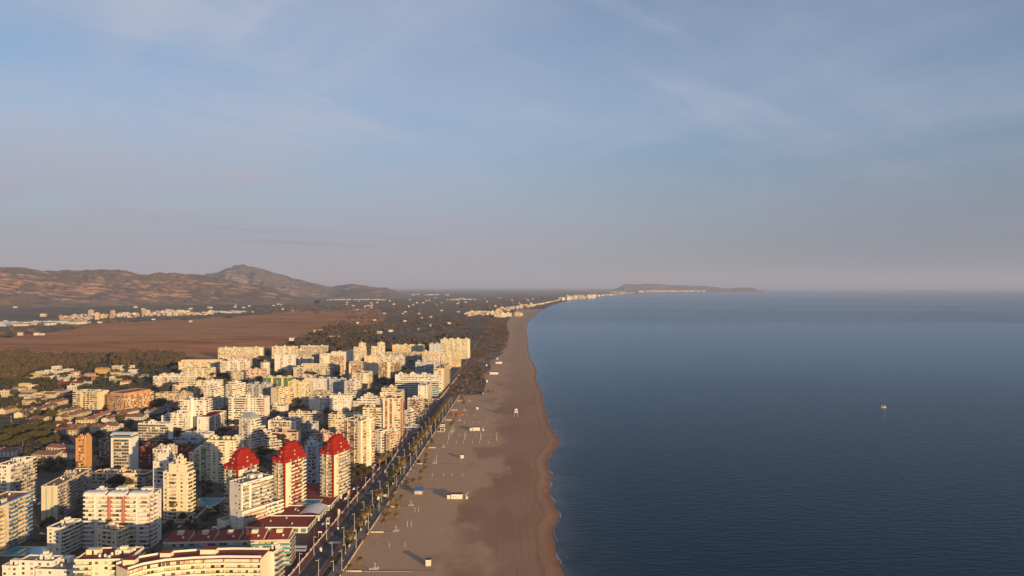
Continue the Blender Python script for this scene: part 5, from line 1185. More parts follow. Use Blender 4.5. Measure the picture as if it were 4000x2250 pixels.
PR = {'pine': [tree_proto('pine_tree', 'umbrella', 12, 7.5, LF['pine'], .45, .6), tree_proto('pine_tree', 'umbrella', 14, 8.5, LF['pine'], .5, -1)],
      'broad': [tree_proto('leafy_tree', 'b', 8, 4.2, LF['broad'], .95), tree_proto('leafy_tree', 'b', 10, 5, LF['broad'], 1.0), tree_proto('leafy_tree', 'b', 6, 3.6, LF['olive'], .9)],
      'autumn': [tree_proto('bare_brown_tree', 'b', 6, 3.0, LF['autumn'], .95, 0, .28, 26)], 'cyp': [tree_proto('cypress_tree', 'cypress', 11, 1.5, LF['broad'], 1, 0, .3, 90)],
      'palm': [palm_proto(6.2, 5.4, nf=60), palm_proto(5.4, 5.0, nf=54)], 'thin': [palm_proto(4.8, 3.2, True, 24), palm_proto(4.0, 2.9, True, 22)], 'tall': [palm_proto(11.5, 3.0, True, 30)],
      'shrub': [tree_proto('garden_shrub', 'b', 2.6, 2.2, LF['broad'], .9, 0, .3, 70), tree_proto('garden_shrub', 'b', 2.2, 1.9, LF['olive'], .9, 0, .28, 70)]}
used = set()
def plant(kind, x, y, label, cat, group=None, sc=1.0, z=0, i=None):
    P_ = PR[kind]; k = random.randrange(len(P_)) if i is None else i; o = P_[k]; rz = random.uniform(0, 6.28)
    if (kind, k) not in used:
        used.add((kind, k)); o.location = (x, y, z); o.rotation_euler = (0, 0, rz); o.scale = (sc,)*3; tag(o, label, cat, group)
    else: o = dup(o, (x, y, z), rz, sc, label, group, cat)
    if not group and 'group' in o: del o['group']
    return o
ORD = ['nearest', 'second', 'third', 'fourth', 'fifth', 'sixth', 'seventh', 'eighth', 'ninth', 'tenth', 'eleventh', 'twelfth', 'thirteenth', 'fourteenth', 'fifteenth', 'sixteenth', 'seventeenth', 'eighteenth', 'nineteenth', 'twentieth']
def nth(i):
    if i < 20: return ORD[i]
    u = ['', 'first', 'second', 'third', 'fourth', 'fifth', 'sixth', 'seventh', 'eighth', 'ninth']; t = {2: 'twenty', 3: 'thirty', 4: 'forty', 5: 'fifty', 6: 'sixty'}
    n_ = i + 1
    return t[n_//10] + ('-' + u[n_ % 10] if n_ % 10 else 'th').replace('tyth', 'tieth')
# feather palms in the lawn strip
py_ = [455, 482, 496, 506, 543] + [621, 632, 643, 700, 712, 720]
yy = 735
while yy < 1010: py_.append(yy); yy += random.uniform(6.5, 9.5)
for i, yv in enumerate(py_):
    plant('palm', WLL(yv) - 8.7 + random.uniform(-.9, .9), yv, 'thick feather palm in the lawn strip beside the road, %s from the camera' % nth(i), 'palm tree', 'feather palms in the promenade lawn', random.uniform(.68, .92))
for i, (x, y) in enumerate(((0, 418), (1, 432), (2, 565), (2, 580), (1, 600), (0, 660), (1, 675))):
    plant('autumn' if i in (0, 1, 5) else 'broad', WLL(y) - 8.6, y, ('bare brown' if i in (0, 1, 5) else 'small green') + ' tree in the promenade lawn, ' + nth(i) + ' tree from the camera', 'tree', 'small trees in the promenade lawn', .75)
tp_ = [(268, 1325), (170, 1390), (500, 930), (537, 862), (565, 842), (568, 790), (637, 855), (640, 770), (690, 670), (645, 700), (612, 655), (592, 700), (640, 600), (760, 530), (740, 520), (812, 500), (880, 490), (885, 420), (925, 372), (865, 300), (940, 255), (940, 300), (930, 330), (945, 165), (1010, 105), (990, 90)]
for i, (x, y) in enumerate(sorted(tp_, key=lambda q: -q[1])):
    X, Y = g('6', x, y); plant('thin', X, Y, 'small thin palm standing in the beach sand, %s from the camera' % nth(i), 'palm tree', 'young palms on the sand', random.uniform(.8, 1.1))
for i, (x, y) in enumerate(((700, 700), (690, 640), (400, 500), (470, 470), (430, 440), (440, 420), (600, 780), (610, 830), (590, 765), (530, 975), (470, 1075), (500, 1060), (895, 705), (942, 692), (370, 1140))):
    X, Y = g('7', x, y); plant('thin', X, Y, 'small far palm on the sand near the dunes, %s in the scattered far group' % nth(i), 'palm tree', 'far palms on the sand', random.uniform(.9, 1.2))
for i, (x, y) in enumerate(((1790, 880), (1840, 870), (1908, 862), (1946, 850))):
    X, Y = g('1', x, y - 6); plant('tall', X, Y, 'tall slender palm before the stepped ivory tower, %s of four from the left' % ['first', 'second', 'third', 'last'][i], 'palm tree', 'four tall palms by the ivory tower', 1.0)
X, Y = g('1', 2036, 505); plant('tall', X, Y, 'lone tall slender palm right of the stepped ivory tower', 'palm tree', None, .9)
for i, (rg, x, y) in enumerate((('5', 1000, 1350), ('5', 1035, 1330), ('5', 1060, 1310), ('5', 1090, 1290), ('5', 790, 1440), ('5', 655, 800), ('5', 560, 800), ('5', 470, 820), ('1', 800, 740), ('1', 600, 850), ('1', 1490, 1120), ('3', 690, 790), ('3', 620, 800), ('5', 1480, 735), ('5', 1460, 765))):
    X, Y = g(rg, x, y); plant('palm' if i not in (5, 6) else 'tall', X, Y, ['garden palm below the pointed-balcony tower, leftmost of four', 'garden palm below the pointed-balcony tower, second of four', 'garden palm below the pointed-balcony tower, third of four', 'garden palm below the pointed-balcony tower, rightmost of four', 'round-headed palm in the walled garden beside the right red-topped tower', 'slim palm before the angled white block', 'shorter palm before the left wing of the angled white block', 'garden palm left of the angled white block', 'palm in shade right of the long beige slab', 'palm in front of the end wall of the long beige slab', 'palm at the right foot of the terracotta-striped tower', 'palm beside the left street by the terraces', 'second palm beside the left street by the terraces', 'palm in front of the dark red banded tower, far one', 'palm in front of the dark red banded tower, near one'][i], 'palm tree', None, .85 if i not in (5, 6) else .9)
# umbrella pines and single dark trees
pn = [('3', 640, 960, 1.15), ('3', 480, 1060, 1.0), ('3', 620, 1120, 1.1), ('3', 300, 1160, 1.1), ('3', 150, 1190, 1.1), ('3', 40, 1260, 1.0), ('3', 450, 1210, 1.0), ('3', 290, 1290, 1.05), ('3', 150, 1330, 1.0), ('3', 580, 1300, .95), ('3', 720, 1270, .9), ('3', 400, 1120, .9), ('3', 560, 1180, .8),
      ('3', 540, 560, .95), ('3', 620, 560, .9), ('3', 470, 590, .8), ('3', 2060, 620, 1.0), ('4', 1330, 1440, .95), ('4', 1400, 1446, .9), ('4', 1560, 1260, .9), ('4', 130, 620, .8), ('1', 1265, 545, .75), ('1', 1310, 560, .7), ('1', 1170, 550, .7), ('5', 270, 460, .9), ('5', 330, 462, .8), ('4', 1180, 440, .8), ('4', 1260, 440, .8), ('4', 740, 420, .8), ('5', 1040, 520, .8), ('5', 570, 455, .8)]
pl = ['largest umbrella pine beside the left street', 'umbrella pine left of and below the largest one', 'umbrella pine below the largest one, by the dark-roofed villa', 'umbrella pine in the middle of the dark grove', 'umbrella pine at the left of the dark grove', 'umbrella pine at the left edge of the photo', 'umbrella pine in front of the grove', 'low umbrella pine near the grove bottom', 'umbrella pine above the white villa at the left edge', 'umbrella pine above the shaded white villa', 'umbrella pine nearest the orange tower', 'small umbrella pine behind the flat pavilion', 'small umbrella pine between two larger ones',
      'dark pine in the villa quarter, left of a pair', 'dark pine in the villa quarter, right of a pair', 'dark pine beside the bright yellow villa', 'round dark pine behind the orange building bend', 'round dark tree between two red-topped towers', 'dark tree right of the round one behind the red-topped towers', 'dark tree under the low pink block', 'dark round tree before the cream terraced block', 'sunlit tree behind the terracotta-striped tower', 'shaded tree right of the sunlit tree behind the striped tower', 'dark tree left of the sunlit tree behind the striped tower', 'dark tree before the block with orange roof pavilions', 'second dark tree before the block with orange roof pavilions', 'dark tree at the pale block with a green side wall', 'dark tree right of the pale block with a green side wall', 'dark tree below the white block with many balconies', 'dark tree beside the mid-town dark red roof terrace', 'dark tree before the rust and white block']
for (rg, x, y, s), lb in zip(pn, pl):
    X, Y = g(rg, x, y); plant('pine', X, Y, lb, 'pine tree', None, s)
BL = []
for o_ in list(C.objects):
    if o_.get('category') in ('apartment tower', 'apartment block', 'hotel', 'villa', 'terraced house', 'pavilion'): BL.append((o_.location.x, o_.location.y, o_['label']))
seen = {}
def near_label(what, x, y, s):
    bx_, by_, lb = min(BL, key=lambda b: math.hypot(b[0]-x, b[1]-y)); w_ = lb.split(',')[0].split()
    for cut in ('with', 'beside', 'in', 'below', 'behind', 'above', 'left', 'right', 'at', 'of', 'just'):
        if cut in w_[3:]: w_ = w_[:w_.index(cut, 3)]
    da = x / y - bx_ / by_; rel = 'left of' if da < -.008 else ('right of' if da > .008 else ('before' if y < by_ else 'behind'))
    base = what + ' ' + rel + ' the ' + ' '.join(w_[:8]); k = seen.get(base, 0); seen[base] = k + 1
    size = 'large ' if s > .85 else ('small ' if s < .68 else 'middling ')
    return (size + base) if k == 0 else size + base + ', ' + ['farther', 'third', 'fourth', 'fifth', 'sixth', 'seventh', 'eighth', 'ninth', 'tenth'][min(k - 1, 8)] + ' there'
# scattered trees in the streets and gardens, clear of buildings
zones = [('villa quarter at the left', (-900, -310, 640, 1550), 205, ('pine', 'broad', 'broad')), ('streets between the high-rises', (-330, -140, 560, 1400), 60, ('broad', 'broad', 'pine')), ('shaded gardens among the front towers', (-330, -140, 400, 640), 34, ('broad', 'broad')), ('back rows of the town', (-560, -150, 1300, 1650), 36, ('broad', 'pine'))]
for zn, (xa, xb, ya, yb_), num, kinds in zones:
    k = 0; tries = 0
    while k < num and tries < 9000:
        tries += 1; x = random.uniform(xa, xb); y = random.uniform(ya, yb_)
        if inside(x, y, 3.0) or x > WLL(y) - 40: continue
        if abs(x / y) > .78: continue
        if zn.startswith('villa') and x > -150 - (y - 600)*.35 and random.random() < .6: continue
        kd = random.choice(kinds); s = random.uniform(.7, 1.3) * (.75 if kd == 'pine' else 1)
        plant(kd, x, y, near_label(('spreading pine' if kd == 'pine' else 'leafy tree'), x, y, s), 'pine tree' if kd == 'pine' else 'tree', ('pines' if kd == 'pine' else 'leafy trees') + ' in the ' + zn, s); k += 1
# walled garden by the right red-topped tower 
for i, (x, y) in enumerate(((200, 440), (240, 420), (290, 440), (330, 420), (350, 380), (400, 370), (300, 370), (260, 380))):
    X, Y = g('6', x, y + 20); plant('autumn' if i % 2 else 'broad', X, Y, 'bushy tree in the walled garden by the seafront road, %s from the left' % ('first' if i == 0 else nth(i)), 'tree', 'trees in the walled garden', .85)
def drop_unused():
    for kd in PR:
        for k, o in enumerate(PR[kd]):
            if (kd, k) not in used:
                for ch in list(o.children): bpy.data.objects.remove(ch)
                bpy.data.objects.remove(o)
drop_unused()
def mass(name, poly, num, hr, rr, m, kind='stuff', q=34, size=1.0, rows=None):
    xs = [p[0] for p in poly]; ys = [p[1] for p in poly]
    def inp(x, y):
        c_ = False; j = len(poly) - 1
        for i in range(len(poly)):
            if (poly[i][1] > y) != (poly[j][1] > y) and x < (poly[j][0]-poly[i][0])*(y-poly[i][1])/(poly[j][1]-poly[i][1]) + poly[i][0]: c_ = not c_
            j = i
        return c_
    bl = []; t = 0
    while len(bl) < num and t < num*30:
        t += 1; x = random.uniform(min(xs), max(xs)); y = random.uniform(min(ys), max(ys))
        if rows: x = round(x / rows) * rows
        if not inp(x, y) or noise.noise((x*.012, y*.008, 4)) < -.28 or inside(x, y, 2): continue
        vv = .75 + 1.0*max(0, noise.noise((x*.02, y*.02, 8)) + .2) + random.random()*.3; h = random.uniform(*hr)*vv; r = random.uniform(*rr)*vv; bl.append((x, y, h*.55, r, r, h*.5))
    V = leaf_arrays([(a, b, c, d_, e_, f_) for a, b, c, d_, e_, f_ in bl], q, size)
    o = bpy.data.objects.new(name, quads_mesh(name, V, m)); C.objects.link(o); o['kind'] = kind; return o
G3 = lambda L_: [g('3', *p) for p in L_]
wood = leafmat('wood_leaves', (.135, .092, .055), (.045, .038, .024), 0); wood2 = leafmat('scrub_leaves', (.16, .095, .058), (.075, .055, .033), 0)
mass('woodland', G3([(-300, 170), (0, 150), (850, 150), (1500, 165), (2000, 140), (2300, 150), (2250, 270), (1900, 260), (1600, 250), (1000, 290), (800, 270), (500, 300), (330, 350), (200, 420), (-300, 440)]), 1500, (7, 14), (3.2, 6), wood, q=9, size=1.25)
mass('woodland', [gp(x, y) for x, y in ((1000, 1395), (1240, 1290), (1330, 1268), (1450, 1282), (1500, 1325), (1680, 1320), (1790, 1310), (1840, 1300), (1880, 1318), (1780, 1350), (1700, 1395), (1100, 1400))], 800, (5, 10), (3, 5.5), wood, q=8, size=1.3)
mass('woodland', [gp(x, y) for x, y in ((1240, 1285), (1330, 1240), (1500, 1228), (1780, 1230), (1860, 1250), (1800, 1290), (1500, 1295), (1320, 1300))], 330, (4, 8), (3, 6), wood2, q=6, size=1.6)
mass('woodland', [gp(x, y) for x, y in ((0, 1290), (250, 1262), (700, 1240), (900, 1215), (1100, 1200), (1700, 1180), (2000, 1160), (2150, 1160), (1900, 1210), (1450, 1225), (900, 1225), (500, 1258), (0, 1318))], 520, (5, 9), (6, 14), wood2, q=3, size=3.4)
# hedges, bushes and low garden green between the villas and in the town blocks
mass('garden_planting', [(-330, 640), (-420, 620), (-760, 960), (-1050, 1420), (-560, 1560), (-380, 1250), (-330, 900)], 3600, (1.3, 4.5), (1.3, 3.2), leafmat('garden_leaves', (.072, .066, .032), (.030, .032, .017), 0), q=8, size=.75)
mass('garden_planting', [(-330, 420), (-150, 470), (-150, 1500), (-330, 1500)], 1300, (1, 3), (1, 2.4), MATS['garden_leaves'], q=8, size=.6)
# dune scrub between the seafront path and the open sand
dp = [g('7', *p) for p in ((480, 720), (830, 700), (870, 560), (830, 480), (930, 400), (900, 330), (1050, 240), (1100, 150), (1130, 20), (1090, -120), (1000, -240), (840, -120), (820, 0), (700, 240), (620, 420), (440, 640))]
n = NT('dune_ground'); c = n.mix(n.noise(.05, 6, .7, n.map((1, .5, 1)), .38, .6), (.27, .17, .11), (.08, .062, .04)); n.base(c)
sheet('dune_ground', dp, .06, n.m)
mass('dune_scrub', dp, 2200, (.8, 2.4), (1.2, 3.2), wood2, q=7, size=.8)
n = NT('earth_track'); n.base(n.mix(n.noise(.2, 4, .6), (.30, .20, .13), (.22, .14, .09)))
tk = [g('7', *p) for p in ((350, 740), (395, 690), (560, 480), (690, 240), (760, 110), (830, 10))]
m = MB()
for (a, b) in zip(tk, tk[1:]): m.quad((a[0]-3, a[1], .075), (a[0]+3, a[1], .075), (b[0]+3, b[1], .075), (b[0]-3, b[1], .075))
m.obj('path', n.m, None, 'structure')
A_ = gp(1905, 1300); B_ = gp(1945, 1252); m = MB(); m.quad((A_[0]-6, A_[1], .08), (A_[0]+5, A_[1], .08), (B_[0]+6, B_[1], .08), (B_[0]-6, B_[1], .08)); m.obj('path', n.m, None, 'structure')

# ------------------------------------------------------------------ street lamps
def lamp_proto(h, arms=1):
    r = empty('street_lamp', (0, 0, 0)); pm = mat('lamp_pole', (.50, .48, .46), .5, metal=.1)
    m = MB(); m.tube((0, 0, 0), (0, 0, h), .15, .09, 8); m.tube((0, 0, 0), (0, 0, .9), .22, .22, 8); m.obj('pole', pm, r)
    m = MB(); m.box(-1.5, .1, -.12, .12, h - .75, h - .6); m.obj('arm', pm, r)
    m = MB(); m.box(-1.7, -.9, -.2, .2, h - .92, h - .76); m.obj('lamp_head', mat('lamp_head_grey', (.35, .35, .36), .4), r)
    if arms > 1: m = MB(); m.box(-.1, .9, -.1, .1, h*.48, h*.48 + .12); m.box(.5, 1.0, -.15, .15, h*.48 - .12, h*.48); m.obj('lamp_head', mat('lamp_head_grey', (.35, .35, .36), .4), r)
    return r
LP = [lamp_proto(12.0, 2), lamp_proto(6.4, 1)]
first = [True, True]
def lamp(k, x, y, label, group, rz=0):
    if first[k]: first[k] = False; LP[k].location = (x, y, 0); LP[k].rotation_euler = (0, 0, rz); tag(LP[k], label, 'street lamp', group)
    else: dup(LP[k], (x, y, 0), rz, 1, label, group)
for i in range(18): yv = 409 + i*33.4; lamp(0, WLL(yv) - 1.2 - .0, yv, 'tall grey double-headed lamp at the beach edge of the promenade, %s in its row' % nth(i), 'tall lamps along the beach edge')
for i in range(17): yv = 395 + i*26.8; lamp(0, WLL(yv) - 10.5, yv, 'tall grey lamp between the road and the bike path, %s in its row' % nth(i), 'tall lamps on the sea side of the road')
for i in range(20): yv = 405 + i*26.9; lamp(0, WLL(yv) - 23 - 1.5, yv, 'tall grey lamp on the town side of the road, %s in its row' % nth(i), 'tall lamps on the town side of the road', math.pi)
for i in range(16): yv = 408 + i*26.2; lamp(1, WLL(yv) - 5.8, yv, 'short grey lamp between lawn and promenade, %s in its row' % nth(i), 'short lamps beside the lawn')
for i, (x, y) in enumerate(((330, 960), (140, 1010))):
    X, Y = g('3', x, y); lamp(0, X, Y, ['forked lamp beside the left street, right one', 'forked lamp beside the left street, left one'][i], 'lamps beside the left street')

# ------------------------------------------------------------------ things on the beach
WP = mat('white_paint', (.62, .60, .56), .6, .12, 1.5); DKR = mat('dark_roof', (.03, .03, .035), .6); WOOD = mat('grey_wood', (.30, .26, .21), .85, .2, 2); YEL = mat('yellow_paint', (.55, .40, .03), .5)
def hut(label, X, Y, w, d, h, annex=0, name='beach_hut', roofm=DKR, wallmm=WP):
    r = tag(empty(name, (X, Y + d/2, 0)), label, 'beach hut'); a, b = w/2, d/2
    m = MB(); m.box(-a, a, -b, b, .15, h); m.obj('wall', wallmm, r)
    m = MB(); m.box(-a - .15, a + .15, -b - .2, b + .15, h, h + .18); m.obj('roof', roofm, r)
    m = MB(); m.box(-a + w*.55, -a + w*.55 + min(1.0, w*.3), -b - .05, -b, .2, 2.2); m.obj('door', mat('hut_door', (.55, .53, .50), .6), r)
    m = MB(); m.box(-a + w*.12, -a + w*.42, -b - .05, -b, 1.5, 2.3); m.obj('window', mat('hut_hatch', (.38, .37, .36), .5), r)
    m = MB(); m.box(-a - .3, a + .3, -b - .5, b + .3, 0, .15); m.obj('platform', WOOD, r)
    if annex: m = MB(); m.box(-a - annex - .6, -a - .6, -b + .3, b - .4, 0, h - .7); m.box(-a - annex - .7, -a - .5, -b + .2, b - .3, h - .7, h - .58, 1); m.obj('annex', [wallmm, roofm], r)
    return r
def sx(reg, x, y, w=None):
    X, Y = g(reg, x, y); return X, Y
for lab, reg, x, y, wz, h, an in (('small white hut with a dark roof, nearest the camera on the sand', '6', 959, 1318, 51, 3.7, 0), ('largest white beach hut with a dark flat roof and a small annex', '6', 1247, 643, 113, 3.7, 2.6), ('plain white cube hut beyond the row of four posts', '6', 1300, 234, 33, 3.3, 0),
      ('white hut near the far playground', '8', 1596, 240, 52, 3.2, 0), ('long white beach bar hut beyond the tall posts', '8', 1573, 742, 168, 3.9, 2.8), ('small white hut at the edge of the far dunes, lowest of the far huts', '7', 833, 694, 17, 3.6, 0), ('small white hut beside the dark dune scrub', '7', 877, 562, 18, 4, 0),
      ('long low white bar hut at the end of the dune walkway', '7', 955, 472, 95, 4.2, 0), ('small white hut just inside the dunes', '7', 872, 378, 15, 4, 0), ('farther long white bar hut near the dunes', '7', 1020, 351, 55, 4.4, 3), ('farthest small white hut on the beach', '7', 993, 304, 15, 4.4, 0)):
    X, Y = g(reg, x, y); w = wz / REG[reg][2] * Y / FPX; hut(lab, X, Y, w, min(max(3, w*.5), 5), h, an)
X, Y = g('6', 862, 595); r = hut('wooden kiosk with a bright blue sloping roof on the sand', X, Y, 6, 4.5, 3.0, 0, 'beach_kiosk', WOOD, mat('pale_wood', (.50, .46, .30), .8, .2, 2)); m = MB(); m.quad((-3.6, -3, 2.9), (3.6, -3, 2.9), (3.6, 3, 4.6), (-3.6, 3, 4.6)); m.quad((-3.6, 3, 4.45), (3.6, 3, 4.45), (3.6, -3, 2.75), (-3.6, -3, 2.75)); m.obj('sloping_roof', mat('blue_roof', (.02, .11, .38), .5), r)
for sxx in (-3.3, 3.3):
    m = MB(); m.box(sxx - .12, sxx + .12, -2.7, -2.5, 0, 2.8); m.obj('post', WOOD, r)
X, Y = g('8', 778, 745); r = tag(empty('rescue_station', (X, Y + 2.5, 0)), 'two-storey white rescue station beside the far promenade', 'rescue station')
m = MB(); m.box(-2.6, 2.6, -2, 2, 0, 3.2); m.box(-2.4, 2.4, -1.8, 1.8, 4.4, 7.6); m.obj('wall', WP, r)
m = MB(); m.box(-3, 3, -2.4, 2.4, 3.2, 3.4); m.box(-2.8, 2.8, -2.2, 2.2, 7.6, 7.8); m.obj('roof', DKR, r)
for a in (-2.2, 2.2):
    for b in (-1.6, 1.6): m = MB(); m.box(a-.1, a+.1, b-.1, b+.1, 3.4, 4.4); m.obj('leg', WOOD, r)
for a in (-1.3, .2, 1.4):
    m = MB(); m.box(a - .4, a + .4, -1.9, -1.8, 5.2, 6.6); m.obj('window', G_DARK, r); m = MB(); m.box(a - .4, a + .4, -2.06, -2.0, .9, 2.3); m.obj('window', G_DARK, r)
def watch(label, X, Y, s=1.0):
    r = tag(empty('lifeguard_tower', (X, Y, 0)), label, 'lifeguard tower'); pmx = WP
    for a in (-1, 1):
        for b in (-1, 1): m = MB(); m.tube((a*1.5*s, b*1.2*s, 0), (a*1.0*s, b*.9*s, 3.4*s), .13, .11, 5); m.obj('leg', pmx, r)
    m = MB(); m.box(-1.5*s, 1.5*s, -1.3*s, 1.3*s, 3.4*s, 3.6*s); m.obj('platform', pmx, r)
    m = MB(); m.box(-1.1*s, 1.1*s, -.9*s, .9*s, 3.6*s, 5.6*s); m.obj('cabin', pmx, r)
    m = MB(); m.prism([(-1.4*s, -1.2*s), (1.4*s, -1.2*s), (1.4*s, 1.2*s), (-1.4*s, 1.2*s)], 5.6*s, 5.8*s); m.tube((0, 0, 5.8*s), (0, 0, 6.6*s), 1.0*s, .2*s, 8); m.obj('roof', pmx, r)
    m = MB(); m.box(-.5*s, .5*s, -.95*s, -.9*s, 4.3*s, 5.2*s); m.obj('window', G_DARK, r); return r
X, Y = g('7', 1207, 950); watch('white lifeguard tower standing alone in the middle of the far sand', X, Y, 1.6)
def crane(label, X, Y):
    r = tag(empty('beach_hoist', (X, Y, 0)), label, 'beach hoist'); m = MB(); m.box(-.7, .7, -.7, .7, 0, .8); m.tube((-.4, 0, .8), (-.5, 0, 3.2), .2, .15, 6); m.obj('base', WP, r)
    m = MB(); m.tube((-.5, 0, 2.2), (1.6, 0, 5.4), .13, .08, 6); m.tube((-.5, 0, 3.2), (1.6, 0, 5.4), .07, .05, 5); m.obj('arm', WP, r)
    m = MB(); m.tube((.6, -.4, 1.5), (.6, .4, 1.5), .6, .6, 10); m.box(.2, 1.1, -.4, .4, .3, .9); m.obj('seat', WP, r)
X, Y = g('6', 1345, 640); crane('white amphibious chair hoist right of the largest hut', X, Y); X, Y = g('8', 1732, 742); crane('white hoist right of the long beach bar hut', X, Y)
# volleyball and goal posts
PW = mat('post_white', (.66, .60, .50), .6)
def posts(label, group, lst, h, r_=.09):
    for i, (rg, x, y) in enumerate(lst):
        X, Y = g(rg, x, y); m = MB(); m.tube((0, 0, 0), (0, 0, h), r_, r_*.8, 6); m.tube((0, 0, 0), (0, 0, .35), r_*2, r_*2, 6)
        o = m.obj('beach_post', PW); o.location = (X, Y, 0); tag(o, label + ', ' + (['leftmost', 'second from the left', 'third from the left', 'fourth from the left', 'fifth from the left', 'sixth from the left', 'seventh from the left', 'eighth from the left'][i]), 'post', group)
posts('pale net post nearest the camera on the sand', 'nearest pair of net posts', [('6', 568, 1122), ('6', 725, 1118)], 2.5)
posts('tall pale goal post in the second pair from the camera', 'second pair of goal posts', [('6', 750, 916), ('6', 789, 916)], 3.8); posts('tall pale goal post in the third pair from the camera', 'third pair of goal posts', [('6', 826, 775), ('6', 863, 775)], 3.8)
posts('thin net post in the row of four before the blue kiosk', 'row of four net posts', [('6', 1000, 411), ('6', 1113, 411), ('6', 1196, 413), ('6', 1310, 413)], 2.8)
posts('thin net post in the near row of six', 'near row of six net posts', [('8', 896, 1038), ('8', 1102, 1034), ('8', 1265, 1036), ('8', 1484, 1036), ('8', 1648, 1036), ('8', 1867, 1046)], 2.9)
posts('tall floodlight mast on the sand', 'tall masts on the sand', [('8', 923, 950), ('8', 1302, 952), ('8', 1678, 960), ('8', 2053, 965)], 8.2, .13)
posts('thin net post in the far row of six', 'far row of six net posts', [('8', 970, 868), ('8', 1180, 872), ('8', 1340, 872), ('8', 1550, 870), ('8', 1706, 872), ('8', 1916, 872)], 2.9)
posts('thin net post in the farther row of four', 'farther row of four net posts', [('8', 1297, 560), ('8', 1490, 560), ('8', 1635, 560), ('8', 1824, 560)], 2.9)
posts('far net post in the pair beyond the playground', 'far pair of net posts', [('8', 1352, 400), ('8', 1524, 400)], 2.9); posts('tall mast beside the far palms', 'masts beside the far palms', [('8', 1045, 765), ('8', 1003, 805)], 8, .13)
X, Y = g('6', 1045, 280); posts('tall thin mast beyond the second walkway', 'single mast', [('6', 1045, 280)], 8.5, .11)
# foot showers
def shower(label, X, Y):
    r = tag(empty('foot_shower', (X, Y, 0)), label, 'foot shower'); m = MB(); m.box(-2.2, 2.2, -1.3, 1.3, 0, .22); m.obj('base', WP, r)
    m = MB(); m.tube((0, 0, .2), (0, 0, 3.0), .11, .11, 6); m.tube((0, 0, 3.0), (-.5, 0, 3.3), .08, .08, 5); m.tube((0, 0, 3.0), (.5, 0, 3.3), .08, .08, 5); m.obj('pole', WP, r)
    m = MB(); m.tube((1.5, 0, .2), (1.5, 0, 1.2), .13, .13, 6); m.obj('tap', WP, r)
for i, (rg, x, y) in enumerate((('6', 425, 1342), ('6', 635, 964), ('6', 785, 707), ('6', 1022, 282), ('6', 1113, 121), ('8', 985, 765), ('8', 1175, 495), ('8', 1300, 260), ('8', 1410, 42), ('7', 558, 672), ('7', 605, 607), ('7', 645, 545))):
    X, Y = g(rg, x, y); shower('white foot shower on the sand, %s along the beach' % nth(i), X, Y)
# walkways over the sand with a short lit wall at their landward end
bw = mat('boardwalk', (.26, .20, .16), .9, .25, 1.0)
for i, (rg, xa, xb, y) in enumerate((('6', 150, 1020, 1372), ('6', 395, 680, 978), ('6', 560, 830, 722), ('6', 690, 1300, 545), ('6', 850, 1320, 290), ('6', 965, 1140, 128), ('8', 660, 1060, 768), ('8', 850, 1215, 492), ('8', 1000, 1330, 258), ('8', 1130, 1420, 42))):
    A_ = g(rg, xa, y); B_ = g(rg, xb, y); m = MB(); m.box(A_[0], B_[0], A_[1], A_[1] + 2.4, -.05, .12 if i != 3 else .06); m.obj('boardwalk', bw, None, 'structure')
    if i == 3: continue
    m = MB(); L_ = min(9, (B_[0]-A_[0])*.45); m.box(0, L_, -.3, 0, -.1, .75); o = m.obj('landing_wall', wallw); o.location = (A_[0] - .8, A_[1] - .1, 0)
    tag(o, 'low cream wall at the landward end of the %s walkway' % nth(i), 'wall')
    if i == 0: m = MB(); m.box(0, L_*0 + 28, -.25, 0, -.1, .35); o = m.obj('walkway_edge', WOOD); o.location = (A_[0] + L_, A_[1] - .05, 0); tag(o, 'low timber edge of the nearest walkway', 'edging')
# playground ship, climbing net, signs, bins, benches
X, Y = g('8', 1140, 385); r = tag(empty('playground_ship', (X, Y, 0)), 'rust-brown wooden playground ship on the far sand', 'playground ship'); RW = mat('rust_wood', (.30, .09, .045), .8, .3, 1)
m = MB(); m.prism([(-7, -1.5), (5, -2), (8, 0), (5, 2), (-7, 1.5)], 0, 2.2); m.obj('hull', RW, r); m = MB(); m.box(-7, -4, -1.5, 1.5, 2.2, 4.2); m.box(3, 5.4, -1.2, 1.2, 2.2, 3.4); m.obj('cabin', RW, r)
for a in (-3, 1.5): m = MB(); m.tube((a, 0, 2.2), (a, 0, 7.5), .15, .1, 6); m.tube((a-1.8, 0, 5.6), (a+1.8, 0, 5.6), .08, .08, 5); m.obj('mast', RW, r)
X, Y = g('8', 1440, 140); r = tag(empty('climbing_net', (X, Y, 0)), 'thin red climbing pyramid on the far sand', 'climbing net'); RD = mat('red_rope', (.30, .06, .05), .6)
m = MB(); m.tube((0, 0, 0), (0, 0, 6), .12, .1, 6); m.obj('mast', RD, r)
for k in range(6): a = k*math.pi/3; m = MB(); m.tube((0, 0, 6), (3.6*math.cos(a), 3.6*math.sin(a), 0), .05, .05, 4); m.obj('rope', RD, r)
X, Y = g('9', 45, 1275)
def bench(label, X, Y):
    r = tag(empty('concrete_bench', (X, Y, 0), math.radians(88)), label, 'bench'); m = MB(); m.box(-1.5, 1.5, -.35, .35, .42, .58); m.obj('seat', WP, r)
    for a in (-1.1, 1.1): m = MB(); m.box(a-.2, a+.2, -.3, .3, 0, .42); m.obj('leg', WP, r)
    m = MB(); m.box(-1.5, 1.5, .25, .38, .585, 1.1); m.obj('backrest', WP, r)
for i, yv in enumerate((447, 461, 477, 493, 508, 528, 556, 588, 640, 690, 742, 790)): bench('white bench at the lawn edge of the promenade, %s from the camera' % nth(i), WLL(yv) - 6.4, yv)
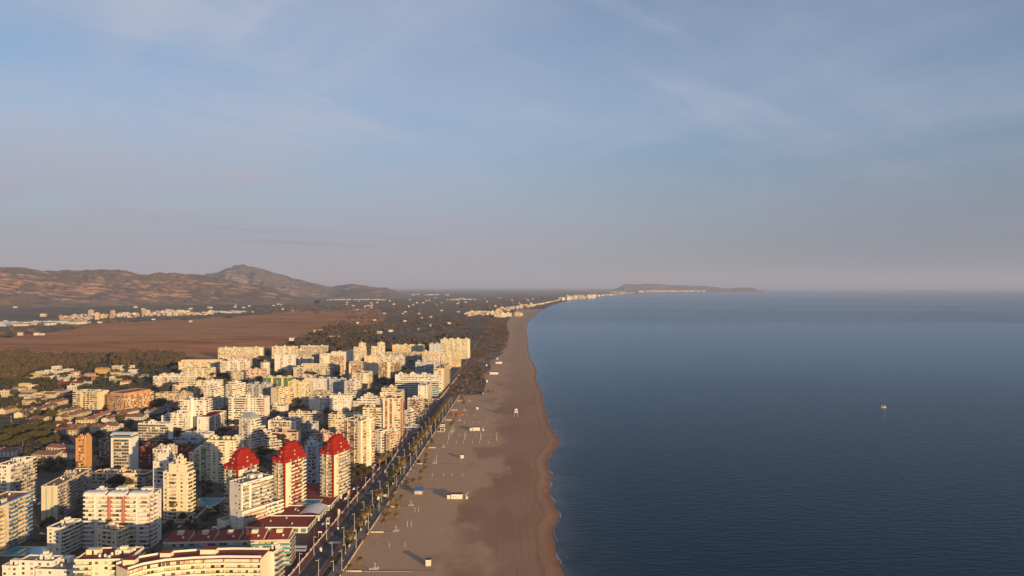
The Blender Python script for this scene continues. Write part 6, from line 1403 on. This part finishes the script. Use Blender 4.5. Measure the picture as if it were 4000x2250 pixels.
def panel_sign(label, X, Y, w, h, z0=1.0, m_=WP, rz=0):
    r = tag(empty('information_sign', (X, Y, 0), rz), label, 'sign'); m = MB(); m.box(-w/2, w/2, -.08, .08, z0, z0 + h); m.obj('panel', m_, r)
    for a in (-w*.4, w*.4): m = MB(); m.box(a-.08, a+.08, .09, .22, 0, z0 + h*.8); m.obj('post', METAL, r)
for (x, y, w, h, z, lab) in ((428, 1060, 1.4, 2.4, .3, 'bright advertising pillar on the town pavement'), (706, 705, 1.0, 1.8, .2, 'small white pillar on the town pavement'), (1358, 250, 1.8, 2.4, 1.6, 'large sign board at the far end of the palm lawn, left'), (1465, 190, 4.0, 2.2, .8, 'wide pale board at the far end of the palm lawn, right'), (415, 830, 2.6, 1.0, 3.2, 'raised white sign beside the frontage pavilion'), (722, 480, 1.6, 4.4, .2, 'pale ticket booth-like pillar by the balustrade')):
    X, Y = g('9', x, y); panel_sign(lab, X, Y, w, h, z, WP if 'pale' not in lab else balm)
X, Y = g('9', 540, 690); r = tag(empty('ladder_sign', (X, Y, 0)), 'tall ladder-shaped sign frame beside the frontage road', 'sign frame')
for a in (-1.1, 1.1): m = MB(); m.box(a-.09, a+.09, -.09, .09, 0, 7.6); m.obj('post', WP, r)
for k in range(5): m = MB(); m.box(-1.0, 1.0, -.06, .06, 1.5 + k*1.45, 1.65 + k*1.45); m.obj('rung', WP, r)
m = MB(); m.box(-1.2, 1.2, -.12, .12, 3.3, 4.5); m.obj('panel', WP, r)
X, Y = g('9', 1218, 1350); m = MB(); m.tube((0, 0, 0), (0, 0, 1.2), .38, .42, 10); o = m.obj('litter_bin', YEL); o.location = (X, Y, 0); tag(o, 'yellow litter bin beside the nearest foot shower', 'bin')
# open parasol frames / terrace awning by the road
X, Y = g('9', 90, 1045); r = tag(empty('terrace_awning', (X, Y, 0)), 'white terrace awnings beside the long red-roofed block', 'awning'); m = MB(); m.box(-4, 4, -1.6, 1.6, 2.6, 2.75); m.obj('canopy', WP, r); m = MB(); m.box(-2.6, 5.2, -6, -3.4, 2.2, 2.35); m.obj('canopy', WP, r)
for a in (-3.8, 3.8):
    for b in (-1.4, 1.4): m = MB(); m.box(a-.06, a+.06, b-.06, b+.06, 0, 2.6); m.obj('post', METAL, r)

# ------------------------------------------------------------------ vehicles
CARC = {'white': (.62, .62, .62), 'silver': (.35, .36, .38), 'black': (.02, .02, .022), 'red': (.30, .02, .02), 'blue': (.03, .06, .16)}
TY = mat('tyre', (.02, .02, .02), .9); HL = mat('headlight', (.6, .6, .58), .2, spec=.6)
def car(label, X, Y, rz, colr, van=False):
    r = tag(empty('parked_van' if van else 'parked_car', (X, Y, 0), rz), label, 'van' if van else 'car'); pm = mat('car_paint_' + colr, CARC[colr], .25, spec=.6)
    Lh, w = (2.5, .98) if van else (2.1, .87); m = MB(); side = [(-Lh, .35), (Lh, .35), (Lh, .8 if not van else 1.1), (Lh*.55, 1.0 if not van else 1.35), (Lh*.30, 1.45 if not van else 2.0), (-Lh*.6, 1.5 if not van else 2.05), (-Lh*.92, 1.0 if not van else 1.9), (-Lh, .85)]
    b = len(m.v); k = len(side); m.v += [(x, -w, z) for x, z in side] + [(x, w, z) for x, z in side]
    for i in range(k): j = (i+1) % k; m.f.append((b+i, b+k+i, b+k+j, b+j)); m.m.append(0)
    m.f.append(tuple(range(b, b+k))); m.m.append(0); m.f.append(tuple(reversed(range(b+k, b+2*k)))); m.m.append(0); m.obj('body', pm, r)
    top = 1.38 if not van else 1.9
    for sy in (-1, 1): m = MB(); m.box(-Lh*.58, Lh*.26, min(sy*w, sy*(w+.01)), max(sy*w, sy*(w+.01)), 1.0, top); m.obj('window', G_DARK, r)
    m = MB(); zz_ = (1.0, 1.45) if not van else (1.35, 2.0); m.quad((Lh*.545, -w*.9, zz_[0]+.03), (Lh*.545, w*.9, zz_[0]+.03), (Lh*.325, w*.9, zz_[1]-.02), (Lh*.325, -w*.9, zz_[1]-.02)); m.obj('windscreen', G_DARK, r)
    for a in (-Lh*.62, Lh*.62):
        for sy in (-1, 1): m = MB(); m.tube((a, sy*(w-.18), .33), (a, sy*(w+.02), .33), .33, .33, 10); m.obj('wheel', TY, r)
    for sy in (-.6, .6): m = MB(); m.box(Lh, Lh+.03, sy-.15, sy+.15, .6, .75); m.obj('headlight', HL, r)

car('black car alone on the seafront road', *g('9', 522, 915), math.radians(88), 'black')
for i, (rg, x, y, cc, rz, lab) in enumerate((('5', 1372, 945, 'white', 1.5, 'white car parked beside the small six-storey block, rightmost'), ('5', 1350, 962, 'white', 1.5, 'white car parked beside the small six-storey block, middle'), ('5', 1335, 985, 'white', 1.5, 'white car parked beside the small six-storey block, leftmost'), ('5', 1370, 1035, 'silver', 1.5, 'silver car on the town pavement near the striped tower'),
     ('5', 1540, 735, 'silver', .2, 'silver car parked below the yellow-sided tower'), ('5', 1562, 722, 'blue', .2, 'blue car parked below the yellow-sided tower'), ('5', 1585, 712, 'white', .2, 'white car parked below the yellow-sided tower'), ('5', 1500, 790, 'white', .2, 'white car parked before the dark red banded tower'), ('5', 1480, 805, 'silver', .2, 'silver car parked before the dark red banded tower'),
     ('1', 365, 640, 'silver', 1.5, 'silver car in the dark street right of the tan-balconied slab, upper'), ('1', 372, 672, 'white', 1.5, 'white car in the dark street right of the tan-balconied slab, middle'), ('1', 415, 712, 'white', 1.5, 'white car in the dark street right of the tan-balconied slab, lower'), ('4', 400, 1215, 'red', .1, 'red car on the purple-grey square behind the ivory green-trimmed tower'), ('4', 385, 1212, 'white', .1, 'white car on the purple-grey square behind the ivory green-trimmed tower'),
     ('2', 1560, 545, 'silver', .3, 'silver car between the red-topped towers'), ('2', 1600, 540, 'black', .3, 'black car between the red-topped towers'), ('3', 235, 990, 'white', .5, 'white car on the left street, lower one'), ('3', 380, 925, 'silver', .5, 'silver car on the left street, upper one'))):
    car(lab, *g(rg, x, y), rz, cc)
cn = 0
for (x0_, y0_, x1_, y1_, num, where) in ((-330, 468, -160, 458, 14, 'the street in front of the lettered hotel'), (-227.5, 475, -215, 640, 12, 'the street beside the stepped ivory tower'), (-340, 605, -140, 598, 12, 'the street behind the red-topped towers'), (-500, 805, -140, 781, 16, 'the middle cross street')):
    for i in range(num):
        if random.random() < .25: continue
        t = (i + .5)/num; x = x0_ + (x1_-x0_)*t; y = y0_ + (y1_-y0_)*t
        if inside(x, y, .5): continue
        cc = random.choice(['white', 'silver', 'white', 'black', 'red', 'blue', 'silver']); car('%s car in %s, %s from the sea' % (cc, where, nth(num-1-i) if num-1-i else 'first'), x, y, math.atan2(y1_-y0_, x1_-x0_), cc)
for i, yv in enumerate((487, 493, 499, 540, 546, 553, 560, 572, 580, 610, 618, 640, 648, 655)):
    cc = ['white', 'black', 'silver', 'blue', 'white', 'silver', 'red'][i % 7]; car('%s car parked on the frontage road, %s from the camera' % (cc, nth(i)), WLL(yv) - 34.8 + (3.2 if i % 3 else 0)*0, yv, 1.55, cc)
X, Y = g('2', 640, 975); car('white van in the dark street left of the lettered hotel', X, Y, .1, 'white', True)

# ------------------------------------------------------------------ people on the promenade
CL = [mat('dark_clothes', (.03, .03, .04), .9), mat('grey_clothes', (.20, .20, .21), .9), mat('red_clothes', (.28, .05, .05), .9)]
HAIR = mat('dark_hair', (.03, .02, .015), .8)
def person(label, X, Y, rz, m_):
    J = [(0, 0, .95), (0, 0, 1.15), (0, 0, 1.42), (0, 0, 1.52), (0, .02, 1.66), (-.19, 0, 1.40), (-.25, -.04, 1.12), (-.24, .12, .90), (.19, 0, 1.40), (.25, .05, 1.12), (.24, .20, .92), (-.10, 0, .90), (-.11, .18, .50), (-.11, .10, .07), (-.11, .26, .04), (.10, 0, .90), (.11, -.04, .50), (.11, -.28, .10), (.11, -.16, .04)]
    E = [(0, 1), (1, 2), (2, 3), (3, 4), (2, 5), (5, 6), (6, 7), (2, 8), (8, 9), (9, 10), (0, 11), (11, 12), (12, 13), (13, 14), (0, 15), (15, 16), (16, 17), (17, 18)]
    R = [.15, .14, .16, .06, .105, .07, .05, .035, .07, .05, .035, .095, .065, .045, .04, .095, .065, .045, .04]
    me = bpy.data.meshes.new('person'); me.from_pydata(J, E, []); me.materials.append(m_); o = bpy.data.objects.new('person', me); C.objects.link(o)
    sm = o.modifiers.new('skin', 'SKIN'); o.modifiers.new('sub', 'SUBSURF').levels = 1
    if not me.skin_vertices: bpy.context.view_layer.objects.active = o
    for i, rr in enumerate(R): me.skin_vertices[0].data[i].radius = (rr, rr)
    me.skin_vertices[0].data[0].use_root = True
    o.location = (X, Y, .03); o.rotation_euler = (0, 0, rz); tag(o, label, 'person')
    m = MB(); m.tube((0, -.01, 1.64), (0, -.01, 1.79), .115, .07, 8); m.obj('hair', HAIR, o)
for i, (rg, x, y, k, lab) in enumerate((('9', 945, 1110, 0, 'person in dark clothes walking on the promenade, right of a pair'), ('9', 885, 1105, 0, 'person in dark clothes walking on the promenade, left of a pair'), ('9', 1118, 180, 2, 'person in red-brown clothes on the town pavement near the far palms'), ('9', 1088, 235, 0, 'person in dark clothes on the town pavement near the far palms'),
     ('9', 657, 762, 0, 'person in dark clothes crossing at the road edge, right'), ('9', 612, 800, 1, 'person in grey clothes at the road edge, left'), ('9', 940, 405, 1, 'person in grey clothes on the road edge below the podium'), ('9', 325, 770, 2, 'person in red clothes beside the nearest pavilion'), ('9', 718, 1445, 0, 'person in dark clothes at the bottom edge of the promenade'), ('9', 1350, 950, 1, 'person in grey clothes standing on the sand near the nearest posts'))):
    X, Y = g(rg, x, y); person(lab, X, Y, random.choice([0, 3.1, .3]), CL[k])

# ------------------------------------------------------------------ boat
X, Y = gp(3452, 1592.5, SEA); r = tag(empty('motor_boat', (X, Y, SEA), math.radians(-12)), 'small white cabin boat with a flat canopy, alone on the sea', 'boat')
hullp = [(-4.2, -1.5), (2.2, -1.5), (4.6, 0), (2.2, 1.5), (-4.2, 1.5)]
m = MB(); b0 = len(m.v); lo_ = [(-3.9, -1.1), (1.8, -1.1), (3.7, 0), (1.8, 1.1), (-3.9, 1.1)]
m.v += [(x, y, -.1) for x, y in lo_] + [(x, y, .95) for x, y in hullp]
for i in range(5): j = (i+1) % 5; m.f.append((b0+i, b0+j, b0+5+j, b0+5+i)); m.m.append(0)
m.f.append((5, 6, 7, 8, 9)); m.m.append(0); m.obj('hull', WP, r)
m = MB(); m.box(.2, 2.6, -1.05, 1.05, .95, 3.1); m.obj('cabin', WP, r); m = MB(); m.box(-3.9, 2.8, -1.4, 1.4, 3.1, 3.25); m.obj('canopy', WP, r)
for a in (-3.7, -1.6):
    for bq in (-1.3, 1.3): m = MB(); m.box(a-.06, a+.06, bq-.06, bq+.06, .95, 3.1); m.obj('post', WP, r)
m = MB(); m.box(-3.6, .1, -1.0, 1.0, .96, 1.5); m.obj('seat', mat('boat_seat', (.04, .03, .03), .8), r); m = MB(); m.box(.15, .2, -.9, .9, 1.9, 2.8); m.box(.6, 2.2, -1.1, -1.05, 1.9, 2.7); m.obj('window', G_DARK, r)

r.scale = (.82, .82, .82)
# ------------------------------------------------------------------ far towns and farms
def far_mesh(i, wall, roof, shape):
    m = MB(); rr = random.Random(i)
    w, d_, h = shape
    m.box(-w/2, w/2, -d_/2, d_/2, -1, h, 0); m.box(-w/2 + .3, w/2 - .3, -d_/2 + .3, d_/2 - .3, h, h + .4, 1)
    if h < 9: m.v += [(-w/2-.4, -d_/2-.4, h+.41), (w/2+.4, -d_/2-.4, h+.41), (w/2+.4, 0, h+2.4), (-w/2-.4, 0, h+2.4), (w/2+.4, d_/2+.4, h+.41), (-w/2-.4, d_/2+.4, h+.41)]; q = len(m.v) - 6; m.f += [(q, q+1, q+2, q+3), (q+3, q+2, q+4, q+5)]; m.m += [1, 1]
    else: m.box(-w*.15, w*.15, -2, 2, h + .4, h + 3.2, 0)
    nf = max(1, int(h/3)); k = max(2, int(w/4))
    for j in range(nf):
        for c_ in range(k):
            x = -w/2 + w*(c_ + .5)/k; m.box(x - w/k*.28, x + w/k*.28, -d_/2 - .06, -d_/2, j*3 + .9, j*3 + 2.4, 2)
            if c_ == 0: m.box(w/2, w/2 + .06, -d_*.3, -d_*.1, j*3 + .9, j*3 + 2.4, 2); m.box(w/2, w/2 + .06, d_*.1, d_*.3, j*3 + .9, j*3 + 2.4, 2)
    return m.mesh('far_building', [wm(wall), wm(roof), G_MID])
FM = {}
def far_set(key, specs): FM[key] = [(far_mesh(i, *s_), s_[0]) for i, s_ in enumerate(specs)]
far_set('low', [('white', 'clay', (13, 10, 6)), ('ivory', 'clay', (15, 11, 6.5)), ('cream', 'terracotta', (12, 10, 7)), ('white', 'gravel', (18, 11, 6)), ('beige', 'clay', (14, 10, 8))])
far_set('mid', [('ivory', 'clay', (22, 13, 13)), ('salmon', 'clay', (20, 13, 16)), ('cream', 'clay', (26, 14, 12)), ('white', 'gravel', (20, 12, 16)), ('tan', 'clay', (24, 13, 14)), ('pink', 'clay', (18, 12, 12))])
far_set('high', [('ivory', 'clay', (26, 15, 30)), ('pink', 'gravel', (22, 14, 38)), ('white', 'gravel', (34, 15, 26)), ('tan', 'clay', (26, 15, 34))])
far_set('shed', [('white', 'gravel', (60, 40, 8)), ('bluegrey', 'grey', (45, 50, 9)), ('beige', 'clay', (50, 30, 8))])
far_set('resort', [('cream', 'clay', (22, 14, 12)), ('yellow', 'clay', (24, 14, 15)), ('ivory', 'gravel', (26, 14, 12)), ('orange', 'clay', (20, 13, 12)), ('white', 'gravel', (20, 14, 16))])
CN = {'white': 'white', 'ivory': 'ivory', 'cream': 'cream', 'beige': 'beige', 'salmon': 'salmon-pink', 'tan': 'tan', 'pink': 'pink', 'bluegrey': 'grey-blue', 'yellow': 'yellow', 'orange': 'orange'}
def far(key, X, Y, name, where, cat, sc=1.0, z=0):
    me, wl = random.choice(FM[key]); o = bpy.data.objects.new(name, me); C.objects.link(o); o.location = (X, Y, z); o.rotation_euler = (0, 0, random.uniform(-.35, .35)); s_ = sc * random.uniform(.85, 1.2)
    o.scale = (s_, s_, s_ * random.uniform(.9, 1.15)); tag(o, CN[wl] + ' ' + where, cat, CN[wl] + ' ' + where)
def far_line(key, n_, xa, xb, yfun, name, where, cat, sc=1, jy=3, key2=None, p2=.0):
    for i in range(n_):
        x = xa + (xb - xa) * (i + random.random()) / n_; y = yfun(x) + random.uniform(-jy, jy)
        X, Y = gp(x, y); far(key2 if key2 and random.random() < p2 else key, X, Y, name, where, cat, sc)
# inland town (photo px): spine from (225,1245) to (810,1222)
sp_ = lambda x: 1250 - (x - 230) * .052
far_line('mid', 105, 235, 720, lambda x: sp_(x) - 3, 'town_house', 'town house in the inland town below the hills', 'town house', .82, 8, 'low', .45)
far_line('low', 42, 620, 830, lambda x: 1229 - (x-620)*.012, 'town_house', 'town house in the inland town below the hills', 'town house', 1, 5, 'mid', .2)
for x, y in ((355, 1243), (370, 1244), (380, 1248), (565, 1232), (570, 1228), (645, 1233), (660, 1234), (705, 1230), (715, 1230), (440, 1240)): X, Y = gp(x, y); far('high', X, Y, 'town_block', 'tall block rising from the inland town', 'town block', .85)
far_line('shed', 26, -20, 340, lambda x: 1270 - x*.035, 'warehouse', 'warehouse on the near edge of the inland town', 'warehouse', 1, 6)
far_line('shed', 8, 830, 980, lambda x: 1221, 'warehouse', 'warehouse right of the inland town', 'warehouse', .9, 3)
far_line('low', 30, 1280, 1510, lambda x: 1172 - (x-1280)*.004, 'village_house', 'village house at the foot of the far hill', 'village house', 1.3, 1.5)
far_line('shed', 10, 1590, 1860, lambda x: 1153 if x < 1750 else 1172, 'warehouse', 'far warehouse on the plain below the horizon', 'warehouse', 1.4, 1.5)
# first resort on the coast
for i in range(105):
    t = random.random(); u = random.random()
    x = 1820 + 260*t + u*10; yb_ = 1232 - (x - 1820)*.155 if x > 1930 else 1226 - (x-1820)*.06
    X, Y = gp(x, yb_ + random.uniform(-3, 10) * (1 if x < 2000 else .6))
    if X > shoreX(Y) - 70: X = shoreX(Y) - 75 - random.random()*60
    far('resort', X, Y, 'resort_block', 'block in the first seaside resort down the coast', 'resort block', .95 if random.random() < .6 else .75)
for x, y in ((1945, 1240), (1965, 1239), (1985, 1236), (1952, 1228), (2022, 1235), (2030, 1234)): X, Y = gp(x, y); far('resort', X, Y, 'resort_block', 'larger front block of the first seaside resort', 'resort block', 1.5)
far_line('low', 26, 2085, 2200, lambda x: 1197 - (x-2085)*.21 - 3, 'beach_house', 'beach house between the two coastal resorts', 'beach house', 1.4, 1)
# second resort
far_line('high', 56, 2188, 2325, lambda x: 1173 - (x-2188)*.085, 'resort_tower', 'tower in the second resort down the coast', 'resort tower', 1.15, 2.2, 'mid', .3)
far_line('mid', 26, 2330, 2480, lambda x: 1158 - (x-2330)*.09, 'beach_house', 'block on the low coast before the cape', 'coastal block', 1.5, .8)
# buildings at the foot of the cape
for xa, xb, n_, kk in ((2380, 2440, 12, 'mid'), (2495, 2620, 34, 'high'), (2620, 2660, 8, 'high'), (2665, 2760, 24, 'high'), (2785, 2800, 3, 'mid'), (2830, 2900, 10, 'mid'), (2936, 2972, 9, 'high')):
    far_line(kk, n_, xa, xb, lambda x: 1142.2 - (x-2500)*.009, 'seafront_building', 'far building at the foot of the cape', 'seafront building', 1.4 if kk == 'high' else 1.7, .35)
# scattered farmhouses on the plain
k = 0
while k < 105:
    x = random.uniform(900, 2150); y = random.choice([random.uniform(1150, 1200), random.uniform(1165, 1300)])
    if y > 1215 and x < 1380: continue
    X, Y = gp(x, y)
    if X > shoreX(Y) - 250 or inside(X, Y, 5): continue
    if y > 1250 and x > 1780: continue
    far('low', X, Y, 'farmhouse', 'farmhouse scattered on the plain behind the town', 'farmhouse', 1.0 if y > 1200 else 1.2); k += 1
for x, y in ((80, 1310), (145, 1309), (160, 1309), (390, 1262), (440, 1260), (600, 1250), (745, 1258), (1145, 1330), (1155, 1328), (1300, 1326), (1320, 1322), (1238, 1297), (1248, 1296), (1480, 1303), (1430, 1302)): X, Y = gp(x, y); far('low', X, Y, 'farmhouse', 'farmhouse at the edge of the marsh', 'farmhouse', 1.1)
for x, y in ((60, 1190), (170, 1225), (40, 1186), (530, 1190), (560, 1200), (640, 1210), (655, 1203), (735, 1208), (820, 1192), (745, 1196)): X, Y = gp(x, y + 12); far('low', X, Y, 'farmhouse', 'farmhouse at the foot of the near hills', 'farmhouse', 1.6)

# things that look alike: say which one by counting from the left
same = {}
for o in C.objects:
    if o.get('label'): same.setdefault(o['label'], []).append(o)
for lb, lst in same.items():
    if len(lst) > 1:
        lst.sort(key=lambda o: o.location.x / max(1.0, o.location.y))
        for i, o in enumerate(lst): o['label'] = lb + ', ' + ('first' if i == 0 else nth(i)) + ' from the left'

# ------------------------------------------------------------------ the air
hm = bpy.data.materials.new('haze_air'); hm.use_nodes = True; t_ = hm.node_tree; t_.nodes.clear()
pv_ = t_.nodes.new('ShaderNodeVolumePrincipled'); ov = t_.nodes.new('ShaderNodeOutputMaterial'); t_.links.new(pv_.outputs[0], ov.inputs['Volume'])
pv_.inputs['Color'].default_value = (.58, .68, .98, 1); pv_.inputs['Density'].default_value = 3.8e-5; pv_.inputs['Anisotropy'].default_value = .0
m = MB(); m.box(-63500, 63500, -2500, 63500, -4, 900); o = m.obj('haze', hm); o['kind'] = 'stuff'
for q in LOG: print('CHECK', q)
print('objects', len(bpy.data.objects))
